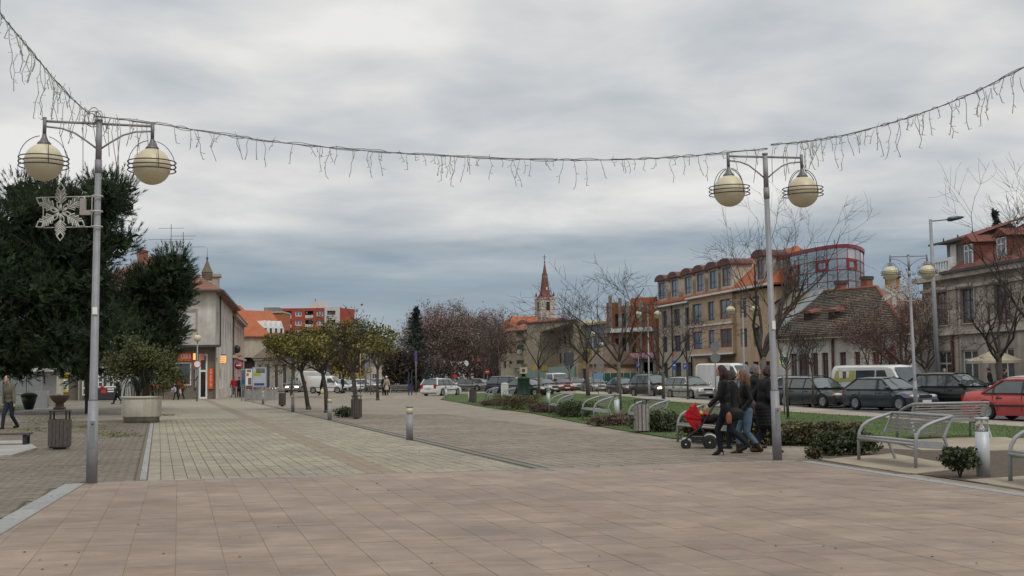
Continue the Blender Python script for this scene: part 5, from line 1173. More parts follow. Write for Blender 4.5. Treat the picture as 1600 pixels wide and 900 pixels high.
def PL(px, py, Y, base): q_ = P(px, py, Y); return (q_.x - base.x, Y - base.y, q_.z)
base1 = GY(141, 58); mpx = 58 / F
def clumps(poly, Y, base, n, seed, dmax, r0, r1):
    g = random.Random(seed); out = []; xs = [p[0] for p in poly]; ys = [p[1] for p in poly]; m_ = Y / F; pts = []
    while len(out) < n:
        x, y = g.uniform(min(xs), max(xs)), g.uniform(min(ys), max(ys)); r_ = g.uniform(r0, r1)
        if not (inpoly(x - r_ * .6, y, poly) and inpoly(x + r_ * .6, y, poly) and inpoly(x, y - r_ * .7, poly)): continue
        dy = g.uniform(-dmax, dmax)
        if any(abs(x - a) < r_ * .8 and abs(y - b_) < r_ * .7 and abs(dy - c) < 1.6 for a, b_, c in pts): 
            if g.random() < .93: continue
        pts.append((x, y, dy)); out.append((PL(x, y, Y + dy, base), (r_ * m_, r_ * m_ * .85)))
    return out
lob1 = clumps([(-90, 300), (-20, 305), (8, 300), (32, 272), (62, 292), (84, 262), (112, 288), (128, 280), (150, 258), (182, 262), (203, 290), (210, 340), (212, 372), (198, 412), (180, 440), (200, 480), (222, 540), (212, 572), (100, 578), (0, 575), (-90, 578)], 58, base1, 105, 5, 3.4, 26, 42)
pine(base1, 'huge dark black pine filling the left edge behind the left lamp', lob1, 5, [(0, 0, 0), (-.1, 0, 3), (-.6, 0, 7), (-.9, 0, 10)], .22, 8200)
base2 = GY(236, 64); mpx = 64 / F; lob2 = clumps([(186, 470), (200, 428), (222, 404), (246, 410), (262, 392), (292, 392), (301, 430), (296, 470), (284, 500), (276, 535), (262, 566), (190, 574), (180, 520)], 64, base2, 42, 6, 2.4, 19, 31)
pine(base2, 'smaller rounded black pine right of the left lamp in front of the white corner house', lob2, 6, [(-.4, .5, 0), (-.2, 0, 3), (0, 0, 4.6), (.2, 0, 6)], .2, 3400)
# distant woods: one mass nobody could count
b = MB(); g = random.Random(8)
for _ in range(9000):
    px = g.uniform(380, 1240); Y = g.uniform(330, 420); hh = (7.0 + 3.5 * noise.noise(Vector((px * .02, 0, 0))) + 2 * noise.noise(Vector((px * .11, 3, 0)))) * (.85 if 560 < px < 650 else 1.0)
    p = GY(px, Y, 0); z = hh * g.random() ** .6; s_ = g.uniform(.35, .9); u = rdir(g) * s_; v = rdir(g) * s_; b.t = g.random() * 5; p.z = z; b.add([p - u, p + v, p + u], [(0, 1, 2)])
tag(b.obj('distant_woods', mat('woods', (.045, .038, .028), (.10, .075, .055), rough=1, scale=.2, tint=.3), fix=False), kind='stuff')
b = MB()
for (pa_, pb_, H_, yy) in ((598, 662, 4.4, 128), (655, 780, 3.6, 190)):
    for _ in range(3500):
        px = g.uniform(pa_, pb_); Y = yy + g.uniform(0, 6); p = GY(px, Y, 0); z = H_ * (1 + .25 * noise.noise(Vector((px * .15, yy, 0)))) * g.random() ** .55; p.z = z; s_ = g.uniform(.12, .35); u = rdir(g) * s_; v = rdir(g) * s_; b.t = g.random() * 5; b.add([p - u, p + v, p + u], [(0, 1, 2)])
tag(b.obj('dark_thicket', mat('thicket', (.025, .020, .016), (.06, .045, .035), rough=1, scale=.5, tint=.3), fix=False), kind='stuff')
# ---- shrubs
def shrub(kind, loc, rx, ry, h, m, n, label, seed, rz=0, ls=.03, stemh=0.0, cat='shrub', group=None, boxy=False, r_=None):
    g = random.Random(seed); r = root(kind, loc, rz, label, cat, group); c = MB(); st = MB()
    for k in range(7): a = g.random() * 6.28; st.tube([(0, 0, 0), (math.cos(a) * rx * .25, math.sin(a) * ry * .25, h * .45), (math.cos(a) * rx * .5, math.sin(a) * ry * .5, h * .8)], [.012, .009, .004], 4)
    st.obj('stem', bark, r)
    for _ in range(n):
        if boxy:
            p = Vector((g.uniform(-rx, rx), g.uniform(-ry, ry), 0)); p.z = h * g.random() ** .45 * (1 + .35 * noise.noise(Vector((p.x * 1.6, p.y * 1.6, seed)))); p.y *= 1 + .3 * noise.noise(Vector((p.x * 2, seed, 0))); p = Vector((p.x, p.y, p.z))
        else: d = rdir(g, .2); p = Vector((d.x * rx, d.y * ry, stemh + (h - stemh) / 2 + d.z * (h - stemh) / 2)) * 1; f = g.uniform(.5, 1.05) * (1 + .55 * noise.noise(d * 1.9 + Vector((seed, 0, 0)))); p = Vector((p.x * f, p.y * f, stemh + (h - stemh) / 2 + d.z * (h - stemh) / 2 * f))
        if p.z < .02: p.z = g.uniform(.02, .1)
        c.t = g.random() * 6; nn = rdir(g, .7); u = nn.orthogonal().normalized() * ls * g.uniform(.6, 1.5); v = nn.cross(u).normalized() * ls * g.uniform(.5, 1); c.add([p - u, p + v, p + u, p - v], [(0, 1, 2, 3)])
    c.obj('foliage', m, r, fix=False); return r
hg = mat('hedge_leaves', (.028, .040, .016), (.062, .080, .030), rough=.8, scale=2, tint=.35)
hgo = mat('olive_hedge_leaves', (.065, .062, .030), (.135, .115, .055), rough=.85, scale=2, tint=.35)
hgb = mat('brown_shrub_leaves', (.085, .055, .042), (.15, .10, .075), rough=.9, scale=2, tint=.35)
def hedge(p0, p1, w_, h, m, n, label, seed, kind='hedge', ls=.035, group=None):
    a, c = G(*p0), G(*p1); d = c - a; mid = (a + c) / 2; return shrub(kind, mid, d.length / 2, w_ / 2, h, m, n, label, seed, math.atan2(d.y, d.x), ls, boxy=True, cat='hedge', group=group)
hedge((1160, 694), (1345, 697), 1.0, .46, hgo, 9000, 'long clipped hedge behind the right lamp and walking people', 101)
hedge((1085, 690), (1160, 694), .9, .5, hgo, 4000, 'clipped hedge piece behind the pushchair', 102)
shrub('bush', G(1300, 712), .33, .33, .44, hg, 2000, 'dark rounded bush left of the near right bench', 103)
shrub('bush', G(1345, 711), .36, .36, .48, hg, 2000, 'dark bush behind the front leg of the near right bench', 104)
shrub('bush', G(1500, 747), .27, .25, .46, hg, 2200, 'small dark green bush in the soil between bench and light bollard', 105, stemh=.12)
shrub('rose_bush', G(1272, 719), .16, .14, .26, mat('red_green_leaves', (.06, .02, .015), (.05, .07, .02), rough=.8, scale=9), 300, 'small straggly reddish rose bush at the corner of the soil bed', 106)
shrub('bush', G(1030, 676), .75, .5, .55, hg, 3800, 'dark green bush right of the slatted bin on the lawn edge', 107)
shrub('bush', G(1098, 686), .55, .4, .55, hg, 1800, 'dark green bush under the bench behind the pushchair', 108)
shrub('bush', G(958, 666), .75, .45, .34, hgb, 2600, 'brown low shrub in front of the third bench from the bin', 109, group='low shrubs along the lawn edge')
shrub('bush', G(985, 664), .5, .4, .36, hgb, 1800, 'brown low shrub under the bench left of the slatted bin', 110, group='low shrubs along the lawn edge')
shrub('bush', G(884, 652), .45, .4, .6, hg, 1500, 'tall green bush with pale leaves under the right end of the fourth bench', 111, group='low shrubs along the lawn edge')
shrub('bush', G(905, 653), .8, .5, .6, hg, 2600, 'dark bush between the two lawn edge benches', 112, group='low shrubs along the lawn edge')
shrub('bush', G(845, 645), .6, .4, .42, hgb, 1800, 'brown shrub left of the fourth bench', 113, group='low shrubs along the lawn edge')
shrub('bush', G(865, 646), .7, .4, .42, hgb, 1800, 'brown shrub under the fourth bench seat', 114, group='low shrubs along the lawn edge')
hedge((780, 640), (836, 641), 1.2, .62, hgo, 4200, 'olive brown hedge block in front of the two far benches', 115)
shrub('bush', G(768, 635), .7, .4, .35, hgb, 1500, 'far brown shrub left of the olive hedge block', 116, group='low shrubs along the lawn edge')
shrub('bush', G(540, 653), .45, .35, .42, hg, 1600, 'small dark bush left of the round litter bin on the street', 117)
for i, (p0, p1, lab) in enumerate((((574, 613), (594, 613), 'far dark hedge behind the flag poles'), ((611, 612), (652, 612), 'far hedge behind the metal bench near the standing woman'), ((540, 609), (572, 609), 'far hedge beside the parked white cars'), ((985, 613), (1010, 613), 'low far hedge strip behind the lawn path'))): hedge(p0, p1, 1.2, .7, hgo, 1500, lab, 120 + i, ls=.08)
hedge((880, 610), (935, 611), 1.6, .35, mat('verge_grass', (.04, .075, .015), (.06, .11, .025), rough=1, tint=.3), 1600, 'low green verge planting in the road divide', 125, ls=.09)
# grass bed at the left with bushes and kerb
psheet('grass_bed', [(-80, 640), (0, 642), (50, 637), (78, 631), (70, 627), (20, 625), (-80, 625)], .09, grass_m, skirt=.09)
b = MB()
cv_ = [G(*q_) for q_ in ((-60, 646), (0, 644.5), (40, 640), (66, 635), (80, 631), (76, 628))]
for i in range(len(cv_) - 1):
    n = max(1, int((cv_[i + 1] - cv_[i]).length / .8))
    for k in range(n): b.t = rnd.random(); b.bar(cv_[i].lerp(cv_[i + 1], k / n) + Zv * .06, cv_[i].lerp(cv_[i + 1], (k + .97) / n) + Zv * .06, .14, .12)
tag(b.obj('bed_kerb', granite), kind='structure')
shrub('bush', G(28, 633), .55, .4, .75, hg, 1500, 'dark bush on the left grass bed behind the walking man', 131); shrub('bush', G(5, 634), .55, .5, .8, hg, 1500, 'dark bush at the left frame edge on the grass bed', 132)
# ================================================================== STREET FURNITURE
def lamp(loc, H, label, group, hl=1.0, dirv=0.0, lean=0, scale=1.0, pr=.075, arm=.90):
    """post with two ringed globes; arm half length arm, axis dirv"""
    r = root('globe_lamp', loc, dirv, label, 'street lamp', group); r.rotation_euler = (0, lean, dirv); r.scale = (scale,) * 3
    def M_(name, fn, m, par=r, smooth=True):
        b = MB(); fn(b); return b.obj(name, m, par)
    M_('post', lambda b: (b.tube([(0, 0, 0), (0, 0, 1.25)], [pr * 1.12, pr * 1.0], 16), b.tube([(0, 0, 1.25), (0, 0, 1.28), (0, 0, H - .78)], [pr * .98, pr * .82, pr * .62], 16), b.tube([(0, 0, H - .80), (0, 0, H - .60)], pr * .72, 16), b.tube([(0, 0, H - .60), (0, 0, H)], [pr * .62, pr * .58], 16), b.tube([(0, 0, H), (0, 0, H + .03)], pr * .7, 16)), steel)
    d_ = M_('access_hatch', lambda b: (b.b2(-.035, .035, -pr * 1.10, -pr * .9, .55, .95)), mat('hatch_steel', (.22, .225, .235), rough=.5, metal=.3)); M_('lock', lambda b: b.ell((0, -pr * 1.10, .9), .014, 8, 6), blackp, d_)
    for s_ in (-1, 1):
        x = s_ * arm
        M_('arm', lambda b: (b.tube([(s_ * pr * .4, 0, H - .04), (x, 0, H - .04)], .020, 8), b.tube([(s_ * pr * .5, 0, H - .42), (s_ * arm * .22, 0, H - .32), (s_ * arm * .45, 0, H - .20), (s_ * arm * .68, 0, H - .14), (x, 0, H - .12)], .014, 8)), steel)
        zg = H - .67; gr = .285
        M_('hanger', lambda b: (b.tube([(x, 0, H + .02), (x, 0, H - .26)], .028, 10), b.lathe([(.030, 0), (.04, -.05), (.065, -.10), (.10, -.135), (.105, -.165), (.02, -.17)], 14, (x, 0, H - .24))), mat('lamp_cast', (.14, .14, .145), (.18, .18, .185), rough=.5, metal=.4))
        M_('globe', lambda b: b.ell((x, 0, zg), gr, 28, 18), globe_m)
        rg = M_('ring', lambda b: [b.torus((x, 0, zg + dz), gr * 1.27, .0095, 32, 5) for dz in (-.065, 0, .065)], darkst)
        M_('strap', lambda b: [b.tube([Vector((x + gr * 1.27 * math.cos(t) * math.cos(a), gr * 1.27 * math.cos(t) * math.sin(a), zg - .075 * 0 + gr * 1.27 * 1.12 * math.sin(t))) for t in [(-.15 + (math.pi / 2 + .15) * k / 9) for k in range(9)]], .007, 4) for a in (.3, .3 + math.pi / 2, .3 + math.pi, .3 - math.pi / 2)], darkst, rg)
    return r
LA, LB = G(143, 757), G(1215, 720.5)
LH = 5.52
lamp1 = lamp(LA, LH, 'near twin globe lamp post at the left corner of the pink stage floor', 'twin globe lamps', dirv=R(15), lean=R(.35), arm=.785)
lamp2 = lamp(LB, LH, 'near twin globe lamp post at the right corner of the pink stage floor', 'twin globe lamps', dirv=R(15), lean=R(-1.0), arm=.73)
pc = GY(1430, 46); lamp3 = lamp(pc, 6.0, 'twin globe lamp post with snowflake standing by the navy hatchback', 'twin globe lamps', dirv=R(0), lean=R(-1.0), arm=.70)
# labels / stickers on near posts
b = MB(); b.b2(-.035, .035, -.070, -.05, 2.55, 2.66); b.obj('sticker', white_s, lamp1); b = MB(); b.b2(-.03, .035, -.072, -.05, 2.35, 2.5); b.obj('sticker', white_s, lamp2)
for px, Y, H, lab, sc_ in ((1014, 89, 6.7, 'tall twin globe lamp in front of the brick shell', 1), (1163, 73, 6.1, 'tall twin globe lamp left of the large bare tree', 1)):
    lamp(GY(px, Y, ROADZ), H, lab, 'twin globe lamps', dirv=R(-5), arm=.72)
def slamp(loc, H, label, n=1):
    r = root('park_lamp', loc, 0, label, 'street lamp', 'single globe lamps'); b = MB(); b.tube([(0, 0, 0), (0, 0, H - .3)], [.06, .045], 8); b.obj('post', steel, r); xs = [0] if n == 1 else [-.9, 0, .9]
    if n > 1: b = MB(); b.tube([(-.9, 0, H - .5), (.9, 0, H - .5)], .03, 6); b.obj('arm', steel, r)
    for x in xs: b = MB(); b.ell((x, 0, H - .05), .27, 14, 10); b.obj('globe', globe_m, r); b = MB(); b.lathe([(.08, .22), (.1, .26), (.03, .36)], 8, (x, 0, H - .05)); b.obj('cap', darkst, r)
    return r
slamp(GY(308, 88), 4.6, 'single globe lamp carrying the round no entry sign before the corner house'); slamp(GY(589, 110), 5.2, 'globe lamp by the standing woman in the beige coat'); slamp(GY(572, 135), 5.0, 'three globe lamp by the flag poles', 3)
slamp(GY(941, 140), 5.2, 'small globe lamp in front of the cream block right side'); slamp(GY(927, 120), 5.7, 'globe lamp half hidden in the bare branches left of the brick shell')
# cobra street light
q0 = GY(1466, 60, ROADZ); r = root('street_light', q0, 0, 'tall grey road light with long horizontal arm and slim dark head', 'street lamp'); r.rotation_euler = (0, R(-.7), 0)
b = MB(); b.tube([(0, 0, 0), (0, 0, 9.2)], [.13, .075], 12); b.obj('post', steel, r); b = MB(); b.tube([(0, 0, 9.1), (.85, 0, 9.17)], .035, 8); b.obj('arm', steel, r); b = MB(); b.lathe([(.02, 0), (.10, .05), (.12, .2), (.09, .6), (.05, .8), (.01, .88)], 10); h = b.obj('head', mat('teal_dark', (.02, .05, .065), rough=.4), r, loc=(.82, 0, 9.16)); h.rotation_euler = (0, R(82), 0)
# ---- snowflake
def snowflake(loc, rz, S, label, side=1, thick=.016):
    r = root('snowflake_decoration', loc, rz, label, 'decoration', 'rope light snowflakes on the lamp posts'); m = mat('rope_light', (.42, .41, .38), (.55, .54, .50), rough=.5); cx = -side * .60 * S / .47
    fr = MB(); h = .25 * S / .47; w0 = -side * .08; w1 = cx - side * .30 * S / .47
    fr.tube([(w0, 0, h), (w1, 0, h)], thick * .7, 6); fr.tube([(w0, 0, -h), (w1, 0, -h)], thick * .7, 6); fr.tube([(w0, 0, h), (w0, 0, -h)], thick * .7, 6); fr.tube([(w1, 0, h), (w1, 0, -h)], thick * .7, 6)
    for z in (-h, 0, h): fr.torus((0, 0, z), .085, .01, 14, 4)
    fr.obj('frame', m, r); b = MB(); b.b2(w0 - side * .18, w0 - side * .10, -.03, .03, -.05, .22 * S / .47); b.b2(w0 - side * .10, w0, -.03, .03, -.05, .02); b.obj('power_box', mat('pinkish_box', (.35, .30, .28), rough=.7), r)
    for k in range(6):
        b = MB(); a = math.pi / 2 + k * math.pi / 3; ux, uz = Vector((math.cos(a), 0, math.sin(a))), Vector((-math.sin(a), 0, math.cos(a))); c = Vector((cx, -.02, 0))
        pt = lambda u, v: c + ux * u * S + uz * v * S
        b.tube([pt(.06, .02), pt(.26, .02)], thick, 6); b.tube([pt(.06, -.02), pt(.26, -.02)], thick, 6)
        b.tube([pt(.70, 0), pt(.80, .12), pt(1.0, 0), pt(.80, -.12), pt(.70, 0)] if 0 else [pt(.68, 0), pt(.84, .12), pt(1.0, 0), pt(.84, -.12), pt(.68, 0), pt(.7, .01)], thick * 1.15, 6)
        for f in (.34, .50, .66):
            for s_ in (-1, 1): L_ = .20 if f < .6 else .17; b.tube([pt(f - .05, 0), pt(f + L_ * .62, s_ * L_), pt(f + L_ * .72 + .03, s_ * (L_ - .05)), pt(f + .02, 0)], thick * .95, 6)
        b.tube([pt(.26, 0), pt(.70, 0)], thick, 6)
        b.tube([pt(.08, .0), pt(.2, .12), pt(.33, .13), pt(.36, 0)], thick, 6)
        b.obj('arm', m, r)
    return r
sz = P(90, 331, LA.y).z
snowflake((LA.x + .02, LA.y, sz), R(-4), .44, 'white rope light snowflake mounted on the near left lamp post', thick=.0105)
snowflake((pc.x - .03, pc.y - .1, P(1415, 458, 46).z), 0, .55, 'white rope light snowflake mounted on the lamp post by the navy car', thick=.012)
# ---- string lights
cable_m = mat('cable', (.16, .16, .15), (.23, .23, .215), rough=.6); strand_m = mat('strand', (.25, .25, .235), (.34, .34, .32), rough=.5)
def garland(pts, label, seed, every=.42, llo=.12, lhi=.62, r_=.010):
    g = random.Random(seed); r = root('string_lights', pts[0], 0, label, 'string lights', 'icicle string lights strung between the lamp posts'); P0 = Vector(pts[0]); poly = []
    for i in range(len(pts) - 1):
        n = 8
        for k in range(n): poly.append(Vector(pts[i]).lerp(Vector(pts[i + 1]), k / n) - P0)
    poly.append(Vector(pts[-1]) - P0)
    # smooth the sag
    for _ in range(6): poly = [poly[0]] + [(poly[i - 1] + poly[i] * 2 + poly[i + 1]) / 4 for i in range(1, len(poly) - 1)] + [poly[-1]]
    b = MB(); b.tube(poly, r_ * .9, 6); w_ = [p + Vector((g.uniform(-.012, .012), g.uniform(-.015, .015), g.uniform(-.006, .032))) for p in poly]; b.tube(w_, r_ * .6, 5)
    w_ = [p + Vector((g.uniform(-.02, .02), g.uniform(-.02, .02), g.uniform(-.03, .012))) for p in poly]; b.tube(w_, r_ * .55, 5); b.obj('cable', cable_m, r)
    tot = sum((poly[i + 1] - poly[i]).length for i in range(len(poly) - 1)); d = .15
    while d < tot:
        a = d; i = 0
        while i < len(poly) - 2 and a > (poly[i + 1] - poly[i]).length: a -= (poly[i + 1] - poly[i]).length; i += 1
        p = poly[i] + (poly[i + 1] - poly[i]).normalized() * a; b = MB()
        for rep in range(g.choice((1, 1, 2, 3))):
            ln = g.uniform(llo, lhi) if g.random() < .8 else g.uniform(llo, lhi * .4); n = max(2, int(ln / .11)); pts_ = [p.copy()]; q_ = p + Vector((rep * g.uniform(-.12, .12), 0, 0)); pts_ = [q_.copy()]
            for k in range(n):
                q_ = q_ + Vector((g.uniform(-.055, .055), g.uniform(-.03, .03), -ln / n)); pts_.append(q_.copy())
                if g.random() < .8: b.tube([q_, q_ + Vector((g.uniform(-.07, .07), g.uniform(-.03, .03), g.uniform(-.05, .045)))], [r_ * .55, r_ * .45], 3)
            b.tube(pts_, r_ * .62, 4)
        if g.random() < .35: b.tube([p, p + Vector((g.uniform(-.06, .06), 0, g.uniform(.02, .08)))], r_ * .5, 3)
        b.obj('strand', strand_m, r); d += g.uniform(.45, 1.5) * every
    return r
tA = P(147, 181, LA.y); tB = P(1199, 231, LB.y); lerpY = lambda px: LA.y + (LB.y - LA.y) * (px - 147) / (1199 - 147)
garland([tA] + [P(px, py, lerpY(px)) for px, py in ((250, 194), (340, 209), (430, 222), (540, 233), (650, 241), (760, 247), (860, 250), (960, 250), (1050, 246), (1110, 241))] + [P(1199, 232, LB.y)], 'long middle span of icicle lights sagging between the two near lamp posts', 3, .22, .1, .5, r_=.0095)
garland([P(1205, 226, LB.y)] + [P(px, py, LB.y - (px - 1205) * .0125) for px, py in ((1260, 222), (1330, 209), (1400, 190), (1460, 170), (1520, 146), (1600, 105), (1680, 60), (1800, -20))], 'right span of icicle lights climbing from the near right lamp post out of the frame', 4, .19, .12, .66, r_=.009)
garland([P(140, 179, LA.y)] + [P(px, py, LA.y - (140 - px) * .022) for px, py in ((110, 152), (80, 118), (50, 82), (20, 45), (0, 22), (-40, -50), (-80, -130))], 'left span of icicle lights rising from the near left lamp post out of the frame', 5, .13, .2, .7, r_=.008)
r = root('cable_bundle', tA - Vector((0, 0, .06)), 0, 'tangle of coiled light cable tied to the top of the near left lamp', 'cable'); b = MB(); g = random.Random(3)
for k in range(5): b.torus((g.uniform(-.04, .08), g.uniform(-.03, .03), g.uniform(-.03, .08)), g.uniform(.09, .15), .008, 18, 4, Matrix.Rotation(g.uniform(.9, 1.8), 3, 'X') @ Matrix.Rotation(g.random() * 3, 3, 'Y'))
for k in range(9): x = g.uniform(-.7, .8); b.tube([(x, 0, .02), (x + g.uniform(-.05, .05), 0, -.2), (x + g.uniform(-.1, .1), 0, -.38 - g.random() * .5)], .006, 4)
b.obj('coil', strand_m, r)
r = root('cable_bundle', P(1205, 231, LB.y), 0, 'loose coils of light cable hanging from the right arm of the near right lamp', 'cable'); b = MB()
for k in range(9): x = g.uniform(-.5, .75); z = g.uniform(-.02, .05); b.tube([(x, 0, z), (x + g.uniform(-.06, .06), 0, -.15), (x + g.uniform(-.08, .08), 0, -.3 - g.random() * .35)], .006, 4)
b.torus((.6, 0, .03), .07, .007, 16, 4, Matrix.Rotation(1.4, 3, 'X')); b.obj('coil', strand_m, r)
# ---- benches
def bench(A, B, label, group='metal slatted benches along the lawns', Ln=None):
    """A far/left front foot, B near/right front foot; sitter faces local -y"""
    A, B = Vector(A), Vector(B); d = B - A; L_ = Ln or min(max(d.length, 1.75), 2.1); mid = (A + B) / 2; rz = math.atan2(d.y, d.x); r = root('park_bench', mid, rz, label, 'bench', group); h = L_ / 2
    for x in (-h, h):
        b = MB(); arc = [(x, 0, 0), (x, .01, .40), (x, .03, .52), (x, .09, .62), (x, .19, .69), (x, .34, .75), (x, .52, .80), (x, .66, .84)]; b.tube(arc, .030, 10); b.obj('arm_frame', alu, r)
        b = MB(); b.bar((x, .70, 0), (x, .50, .50), .05, .035); b.bar((x, .50, .50), (x, .66, .84), .045, .03); b.obj('leg', alu, r)
        b = MB(); b.bar((x, .02, .40), (x, .52, .36), .022, .10); b.obj('bracket', alu, r)
    for i in range(6): b = MB(); y = .03 + i * .085; b.b2(-h + .03, h - .03, y - .034, y + .034, .425 - i * .006, .455 - i * .006); b.obj('seat_slat', wood_g, r)
    for i in range(5): b = MB(); y, z = .525 + i * .030, .545 + i * .060; b.bar((-h + .04, y, z), (h - .04, y, z), .026, .034); b.obj('back_slat', wood_g, r)
    b = MB(); b.tube([(-h, .66, .84), (h, .66, .84)], .028, 8); b.obj('top_rail', alu, r)
    b = MB(); b.tube([(-h, 0, .40), (h, 0, .40)], .028, 8); b.obj('front_rail', alu, r)
    return r
bs = [((1341, 720), (1432, 734), 'near right bench facing the square on its sandy pad'),
      ((1579, 754), (1680, 775), 'bench cut by the right frame edge beyond the light bollard'),
      ((1057, 691), (1124, 699), 'bench directly behind the red pushchair'),
      ((976, 667), (1018, 674), 'bench half hidden by the slatted bin'),
      ((906, 656), (932, 661), 'third lawn edge bench left of the white bollard'),
      ((855, 647), (874, 651), 'fourth lawn edge bench with the brown shrub under it'),
      ((781, 625), (795, 629), 'far bench in front of the white stone'),
      ((755, 624), (768, 627), 'farthest lawn edge bench right of the round bin')]
for a, c, lab in bs: bench(G(*a), G(*c), lab)
bench(G(1521, 683), G(1397, 687), 'bench seen from behind facing the parked cars')
bench(GY(634, 118), GY(616, 118), 'far bench behind the standing woman left of the white estate'); bench(GY(598, 116), GY(583, 118), 'far bench with curved arms left of the woman in the beige coat')
# ---- bins
def bin_slat(loc, label, n=14, R_=.24, H=.88, round_=True, lid=True, m=None, group='litter bins with vertical slats'):
    r = root('litter_bin', loc, R(12), label, 'litter bin', group); b = MB(); b.lathe([(R_ * .8, .06), (R_ * .86, .10), (R_ * .86, H - .14), (R_ * .7, H - .14)], 18); b.obj('body', darkst, r)
    for i in range(n): a = 2 * math.pi * i / n; s_ = MB(); c_ = Vector((math.cos(a), math.sin(a), 0)) * R_; t_ = 2 * math.pi * R_ / n * .80; s_.bar(c_ + Zv * .07, c_ + Zv * (H - .10), t_, .024, up=c_); s_.obj('slat', m or wood_g, r)
    b = MB(); b.tube([(0, 0, 0), (0, 0, .08)], R_ * .5, 12)
    for a in (.4, 2.5, 4.6): b.tube([(R_ * .95 * math.cos(a), R_ * .95 * math.sin(a), H - .2), (R_ * .95 * math.cos(a), R_ * .95 * math.sin(a), H + .02)], .014, 6)
    b.obj('frame', darkst, r)
    if lid: b = MB(); b.lathe([(R_ * .6, H), (R_ * 1.06, H), (R_ * 1.06, H + .035), (R_ * .5, H + .045), (.01, H + .045)], 20); b.obj('lid', blackp, r)
    return r
r = root('litter_bin', G(93, 703), R(8), 'dark square litter bin with raised flat lid right of the left bench', 'litter bin', 'litter bins with vertical slats')
b = MB(); b.b2(-.19, .19, -.19, .19, .05, .68); b.obj('body', darkst, r)
for sx_ in range(4):
    for k in range(5):
        a = sx_ * math.pi / 2; c_ = Matrix.Rotation(a, 3, 'Z') @ Vector((-.16 + k * .08, -.205, 0)); s_ = MB(); s_.bar(c_ + Zv * .08, c_ + Zv * .69, .07, .02, up=Matrix.Rotation(a, 3, 'Z') @ Y_); s_.obj('slat', wood_d, r)
b = MB(); b.b2(-.2, .2, -.2, .2, .86, .89)
for x in (-.17, .17):
    for y in (-.17, .17): b.b2(x - .018, x + .018, y - .018, y + .018, .6, .86)
b.b2(-.12, .12, -.12, .12, 0, .05); b.obj('lid_frame', blackp, r)
bin_slat(G(1003, 677), 'weathered grey wooden slatted bin at the lawn edge between two benches', m=wood_g, R_=.195, H=.88, n=12)
bin_slat(G(557, 655), 'round brown slatted litter bin beside the small bush on the street', m=wood_d, R_=.195, H=.86); bin_slat(G(441, 635), 'round dark litter bin under the leaning tree', m=wood_d, R_=.19, H=.85); bin_slat(G(739, 629.5), 'round grey brown bin at the far tip of the lawn', m=wood_d, R_=.21, H=.88)
# ---- bollards
def bollard(loc, label, H=.86, kind_=0, R_=.085, group='cylindrical light bollards'):
    r = root('light_bollard', loc, rnd.random(), label, 'bollard', group); m = steel if kind_ == 0 else mat('pale_bollard', (.40, .42, .44), (.48, .50, .52), rough=.5, metal=.2)
    b = MB(); b.tube([(0, 0, 0), (0, 0, H * .76)], R_, 18); b.obj('post', m, r)
    if kind_ == 0: b = MB(); b.tube([(0, 0, H * .765), (0, 0, H * .955)], R_ * .93, 18); b.obj('lamp_window', mat('aged_lens', (.42, .38, .2), (.52, .48, .30), rough=.25), r)
    else: b = MB(); b.lathe([(.07, H * .765), (.015, H * .87), (.012, H * .95)], 14); b.obj('reflector', white_m, r); b = MB(); b.tube([(0, 0, H * .762), (0, 0, H * .955)], R_ * .93, 18); b.obj('lens', lampglass, r)
    b = MB(); b.tube([(0, 0, H * .957), (0, 0, H)], R_ * 1.02, 18); b.obj('cap', m, r); return r
bollard(G(640, 688.5), 'nearest steel bollard with yellowed lens beside the drain channel', H=.85)
for px, py, lab in ((515, 657), (457, 644), (411, 631.5), (388, 625)) and ((515, 657, 'steel bollard between two small leaning trees'), (457.5, 644, 'steel bollard right of the dark round bin'), (411, 631.5, 'steel bollard in front of the concrete planters'), (388, 625, 'farthest steel bollard by the poster boards')): bollard(G(px, py), lab, H=.85, R_=.08)
bollard(G(1537, 745.5), 'pale light bollard with white reflector in the right soil bed', .88, 1, R_=.10); bollard(G(964, 653), 'pale light bollard right of the third lawn edge bench', .88, 1, R_=.10); bollard(G(857, 633), 'pale light bollard left of the fourth lawn edge bench', .88, 1, R_=.10); bollard(G(697, 622), 'small pale bollard in front of the white estate car', .85, 1, R_=.08); bollard(G(733.5, 629), 'small pale bollard left of the far round bin', .85, 1, R_=.08)
# ---- left: backless bench on slab
q0 = G(20, 699); r = root('backless_bench', q0, R(10), 'low dark backless bench on a stone slab at the left frame edge', 'bench')
b = MB(); [b.b2(-1.6, .42, -.28 + k * .115, -.18 + k * .115, .40, .44) for k in range(0)]
for k in range(5): s_ = MB(); s_.b2(-1.7, .40, -.24 + k * .10, -.155 + k * .10, .30, .34); s_.obj('slat', wood_d, r)
for x in (-1.3, .3): b = MB(); b.b2(x - .04, x + .04, -.22, -.16, .02, .30); b.b2(x - .04, x + .04, .16, .22, .02, .30); b.b2(x - .04, x + .04, -.22, .22, .25, .30); b.obj('leg', darkst, r)
tag(sheet('bench_slab', [(p.x, p.y) for p in GL((-120, 722), (18, 716), (58, 704), (40, 692), (-120, 694))], .07, concrete, skirt=.07))
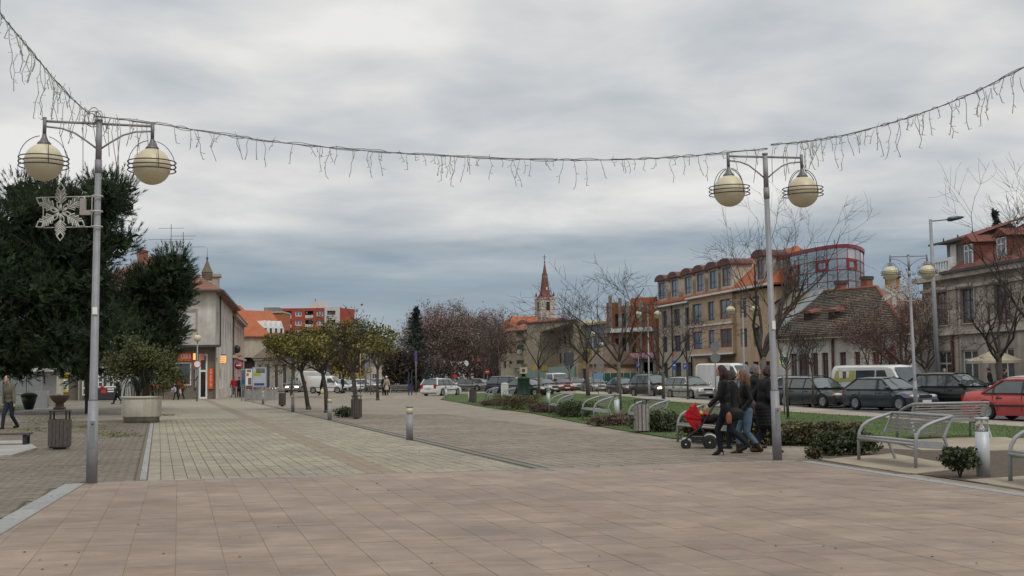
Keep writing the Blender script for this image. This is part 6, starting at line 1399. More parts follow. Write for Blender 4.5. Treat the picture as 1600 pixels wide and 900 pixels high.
# ---- big round planter with tree
q0 = G(221, 661); r = root('round_planter', q0, 0, 'large round pale concrete planter with an overgrown green tree and grasses', 'planter'); Rp = .72
b = MB(); b.lathe([(Rp * .86, 0), (Rp * .88, .20), (Rp * .9, .22)], 32); b.obj('base', mat('stone_mossy', (.18, .165, .13), (.26, .24, .19), rough=.9, scale=3, dirt=.3), r)
pcm = mat('pale_concrete', (.50, .465, .38), (.60, .56, .47), rough=.9, scale=2.5, bump=.2, dirt=.25)
b = MB(); b.lathe([(Rp * .93, .22), (Rp * .97, .26), (Rp * .98, .88), (Rp * .98, .89)], 32); b.obj('bowl', pcm, r); b = MB(); b.lathe([(Rp * .9, .89), (Rp * 1.01, .89), (Rp * 1.02, .95), (Rp * 1.01, .98), (Rp * .88, .98), (Rp * .88, .90), (.01, .90)], 32); b.obj('rim', pcm, r)
g = random.Random(12)
rt = tree('autumn_tree', 'plt', q0 + Vector((.05, .2, .88)), 'green leaved tree growing out of the big round planter', scale=.66, leafm=mat('plum_leaves', (.035, .045, .012), (.10, .105, .028), rough=.85, scale=1.2, tint=.3), leaves=7000, lsize=.07, seed=141, H=2.9, tr=.13, th=1.1, spread=1.75, nb=5, levels=3, twr=.010, sigma=.22, up=.12, lean=.03)
r = root('arching_plant', q0 + Vector((-.1, -.1, .9)), 0, 'dark arching leafless shrub stems in the round planter', 'plant'); b = MB()
for k in range(34):
    a = g.random() * 6.28; L_ = g.uniform(.35, .85); h = g.uniform(.6, 1.05); b.tube([(0, 0, 0), (math.cos(a) * L_ * .3, math.sin(a) * L_ * .3, h * .8), (math.cos(a) * L_ * .65, math.sin(a) * L_ * .65, h), (math.cos(a) * L_, math.sin(a) * L_, h * .6), (math.cos(a) * L_ * 1.1, math.sin(a) * L_ * 1.1, h * .05)], [.022, .02, .016, .014, .01], 5)
b.obj('stem', mat('dark_stem', (.02, .03, .02), rough=.8), r)
# urn on pedestal (left)
q0 = G(93, 640); r = root('stone_urn', q0, 0, 'low stone urn with a pale square pillar in it left of the left lamp', 'planter'); b = MB(); b.lathe([(.33, 0), (.34, .12), (.24, .15), (.22, .34), (.30, .40), (.50, .62), (.54, .74), (.55, .80), (.44, .80), (.01, .74)], 20); b.obj('bowl', mat('urn_stone', (.24, .17, .13), (.32, .24, .19), rough=.9, scale=4, dirt=.2), r)
q0 = G(92, 632); r = root('stone_pillar', q0, 0, 'pale plain square stone pillar behind the low urn', 'pillar'); b = MB(); b.b2(-.21, .21, -.2, .2, 0, 1.95); b.b2(-.24, .24, -.23, .23, 0, .12); b.obj('shaft', pcm, r)
q0 = GY(66, 66); r = root('info_board', q0, 0, 'white info box on the grass bed edge left of the urn', 'sign'); b = MB(); b.b2(-.33, .33, -.15, .15, .1, 1.05); b.obj('box', white_m, r)
# shrub in pot by kiosk
r = root('potted_shrub', GY(46, 63), 0, 'dark clipped shrub in black pot on the left grass bed', 'plant'); b = MB(); b.lathe([(.2, .1), (.33, .5), (.4, .75), (.01, .72)], 12); b.obj('pot', blackp, r); b = MB(); b.ell((0, 0, .82), (.42, .4, .16)); b.obj('foliage', needle, r)
# ---- concrete planters and poster boards
for i, (px, py, w_) in enumerate(((391, 621, 2.0), (408, 625, 2.6))):
    q0 = G(px, py); r = root('concrete_trough', q0, R(-30), ['concrete flower trough behind the farthest steel bollard', 'concrete flower trough behind the fourth steel bollard'][i], 'planter', 'concrete troughs at the poster boards')
    b = MB(); b.b2(-w_ / 2, w_ / 2, -.35, .35, .04, .72); b.obj('trough', concrete, r); b = MB(); g = random.Random(i)
    for _ in range(300): p = Vector((g.uniform(-w_ / 2, w_ / 2), g.uniform(-.3, .3), .72 + g.random() * .22)); u = rdir(g) * .06; b.t = g.random() * 4; b.add([p - u, p + rdir(g) * .05, p + u], [(0, 1, 2)])
    b.obj('flowers', lf_red, r, fix=False)
def board(px, Y, w_, z0, z1, m, label, fn=None):
    q0 = GY(px, Y); r = root('poster_board', q0, 0, label, 'billboard', 'poster boards on the street'); b = MB(); b.b2(-w_ / 2 - .06, w_ / 2 + .06, -.05, .05, z0 - .06, z1 + .06); [b.b2(x - .03, x + .03, -.03, .03, 0, z0) for x in (-w_ / 2, w_ / 2)]; b.obj('frame', alu, r); b = MB(); b.b2(-w_ / 2, w_ / 2, -.07, -.052, z0, z1); pz = b.obj('poster', m, r)
    for (x0, x1, a, c, mm) in fn: b = MB(); b.b2(x0 * w_ / 2, x1 * w_ / 2, -.085, -.071, z0 + (z1 - z0) * a, z0 + (z1 - z0) * c); b.obj('poster_print', mm, pz)
lime = mat('lime_print', (.30, .38, .03), rough=.6); navy = mat('navy_print', (.02, .06, .18), rough=.6); greyp = mat('pale_blue_poster', (.38, .41, .46), (.43, .46, .5), rough=.5); tealp = mat('teal_print', (.03, .16, .14), rough=.6); darkp = mat('dark_print', (.06, .05, .05), (.2, .18, .16), rough=.6, scale=4)
Yb = 84; zb = lambda py: EYE + (592.6 - py) * Yb / F
board(405.5, Yb, 20 * Yb / F, zb(604), zb(575), greyp, 'large pale blue poster with green and grey picture and navy band', [(-.8, .8, .06, .18, navy), (-.9, .2, .58, .78, lime), (-.5, .85, .74, .97, darkp)])
board(389.5, Yb + 1, 10.5 * Yb / F, zb(604), zb(577), white_s, 'narrow white poster with dark bottle picture and red line', [(-.9, .9, .0, .06, red_f), (-.3, .7, .12, .5, darkp), (-.8, -.1, .62, .78, orange_s), (-.7, .6, .85, .97, darkp)])
board(380.5, Yb + 2.2, 6 * Yb / F, zb(603), zb(578), tealp, 'narrow green and violet poster at the left end of the boards', [(-.8, .8, .45, .8, mat('violet_print', (.12, .08, .16), rough=.6)), (-.8, .8, .15, .4, navy)])
# cycle rack hoops
for i, px in enumerate((424, 429, 434)): q0 = G(px, 623.5); r = root('cycle_stand', q0, R(60), ['left', 'middle', 'right'][i] + ' one of three small steel cycle hoops behind the dark bin', 'cycle stand', 'steel cycle hoops'); b = MB(); b.tube([(-.3, 0, 0), (-.3, 0, .75), (-.2, 0, .88), (.2, 0, .88), (.3, 0, .75), (.3, 0, 0)], .03, 6); b.obj('hoop', chrome, r)
# striped awning post etc behind boards
# ---- signs
def sign(px, py, H, label, shapes, z=ROADZ, pole=.032, Y=None, rz=0):
    q0 = G(px, py, z) if Y is None else GY(px, Y, z); r = root('road_sign', q0, rz, label, 'sign'); b = MB(); b.tube([(0, 0, 0), (0, 0, H)], pole, 8); b.obj('post', steel, r)
    for (kind_, zc_, s_, m, mi) in shapes:
        b = MB()
        if kind_ == 'disc': b.lathe([(.005, -.012), (s_, -.012), (s_, .012), (.005, .012)], 24, smooth=False); o = b.obj('panel', m, r, loc=(0, -.05, zc_)); o.rotation_euler = (math.pi / 2, 0, 0)
        elif kind_ == 'ring': b.torus((0, 0, 0), s_, s_ * .13, 28, 5); o = b.obj('rim', m, r, loc=(0, -.06, zc_)); o.rotation_euler = (math.pi / 2, 0, 0)
        else: b.b2(-s_, s_, -.065, -.04, zc_ - kind_, zc_ + kind_); o = b.obj('panel', m, r)
        if mi == 'P': text(o if kind_ != 'disc' else r, 'P', (0, -.07, zc_), s_ * 1.5, white_s)
        if mi == 'bar': bb = MB(); bb.b2(-s_ * .6, s_ * .6, -.075, -.066, zc_ - .06, zc_ + .06); bb.obj('symbol', white_s, r)
        if mi == 'ped': bb = MB(); bb.b2(-s_ * .72, s_ * .72, -.072, -.066, zc_ - s_ * .72, zc_ + s_ * .72); sq_o = bb.obj('symbol', navy, r); bb = MB(); bb.add([(-s_ * .5, -.076, zc_ - s_ * .55), (s_ * .5, -.076, zc_ - s_ * .55), (0, -.076, zc_ + s_ * .55)], [(0, 1, 2)]); bb.obj('symbol', white_s, sq_o); bb = MB(); bb.b2(-.03, .03, -.082, -.078, zc_ - s_ * .3, zc_ + s_ * .15); bb.bar((-.0, -.08, zc_ - .05), (.09, -.08, zc_ - s_ * .45), .04, .01); bb.bar((0, -.08, zc_ - .05), (-.08, -.08, zc_ - s_ * .45), .04, .01); bb.obj('symbol', blackp, sq_o)
    return r
blue_s = mat('blue_sign', (.03, .10, .32), rough=.4); neon = mat('neon_yellow', (.50, .75, .02), rough=.5, emit=None); redrim = mat('red_rim', (.40, .02, .03), rough=.4); backg = mat('sign_back', (.16, .17, .175), (.20, .21, .215), rough=.5, metal=.3)
sign(308.5, 622, 3.4, 'round white sign with red rim on the lamp post before the corner house', [('disc', EYE + (593.5 - 569) * 88 / F, .29, white_s, None), ('ring', EYE + (593.5 - 569) * 88 / F, .26, redrim, None)], z=0, Y=87.8)
kk = lambda py, Y, px=1000: EYE + (588.5 - .01 * (px - 800) - py) * Y / F
sign(1118, 0, kk(534, 62, 1118), 'pole with two grey round sign backs in front of the apricot house', [('disc', kk(540.5, 62, 1118), .25, backg, None), ('disc', kk(557.5, 62, 1118), .25, backg, None)], Y=62)
o = sign(1224.5, 0, kk(552, 46, 1224), 'square yellow green pedestrian crossing sign right of the right lamp post', [(.148, kk(562, 46, 1224), .148, neon, 'ped')], Y=46, z=0)
sign(998, 0, kk(558, 120), 'square blue parking sign in front of the brick shell', [(.22, kk(569.5, 120), .22, blue_s, 'P')], Y=120)
sign(1053.5, 0, kk(562, 110), 'tall narrow blue traffic sign left of the disabled parking sign', [(.42, kk(570, 110), .17, blue_s, 'bar')], Y=110); sign(1070.5, 0, kk(565, 105), 'small blue parking sign right of the tall narrow blue sign', [(.26, kk(572, 105), .17, blue_s, 'P')], Y=105)
sign(1052, 0, kk(550, 126), 'small red round sign above the blue signs', [('disc', kk(554, 126), .18, mat('dull_red_sign', (.32, .05, .03), rough=.5), None)], Y=126)
sign(890, 0, kk(548, 130, 890), 'dark sign board back by the cream block recess', [(.7, kk(560, 130, 890), .45, slate, None)], Y=130); sign(938, 0, kk(565, 118, 938), 'grey round sign back by the peach house', [('disc', kk(571, 118, 938), .38, backg, None)], Y=118)
sign(935, 0, kk(582, 105, 935), 'blue direction board low by the netting fence', [(.25, kk(586.5, 105, 935), .42, mat('light_blue_sign', (.12, .24, .38), rough=.5), None)], Y=105)
sign(650, 0, kk(548, 108, 650), 'narrow violet blue sign on a thin pole by the white estate', [(.42, kk(555, 108, 650), .11, mat('violet_sign', (.07, .06, .2), rough=.5), None)], Y=108)
r = root('info_stele', GY(641, 107), 0, 'dark blue twin post information stele left of the white estate car', 'sign'); b = MB(); [b.b2(x - .045, x + .045, -.04, .04, 0, kk(581, 107, 641)) for x in (-.13, .13)]; b.obj('post', mat('stele_blue', (.02, .035, .07), rough=.5), r); b = MB(); b.b2(-.24, .24, -.05, .05, .35, .85); b.obj('panel', MATS['stele_blue'], r)
sign(1393, 0, kk(560, 58, 1400) , 'red and white no entry style round sign under the red tree', [('disc', kk(549, 70, 1393), .3, mat('pink_red_sign', (.38, .03, .05), rough=.5), 'bar')], Y=70)
sign(761.5, 0, kk(578, 140, 761), 'small red round sign by the dark van', [('disc', kk(580, 140, 761), .3, redrim, 'bar')], Y=140); sign(711, 0, kk(585, 125, 711), 'red round sign beyond the white estate bonnet', [('disc', kk(587, 125, 711), .22, redrim, None)], Y=125); sign(834, 0, kk(570, 150, 834), 'small yellow square sign in front of the mint shopfront', [(.35, kk(574, 150, 834), .35, plyel, None)], Y=150)
for i, (px, Y, H) in enumerate(((563, 118, 6.0), (570.5, 125, 6.4), (579, 112, 6.6), (589.5, 108, 6.5))): 
    if px == 589.5: continue
    r = root('flag_pole', GY(px, Y), 0, ['leftmost slim flag pole before the dark trees', 'middle slim flag pole with grey banner', 'rightmost slim flag pole with grey banner'][i], 'flag pole', 'slim flag poles'); b = MB(); b.tube([(0, 0, 0), (0, 0, H - 1.2)], .05, 6); b.obj('pole', steel, r)
    if i: b = MB(); b.b2(.05, .4, -.01, .01, H - 3.9, H - 1.9); b.obj('banner', backg, r)
# green box column with cream box on top (by dark van)
r = root('green_kiosk_column', GY(818, 88), 0, 'dark green cylindrical column with cream vent box on top on the lawn', 'column'); kz = lambda py: EYE + (588.3 - py) * 88 / F; b = MB(); b.lathe([(.44, 0), (.46, .12), (.44, .16), (.44, kz(592)), (.46, kz(591)), (.40, kz(589)), (.2, kz(588)), (.12, kz(586))], 18); b.obj('body', mat('bottle_green', (.008, .03, .018), (.012, .04, .025), rough=.4), r)
b = MB(); [b.torus((0, 0, z), .455, .018, 24, 5) for z in (.3, .75, 1.1)]; b.obj('band', MATS['bottle_green'], r); b = MB(); b.lathe([(.1, kz(586)), (.30, kz(584.3)), (.30, kz(584))], 12); b.obj('neck', MATS['bottle_green'], r)
b = MB(); b.b2(-.28, .28, -.25, .25, kz(584), kz(574)); vb = b.obj('vent_box', plcream, r); b = MB(); b.b2(-.1, .1, -.27, -.255, kz(581), kz(576.5)); b.obj('vent', slate, vb)
# white standing stone
r = root('white_stone', GY(788.5, 84), 0, 'white rounded standing stone between the two far benches', 'monument'); b = MB(); z1 = EYE + (588.6 - 599) * 84 / F; b.b2(-.26, .26, -.12, .12, 0, 1.02); b.lathe([(.26, 1.02), (.24, 1.09), (.12, 1.13), (.01, 1.14)], 14, sx=1, sy=.46); b.b2(-.34, .34, -.2, .2, 0, .10); b.obj('slab', mat('pale_stone', (.48, .47, .43), (.56, .55, .51), rough=.8, scale=4), r)
# low fountain edge / steps in the far left middle
r = root('low_basin_edge', G(610, 624), 0, 'long low pale stone edge of a shallow basin in front of the standing woman', 'basin'); b = MB(); a_, c_ = G(560, 624) - G(610, 624), G(640, 621.5) - G(610, 624); b.bar(a_ + Zv * .05, c_ + Zv * .05, .35, .10); b.obj('edge', pcm, r)
r = root('low_basin_edge', G(450, 622), 0, 'low dark and pale stone edge behind the leaning trees', 'basin'); b = MB(); b.bar(G(446, 622.5) - G(450, 622) + Zv * .1, G(500, 622) - G(450, 622) + Zv * .1, .4, .2); b.obj('edge', concrete, r)
# ================================================================== VEHICLES
def paint(name, c, m=.3, rough=.28):
    if name in MATS: return MATS[name]
    mt = mat(name, tuple(x * .9 for x in c), tuple(x * 1.1 for x in c), rough=rough, metal=m, scale=1.5, dirt=.08); mt.node_tree.nodes['Principled BSDF'].inputs['Coat Weight'].default_value = .5; mt.node_tree.nodes['Principled BSDF'].inputs['Coat Roughness'].default_value = .08; return mt
hl_m = mat('headlight_glass', (.45, .46, .47), (.6, .6, .6), rough=.08, spec=.9); hl_on = mat('headlight_lit', (1, .8, .5), emit=(1, .78, .45), es=9); tl_m = mat('tail_light', (.35, .01, .01), (.45, .02, .015), rough=.15); amber = mat('amber_glass', (.6, .2, .02), rough=.2); plate_m = mat('number_plate', (.55, .55, .53), rough=.5)
hub_m = mat('hubcap', (.30, .31, .32), (.42, .43, .44), rough=.35, metal=.6)
CARP = {
 'hatch': dict(L=4.2, W=1.70, H=1.42, belt=.90, hood=[(2.1, .50), (2.06, .62), (1.9, .70), (1.1, .86), (.85, .93)], tail=[(-1.75, .95), (-2.0, .93), (-2.1, .75)], wb=(1.35, -1.22), ws=(.95, .20), re=(-1.30, -1.95), zg=.58),
 'sedan': dict(L=4.4, W=1.72, H=1.40, belt=.90, hood=[(2.2, .50), (2.16, .62), (2.0, .70), (1.15, .86), (.9, .92)], tail=[(-1.2, .93), (-1.45, .98), (-2.1, .96), (-2.2, .72)], wb=(1.4, -1.25), ws=(1.0, .30), re=(-.75, -1.42), zg=.58),
 'estate': dict(L=4.6, W=1.76, H=1.46, belt=.92, hood=[(2.3, .52), (2.26, .64), (2.1, .72), (1.2, .87), (.95, .94)], tail=[(-2.0, .96), (-2.22, .93), (-2.3, .7)], wb=(1.42, -1.28), ws=(1.08, .35), re=(-1.85, -2.18), zg=.58),
 'mpv': dict(L=4.5, W=1.8, H=1.66, belt=1.0, hood=[(2.25, .6), (2.2, .72), (2.0, .82), (1.5, .95), (1.35, 1.02)], tail=[(-1.95, 1.02), (-2.15, 1.0), (-2.25, .8)], wb=(1.42, -1.32), ws=(1.45, .55), re=(-1.80, -2.12), zg=.62),
}
def wheel(parent, x, y, r_=.31, w_=.2):
    b = MB(); s_ = 1 if y > 0 else -1; b.lathe([(r_ * .62, -w_ / 2), (r_ * .93, -w_ / 2), (r_, -w_ * .3), (r_, w_ * .3), (r_ * .93, w_ / 2), (r_ * .66, w_ * .40), (r_ * .64, w_ * .34)], 20); t = b.obj('wheel', rubber, parent, loc=(x, y, r_)); t.rotation_euler = (-s_ * math.pi / 2, 0, 0)
    b = MB(); b.lathe([(.01, w_ * .42), (r_ * .2, w_ * .44), (r_ * .58, w_ * .36), (r_ * .64, w_ * .46), (r_ * .64, .0), (.01, 0)], 18)
    for k in range(6): a = k * math.pi / 3; b.bar((math.cos(a) * r_ * .15, math.sin(a) * r_ * .15, w_ * .44), (math.cos(a) * r_ * .58, math.sin(a) * r_ * .58, w_ * .44), r_ * .16, .02)
    b.obj('rim', hub_m, t)
    return t
def loftbody(L_, W, tops, wb, r_, zb, wtop=None, zlo=.17):
    """tops: (x, z) from front to back; section sides rounded; wheel arches cut in"""
    tops = sorted(tops); xs = [-L_ / 2 + L_ * i / 76 for i in range(77)]
    def zt(x):
        if x <= tops[0][0]: return tops[0][1]
        for a, c in zip(tops, tops[1:]):
            if a[0] <= x <= c[0]: return a[1] + (c[1] - a[1]) * (x - a[0]) / (c[0] - a[0])
        return tops[-1][1]
    b = MB(); rows = []
    for x in xs:
        e = abs(x) / (L_ / 2); w_ = W / 2 * (1 - .13 * e ** 5 - .05 * e ** 14); z = zt(x); lo = zlo + .10 * max(0, e - .93) / .07
        arch = 0
        for wx in wb:
            dd = abs(x - wx)
            if dd < r_ * 1.18: arch = max(arch, r_ + math.sqrt((r_ * 1.18) ** 2 - dd * dd))
        sl = max(lo, arch); mid = max(sl + .02, .56); up_ = max(mid + .02, z - .14)
        if z < up_ + .03: up_ = z - .04; mid = min(mid, up_ - .03); sl = min(sl, mid - .02)
        if wtop and z > zb + .12:      # van: side goes up with taper
            k = (z - zb) / (max(t[1] for t in tops) - zb); wt = W / 2 * (1 - wtop * k); row = [(0, lo), (w_ * .86, lo), (w_ * .97, sl), (w_, mid), (w_, zb), (wt * (w_ / (W / 2)), z - .10), (wt * .9 * (w_ / (W / 2)), z - .02), (0, z + .02)]
        else: row = [(0, lo), (w_ * .86, lo), (w_ * .965, sl), (w_, mid), (w_ * .985, (mid + up_) / 2), (w_ * .955, up_), (w_ * .86, z - .025), (0, z + .012)]
        rows.append((x, row))
    vs = []; n = 15
    for x, row in rows:
        vs += [(x, y, z) for y, z in row] + [(x, -y, z) for y, z in reversed(row[1:-1])]
    m_ = 14; fs = []
    for i in range(len(rows) - 1):
        for j in range(m_): j2 = (j + 1) % m_; fs.append((i * m_ + j, i * m_ + j2, (i + 1) * m_ + j2, (i + 1) * m_ + j))
    fs += [tuple(range(m_ - 1, -1, -1)), tuple((len(rows) - 1) * m_ + j for j in range(m_))]; b.add(vs, fs, True); return b
def auto(o, ang=38):
    import bmesh
    bm = bmesh.new(); bm.from_mesh(o.data); bmesh.ops.remove_doubles(bm, verts=bm.verts, dist=1e-5)
    for e in bm.edges:
        if len(e.link_faces) == 2 and e.calc_face_angle(0) > R(ang): e.smooth = False
    for f in bm.faces: f.smooth = True
    bm.to_mesh(o.data); bm.free()
def car(style, pm_, loc, head, label, lights=False, group='cars in the parking row', rack=False, cat='car', plate=True, bump_black=False, trim=None):
    """head: degrees, heading = (sin, -cos)"""
    c = CARP[style]; L_, W, H, belt = c['L'], c['W'], c['H'], c['belt']; hx, hy = math.sin(R(head)), -math.cos(R(head)); r = root('parked_car', loc, math.atan2(hy, hx), label, cat, group)
    tops = c['hood'] + [(0, belt + .02)] + c['tail']; b = loftbody(L_, W, tops, c['wb'], .31, belt); o = b.obj('body', pm_, r); auto(o)
    x0, x1 = c['ws']; x3, x2 = c['re'][1], c['re'][0]; yb, yt = W / 2 * .93, W / 2 * .70; zt_ = H - .07
    # roof and pillars
    b = MB(); n = 10; vs = []
    for i in range(n + 1):
        x = x1 + .03 + (x2 - x1 - .06) * i / n; f = i / n; zz_ = zt_ + .055 * math.sin(math.pi * min(1, max(0, .12 + f * .76)))
        for k in (-1, -.85, -.4, 0, .4, .85, 1): vs.append((x, yt * k * 1.02, zz_ + .045 * (1 - k * k) - (.02 if abs(k) == 1 else 0)))
    b.add(vs, [(i * 7 + j, i * 7 + j + 1, (i + 1) * 7 + j + 1, (i + 1) * 7 + j) for i in range(n) for j in range(6)], True)
    b.add([(v[0], v[1], v[2] - .04) for v in vs], [(i * 7 + j, (i + 1) * 7 + j, (i + 1) * 7 + j + 1, i * 7 + j + 1) for i in range(n) for j in range(6)], True)
    for s_ in (-1, 1):
        b.bar((x0, s_ * yb, belt), (x1, s_ * yt, zt_ + .01), .055, .05); b.bar((x3, s_ * yb * .97, belt), (x2, s_ * yt, zt_ + .01), .09 if style != 'sedan' else .12, .05)
        b.bar((x1, s_ * yt * 1.01, zt_ + .005), (x2, s_ * yt * 1.01, zt_ + .005), .04, .045)
        xp = [.0 * 0 + (x0 + x3) * .5 - .0]; 
    ro = b.obj('roof', pm_, r)
    divs = {'hatch': [.05], 'sedan': [.02, -1.0], 'estate': [.05, -.95], 'mpv': [.15, -.95]}[style]
    def side(s_, t, x):   # x on side plane at height fraction t
        return None
    for s_ in (-1, 1):
        P3 = lambda x, t: Vector((x, s_ * (yb + (yt - yb) * t), belt + (zt_ - belt) * t))
        front = lambda t: x0 + (x1 - x0) * t - .03; rear = lambda t: x3 + (x2 - x3) * t + .04
        cuts = [None] + divs + [None]
        for k in range(len(cuts) - 1):
            fx = (lambda t: front(t)) if k == 0 else (lambda t, q_=cuts[k]: q_ - .035 - .06 * t * 0); rx = (lambda t: rear(t)) if k == len(cuts) - 2 else (lambda t, q_=cuts[k + 1]: q_ + .035)
            if fx(.96) - rx(.96) < .05: b = MB(); pts = [P3(fx(.04), .04), P3(rx(.04), .04), P3((fx(.6) + rx(.6)) / 2, .6)]
            else: pts = [P3(fx(.03), .03), P3(rx(.03), .03), P3(rx(.97), .97), P3(fx(.97), .97)]
            b = MB(); nn = Vector((0, s_ * .012, .004)); b.extr(pts, nn * -1, nn * .2); b.obj('side_window', carglass, r)
        for q_ in divs: b = MB(); b.bar(P3(q_, 0), P3(q_, 1), .07, .03, up=(0, 1, 0)); b.obj('pillar', blackp, r)
        b = MB(); b.bar(P3(x0 - .1, .0) + Vector((0, s_ * .02, .0)), P3(x3 + .1, 0) + Vector((0, s_ * .02, .0)), .02, .03); b.obj('window_seal', blackp, r)
        # doors: seams, handles, rub strip, sill
        b = MB()
        for q_ in [x0 - .05] + divs + [max(c['wb'][1] + .42, -1.15) if style != 'hatch' else -.95]: b.bar((q_, s_ * W / 2 * 1.001, .30), (q_, s_ * W / 2 * .972, belt - .05), .012, .012)
        b.obj('door_seam', blackp, r)
        b = MB(); b.b2(-.95, 1.0, s_ * W / 2 - .01, s_ * W / 2 + .012, .47, .53); b.obj('rub_strip', blackp if bump_black or trim is None else trim, r)
        for q_ in [divs[0] + .22] + ([divs[1] + .22] if len(divs) > 1 else []): b = MB(); b.b2(q_ - .1, q_ + .1, s_ * W / 2 * .975 - .01, s_ * W / 2 * .975 + .03, belt - .17, belt - .13); b.obj('door_handle', blackp, r)
        b = MB(); b.ell((x0 - .12, s_ * (yb + .14), belt + .09), (.07, .12, .075), 10, 8); b.bar((x0 - .12, s_ * yb, belt + .04), (x0 - .12, s_ * (yb + .1), belt + .07), .04, .04); b.obj('mirror', blackp if bump_black else pm_, r)
        for wx in c['wb']: wheel(r, wx, s_ * (W / 2 - .11))
        zh = c['zg']; b = MB(); b.ell((L_ / 2 - .14, s_ * (W / 2 - .34), zh + .04), (.13, .24, .085), 12, 8); b.obj('headlight', hl_on if lights else hl_m, r)
        b = MB(); b.ell((L_ / 2 - .22, s_ * (W / 2 - .16), zh + .03), (.09, .07, .06), 8, 6); b.obj('indicator', amber, r)
        b = MB(); b.b2(-L_ / 2 - .006, -L_ / 2 + .12, s_ * (W * .41 - .20), s_ * (W * .41 + .006), .62, .84 if style != 'estate' else .92); b.obj('tail_light', tl_m, r)
    b = MB(); w2 = W / 2 * .92; pts = [Vector((x0 + .01, -yb * .96, belt + .015)), Vector((x0 + .10, 0, belt + .02)), Vector((x0 + .01, yb * .96, belt + .015)), Vector((x1 + .01, yt * .96, zt_ + .0)), Vector((x1 + .06, 0, zt_ + .03)), Vector((x1 + .01, -yt * .96, zt_ + .0))]
    b.add(pts, [(0, 1, 4, 5), (1, 2, 3, 4)], True); b.obj('windscreen', carglass, r, fix=False)
    b = MB(); b.add([Vector((x3 - .01, yb * .9, belt + .03)), Vector((x3 - .06, 0, belt + .04)), Vector((x3 - .01, -yb * .9, belt + .03)), Vector((x2 - .02, -yt * .92, zt_ - .01)), Vector((x2 - .05, 0, zt_ + .0)), Vector((x2 - .02, yt * .92, zt_ - .01))], [(0, 1, 4, 5), (1, 2, 3, 4)], True); b.obj('rear_window', carglass, r, fix=False)
    bm_ = blackp if bump_black else pm_
    b = MB(); xx = L_ / 2; b.box((xx - .07, 0, .40), (.20, W * .84, .17)); b.box((xx - .2, 0, .40), (.2, W * .92, .17)); b.obj('bumper', bm_, r); b = MB(); b.box((-xx + .07, 0, .42), (.20, W * .84, .18)); b.box((-xx + .2, 0, .42), (.2, W * .92, .18)); b.obj('bumper', bm_, r)
    b = MB(); b.b2(xx - .06, xx + .035, -W * .30, W * .30, .24, .31); b.b2(xx - .10, xx + .012, -.34, .34, .57, .68); b.obj('grille', blackp, r)
    b = MB(); b.b2(xx - .02, xx + .045, -.26, .26, .36, .47); b.obj('number_plate', plate_m, r); b = MB(); b.b2(-xx - .045, -xx + .02, -.26, .26, .60 if style != 'sedan' else .40, .71 if style != 'sedan' else .51); b.obj('number_plate', plate_m, r)
    b = MB(); b.bar((x0 + .06, -.5, belt + .04), (x0 - .02, .1, belt + .07), .02, .02); b.bar((x0 + .05, .05, belt + .05), (x0 - .02, .62, belt + .07), .02, .02); b.obj('wiper', blackp, r)
    if rack: b = MB(); [b.tube([(x1 - .1, s_ * yt * .95, zt_ + .05), (x1 - .25, s_ * yt * .95, zt_ + .12), (x2 + .25, s_ * yt * .95, zt_ + .12), (x2 + .05, s_ * yt * .95, zt_ + .04)], .016, 6) for s_ in (-1, 1)]; b.obj('roof_rail', blackp, r)
    b = MB(); b.b2(-L_ / 2 + .3, L_ / 2 - .3, -W / 2 + .25, W / 2 - .25, .16, .45); b.obj('underbody', blackp, r)
    return r
def at_wheel(px, py, head, style, which='f', sidey=-1, z=ROADZ):
    """centre of a car whose camera-side front/rear wheel touches the ground at the pixel"""
    c = CARP.get(style) or VANP[style]; p = G(px, py, z); h = Vector((math.sin(R(head)), -math.cos(R(head)), 0)); l_ = Vector((-h.y, h.x, 0)); wx = c['wb'][0 if which == 'f' else 1]; return p - h * wx - l_ * (sidey * (c['W'] / 2 - .1))
VANP = {
 'box': dict(L=5.2, W=1.95, H=2.45, belt=1.25, tops=[(2.6, .70), (2.5, .95), (1.95, 1.15), (1.75, 1.25), (1.0, 2.30), (.7, 2.43), (-2.3, 2.45), (-2.55, 2.38), (-2.6, 2.2)], wb=(1.75, -1.55), ws=(1.72, 1.02, 1.28, 2.25)),
 'minibus': dict(L=4.6, W=1.85, H=2.0, belt=1.15, tops=[(2.3, .75), (2.25, 1.0), (2.2, 1.12), (1.62, 1.88), (1.35, 1.97), (-2.0, 1.99), (-2.2, 1.92), (-2.3, 1.7)], wb=(1.25, -1.15), ws=(2.17, 1.66, 1.18, 1.84)),
 'caddy': dict(L=4.3, W=1.72, H=1.82, belt=1.05, tops=[(2.15, .6), (2.1, .75), (1.85, .88), (1.35, 1.02), (.65, 1.68), (.35, 1.8), (-1.95, 1.82), (-2.12, 1.75), (-2.15, 1.5)], wb=(1.35, -1.3), ws=(1.33, .68, 1.05, 1.66)),
}
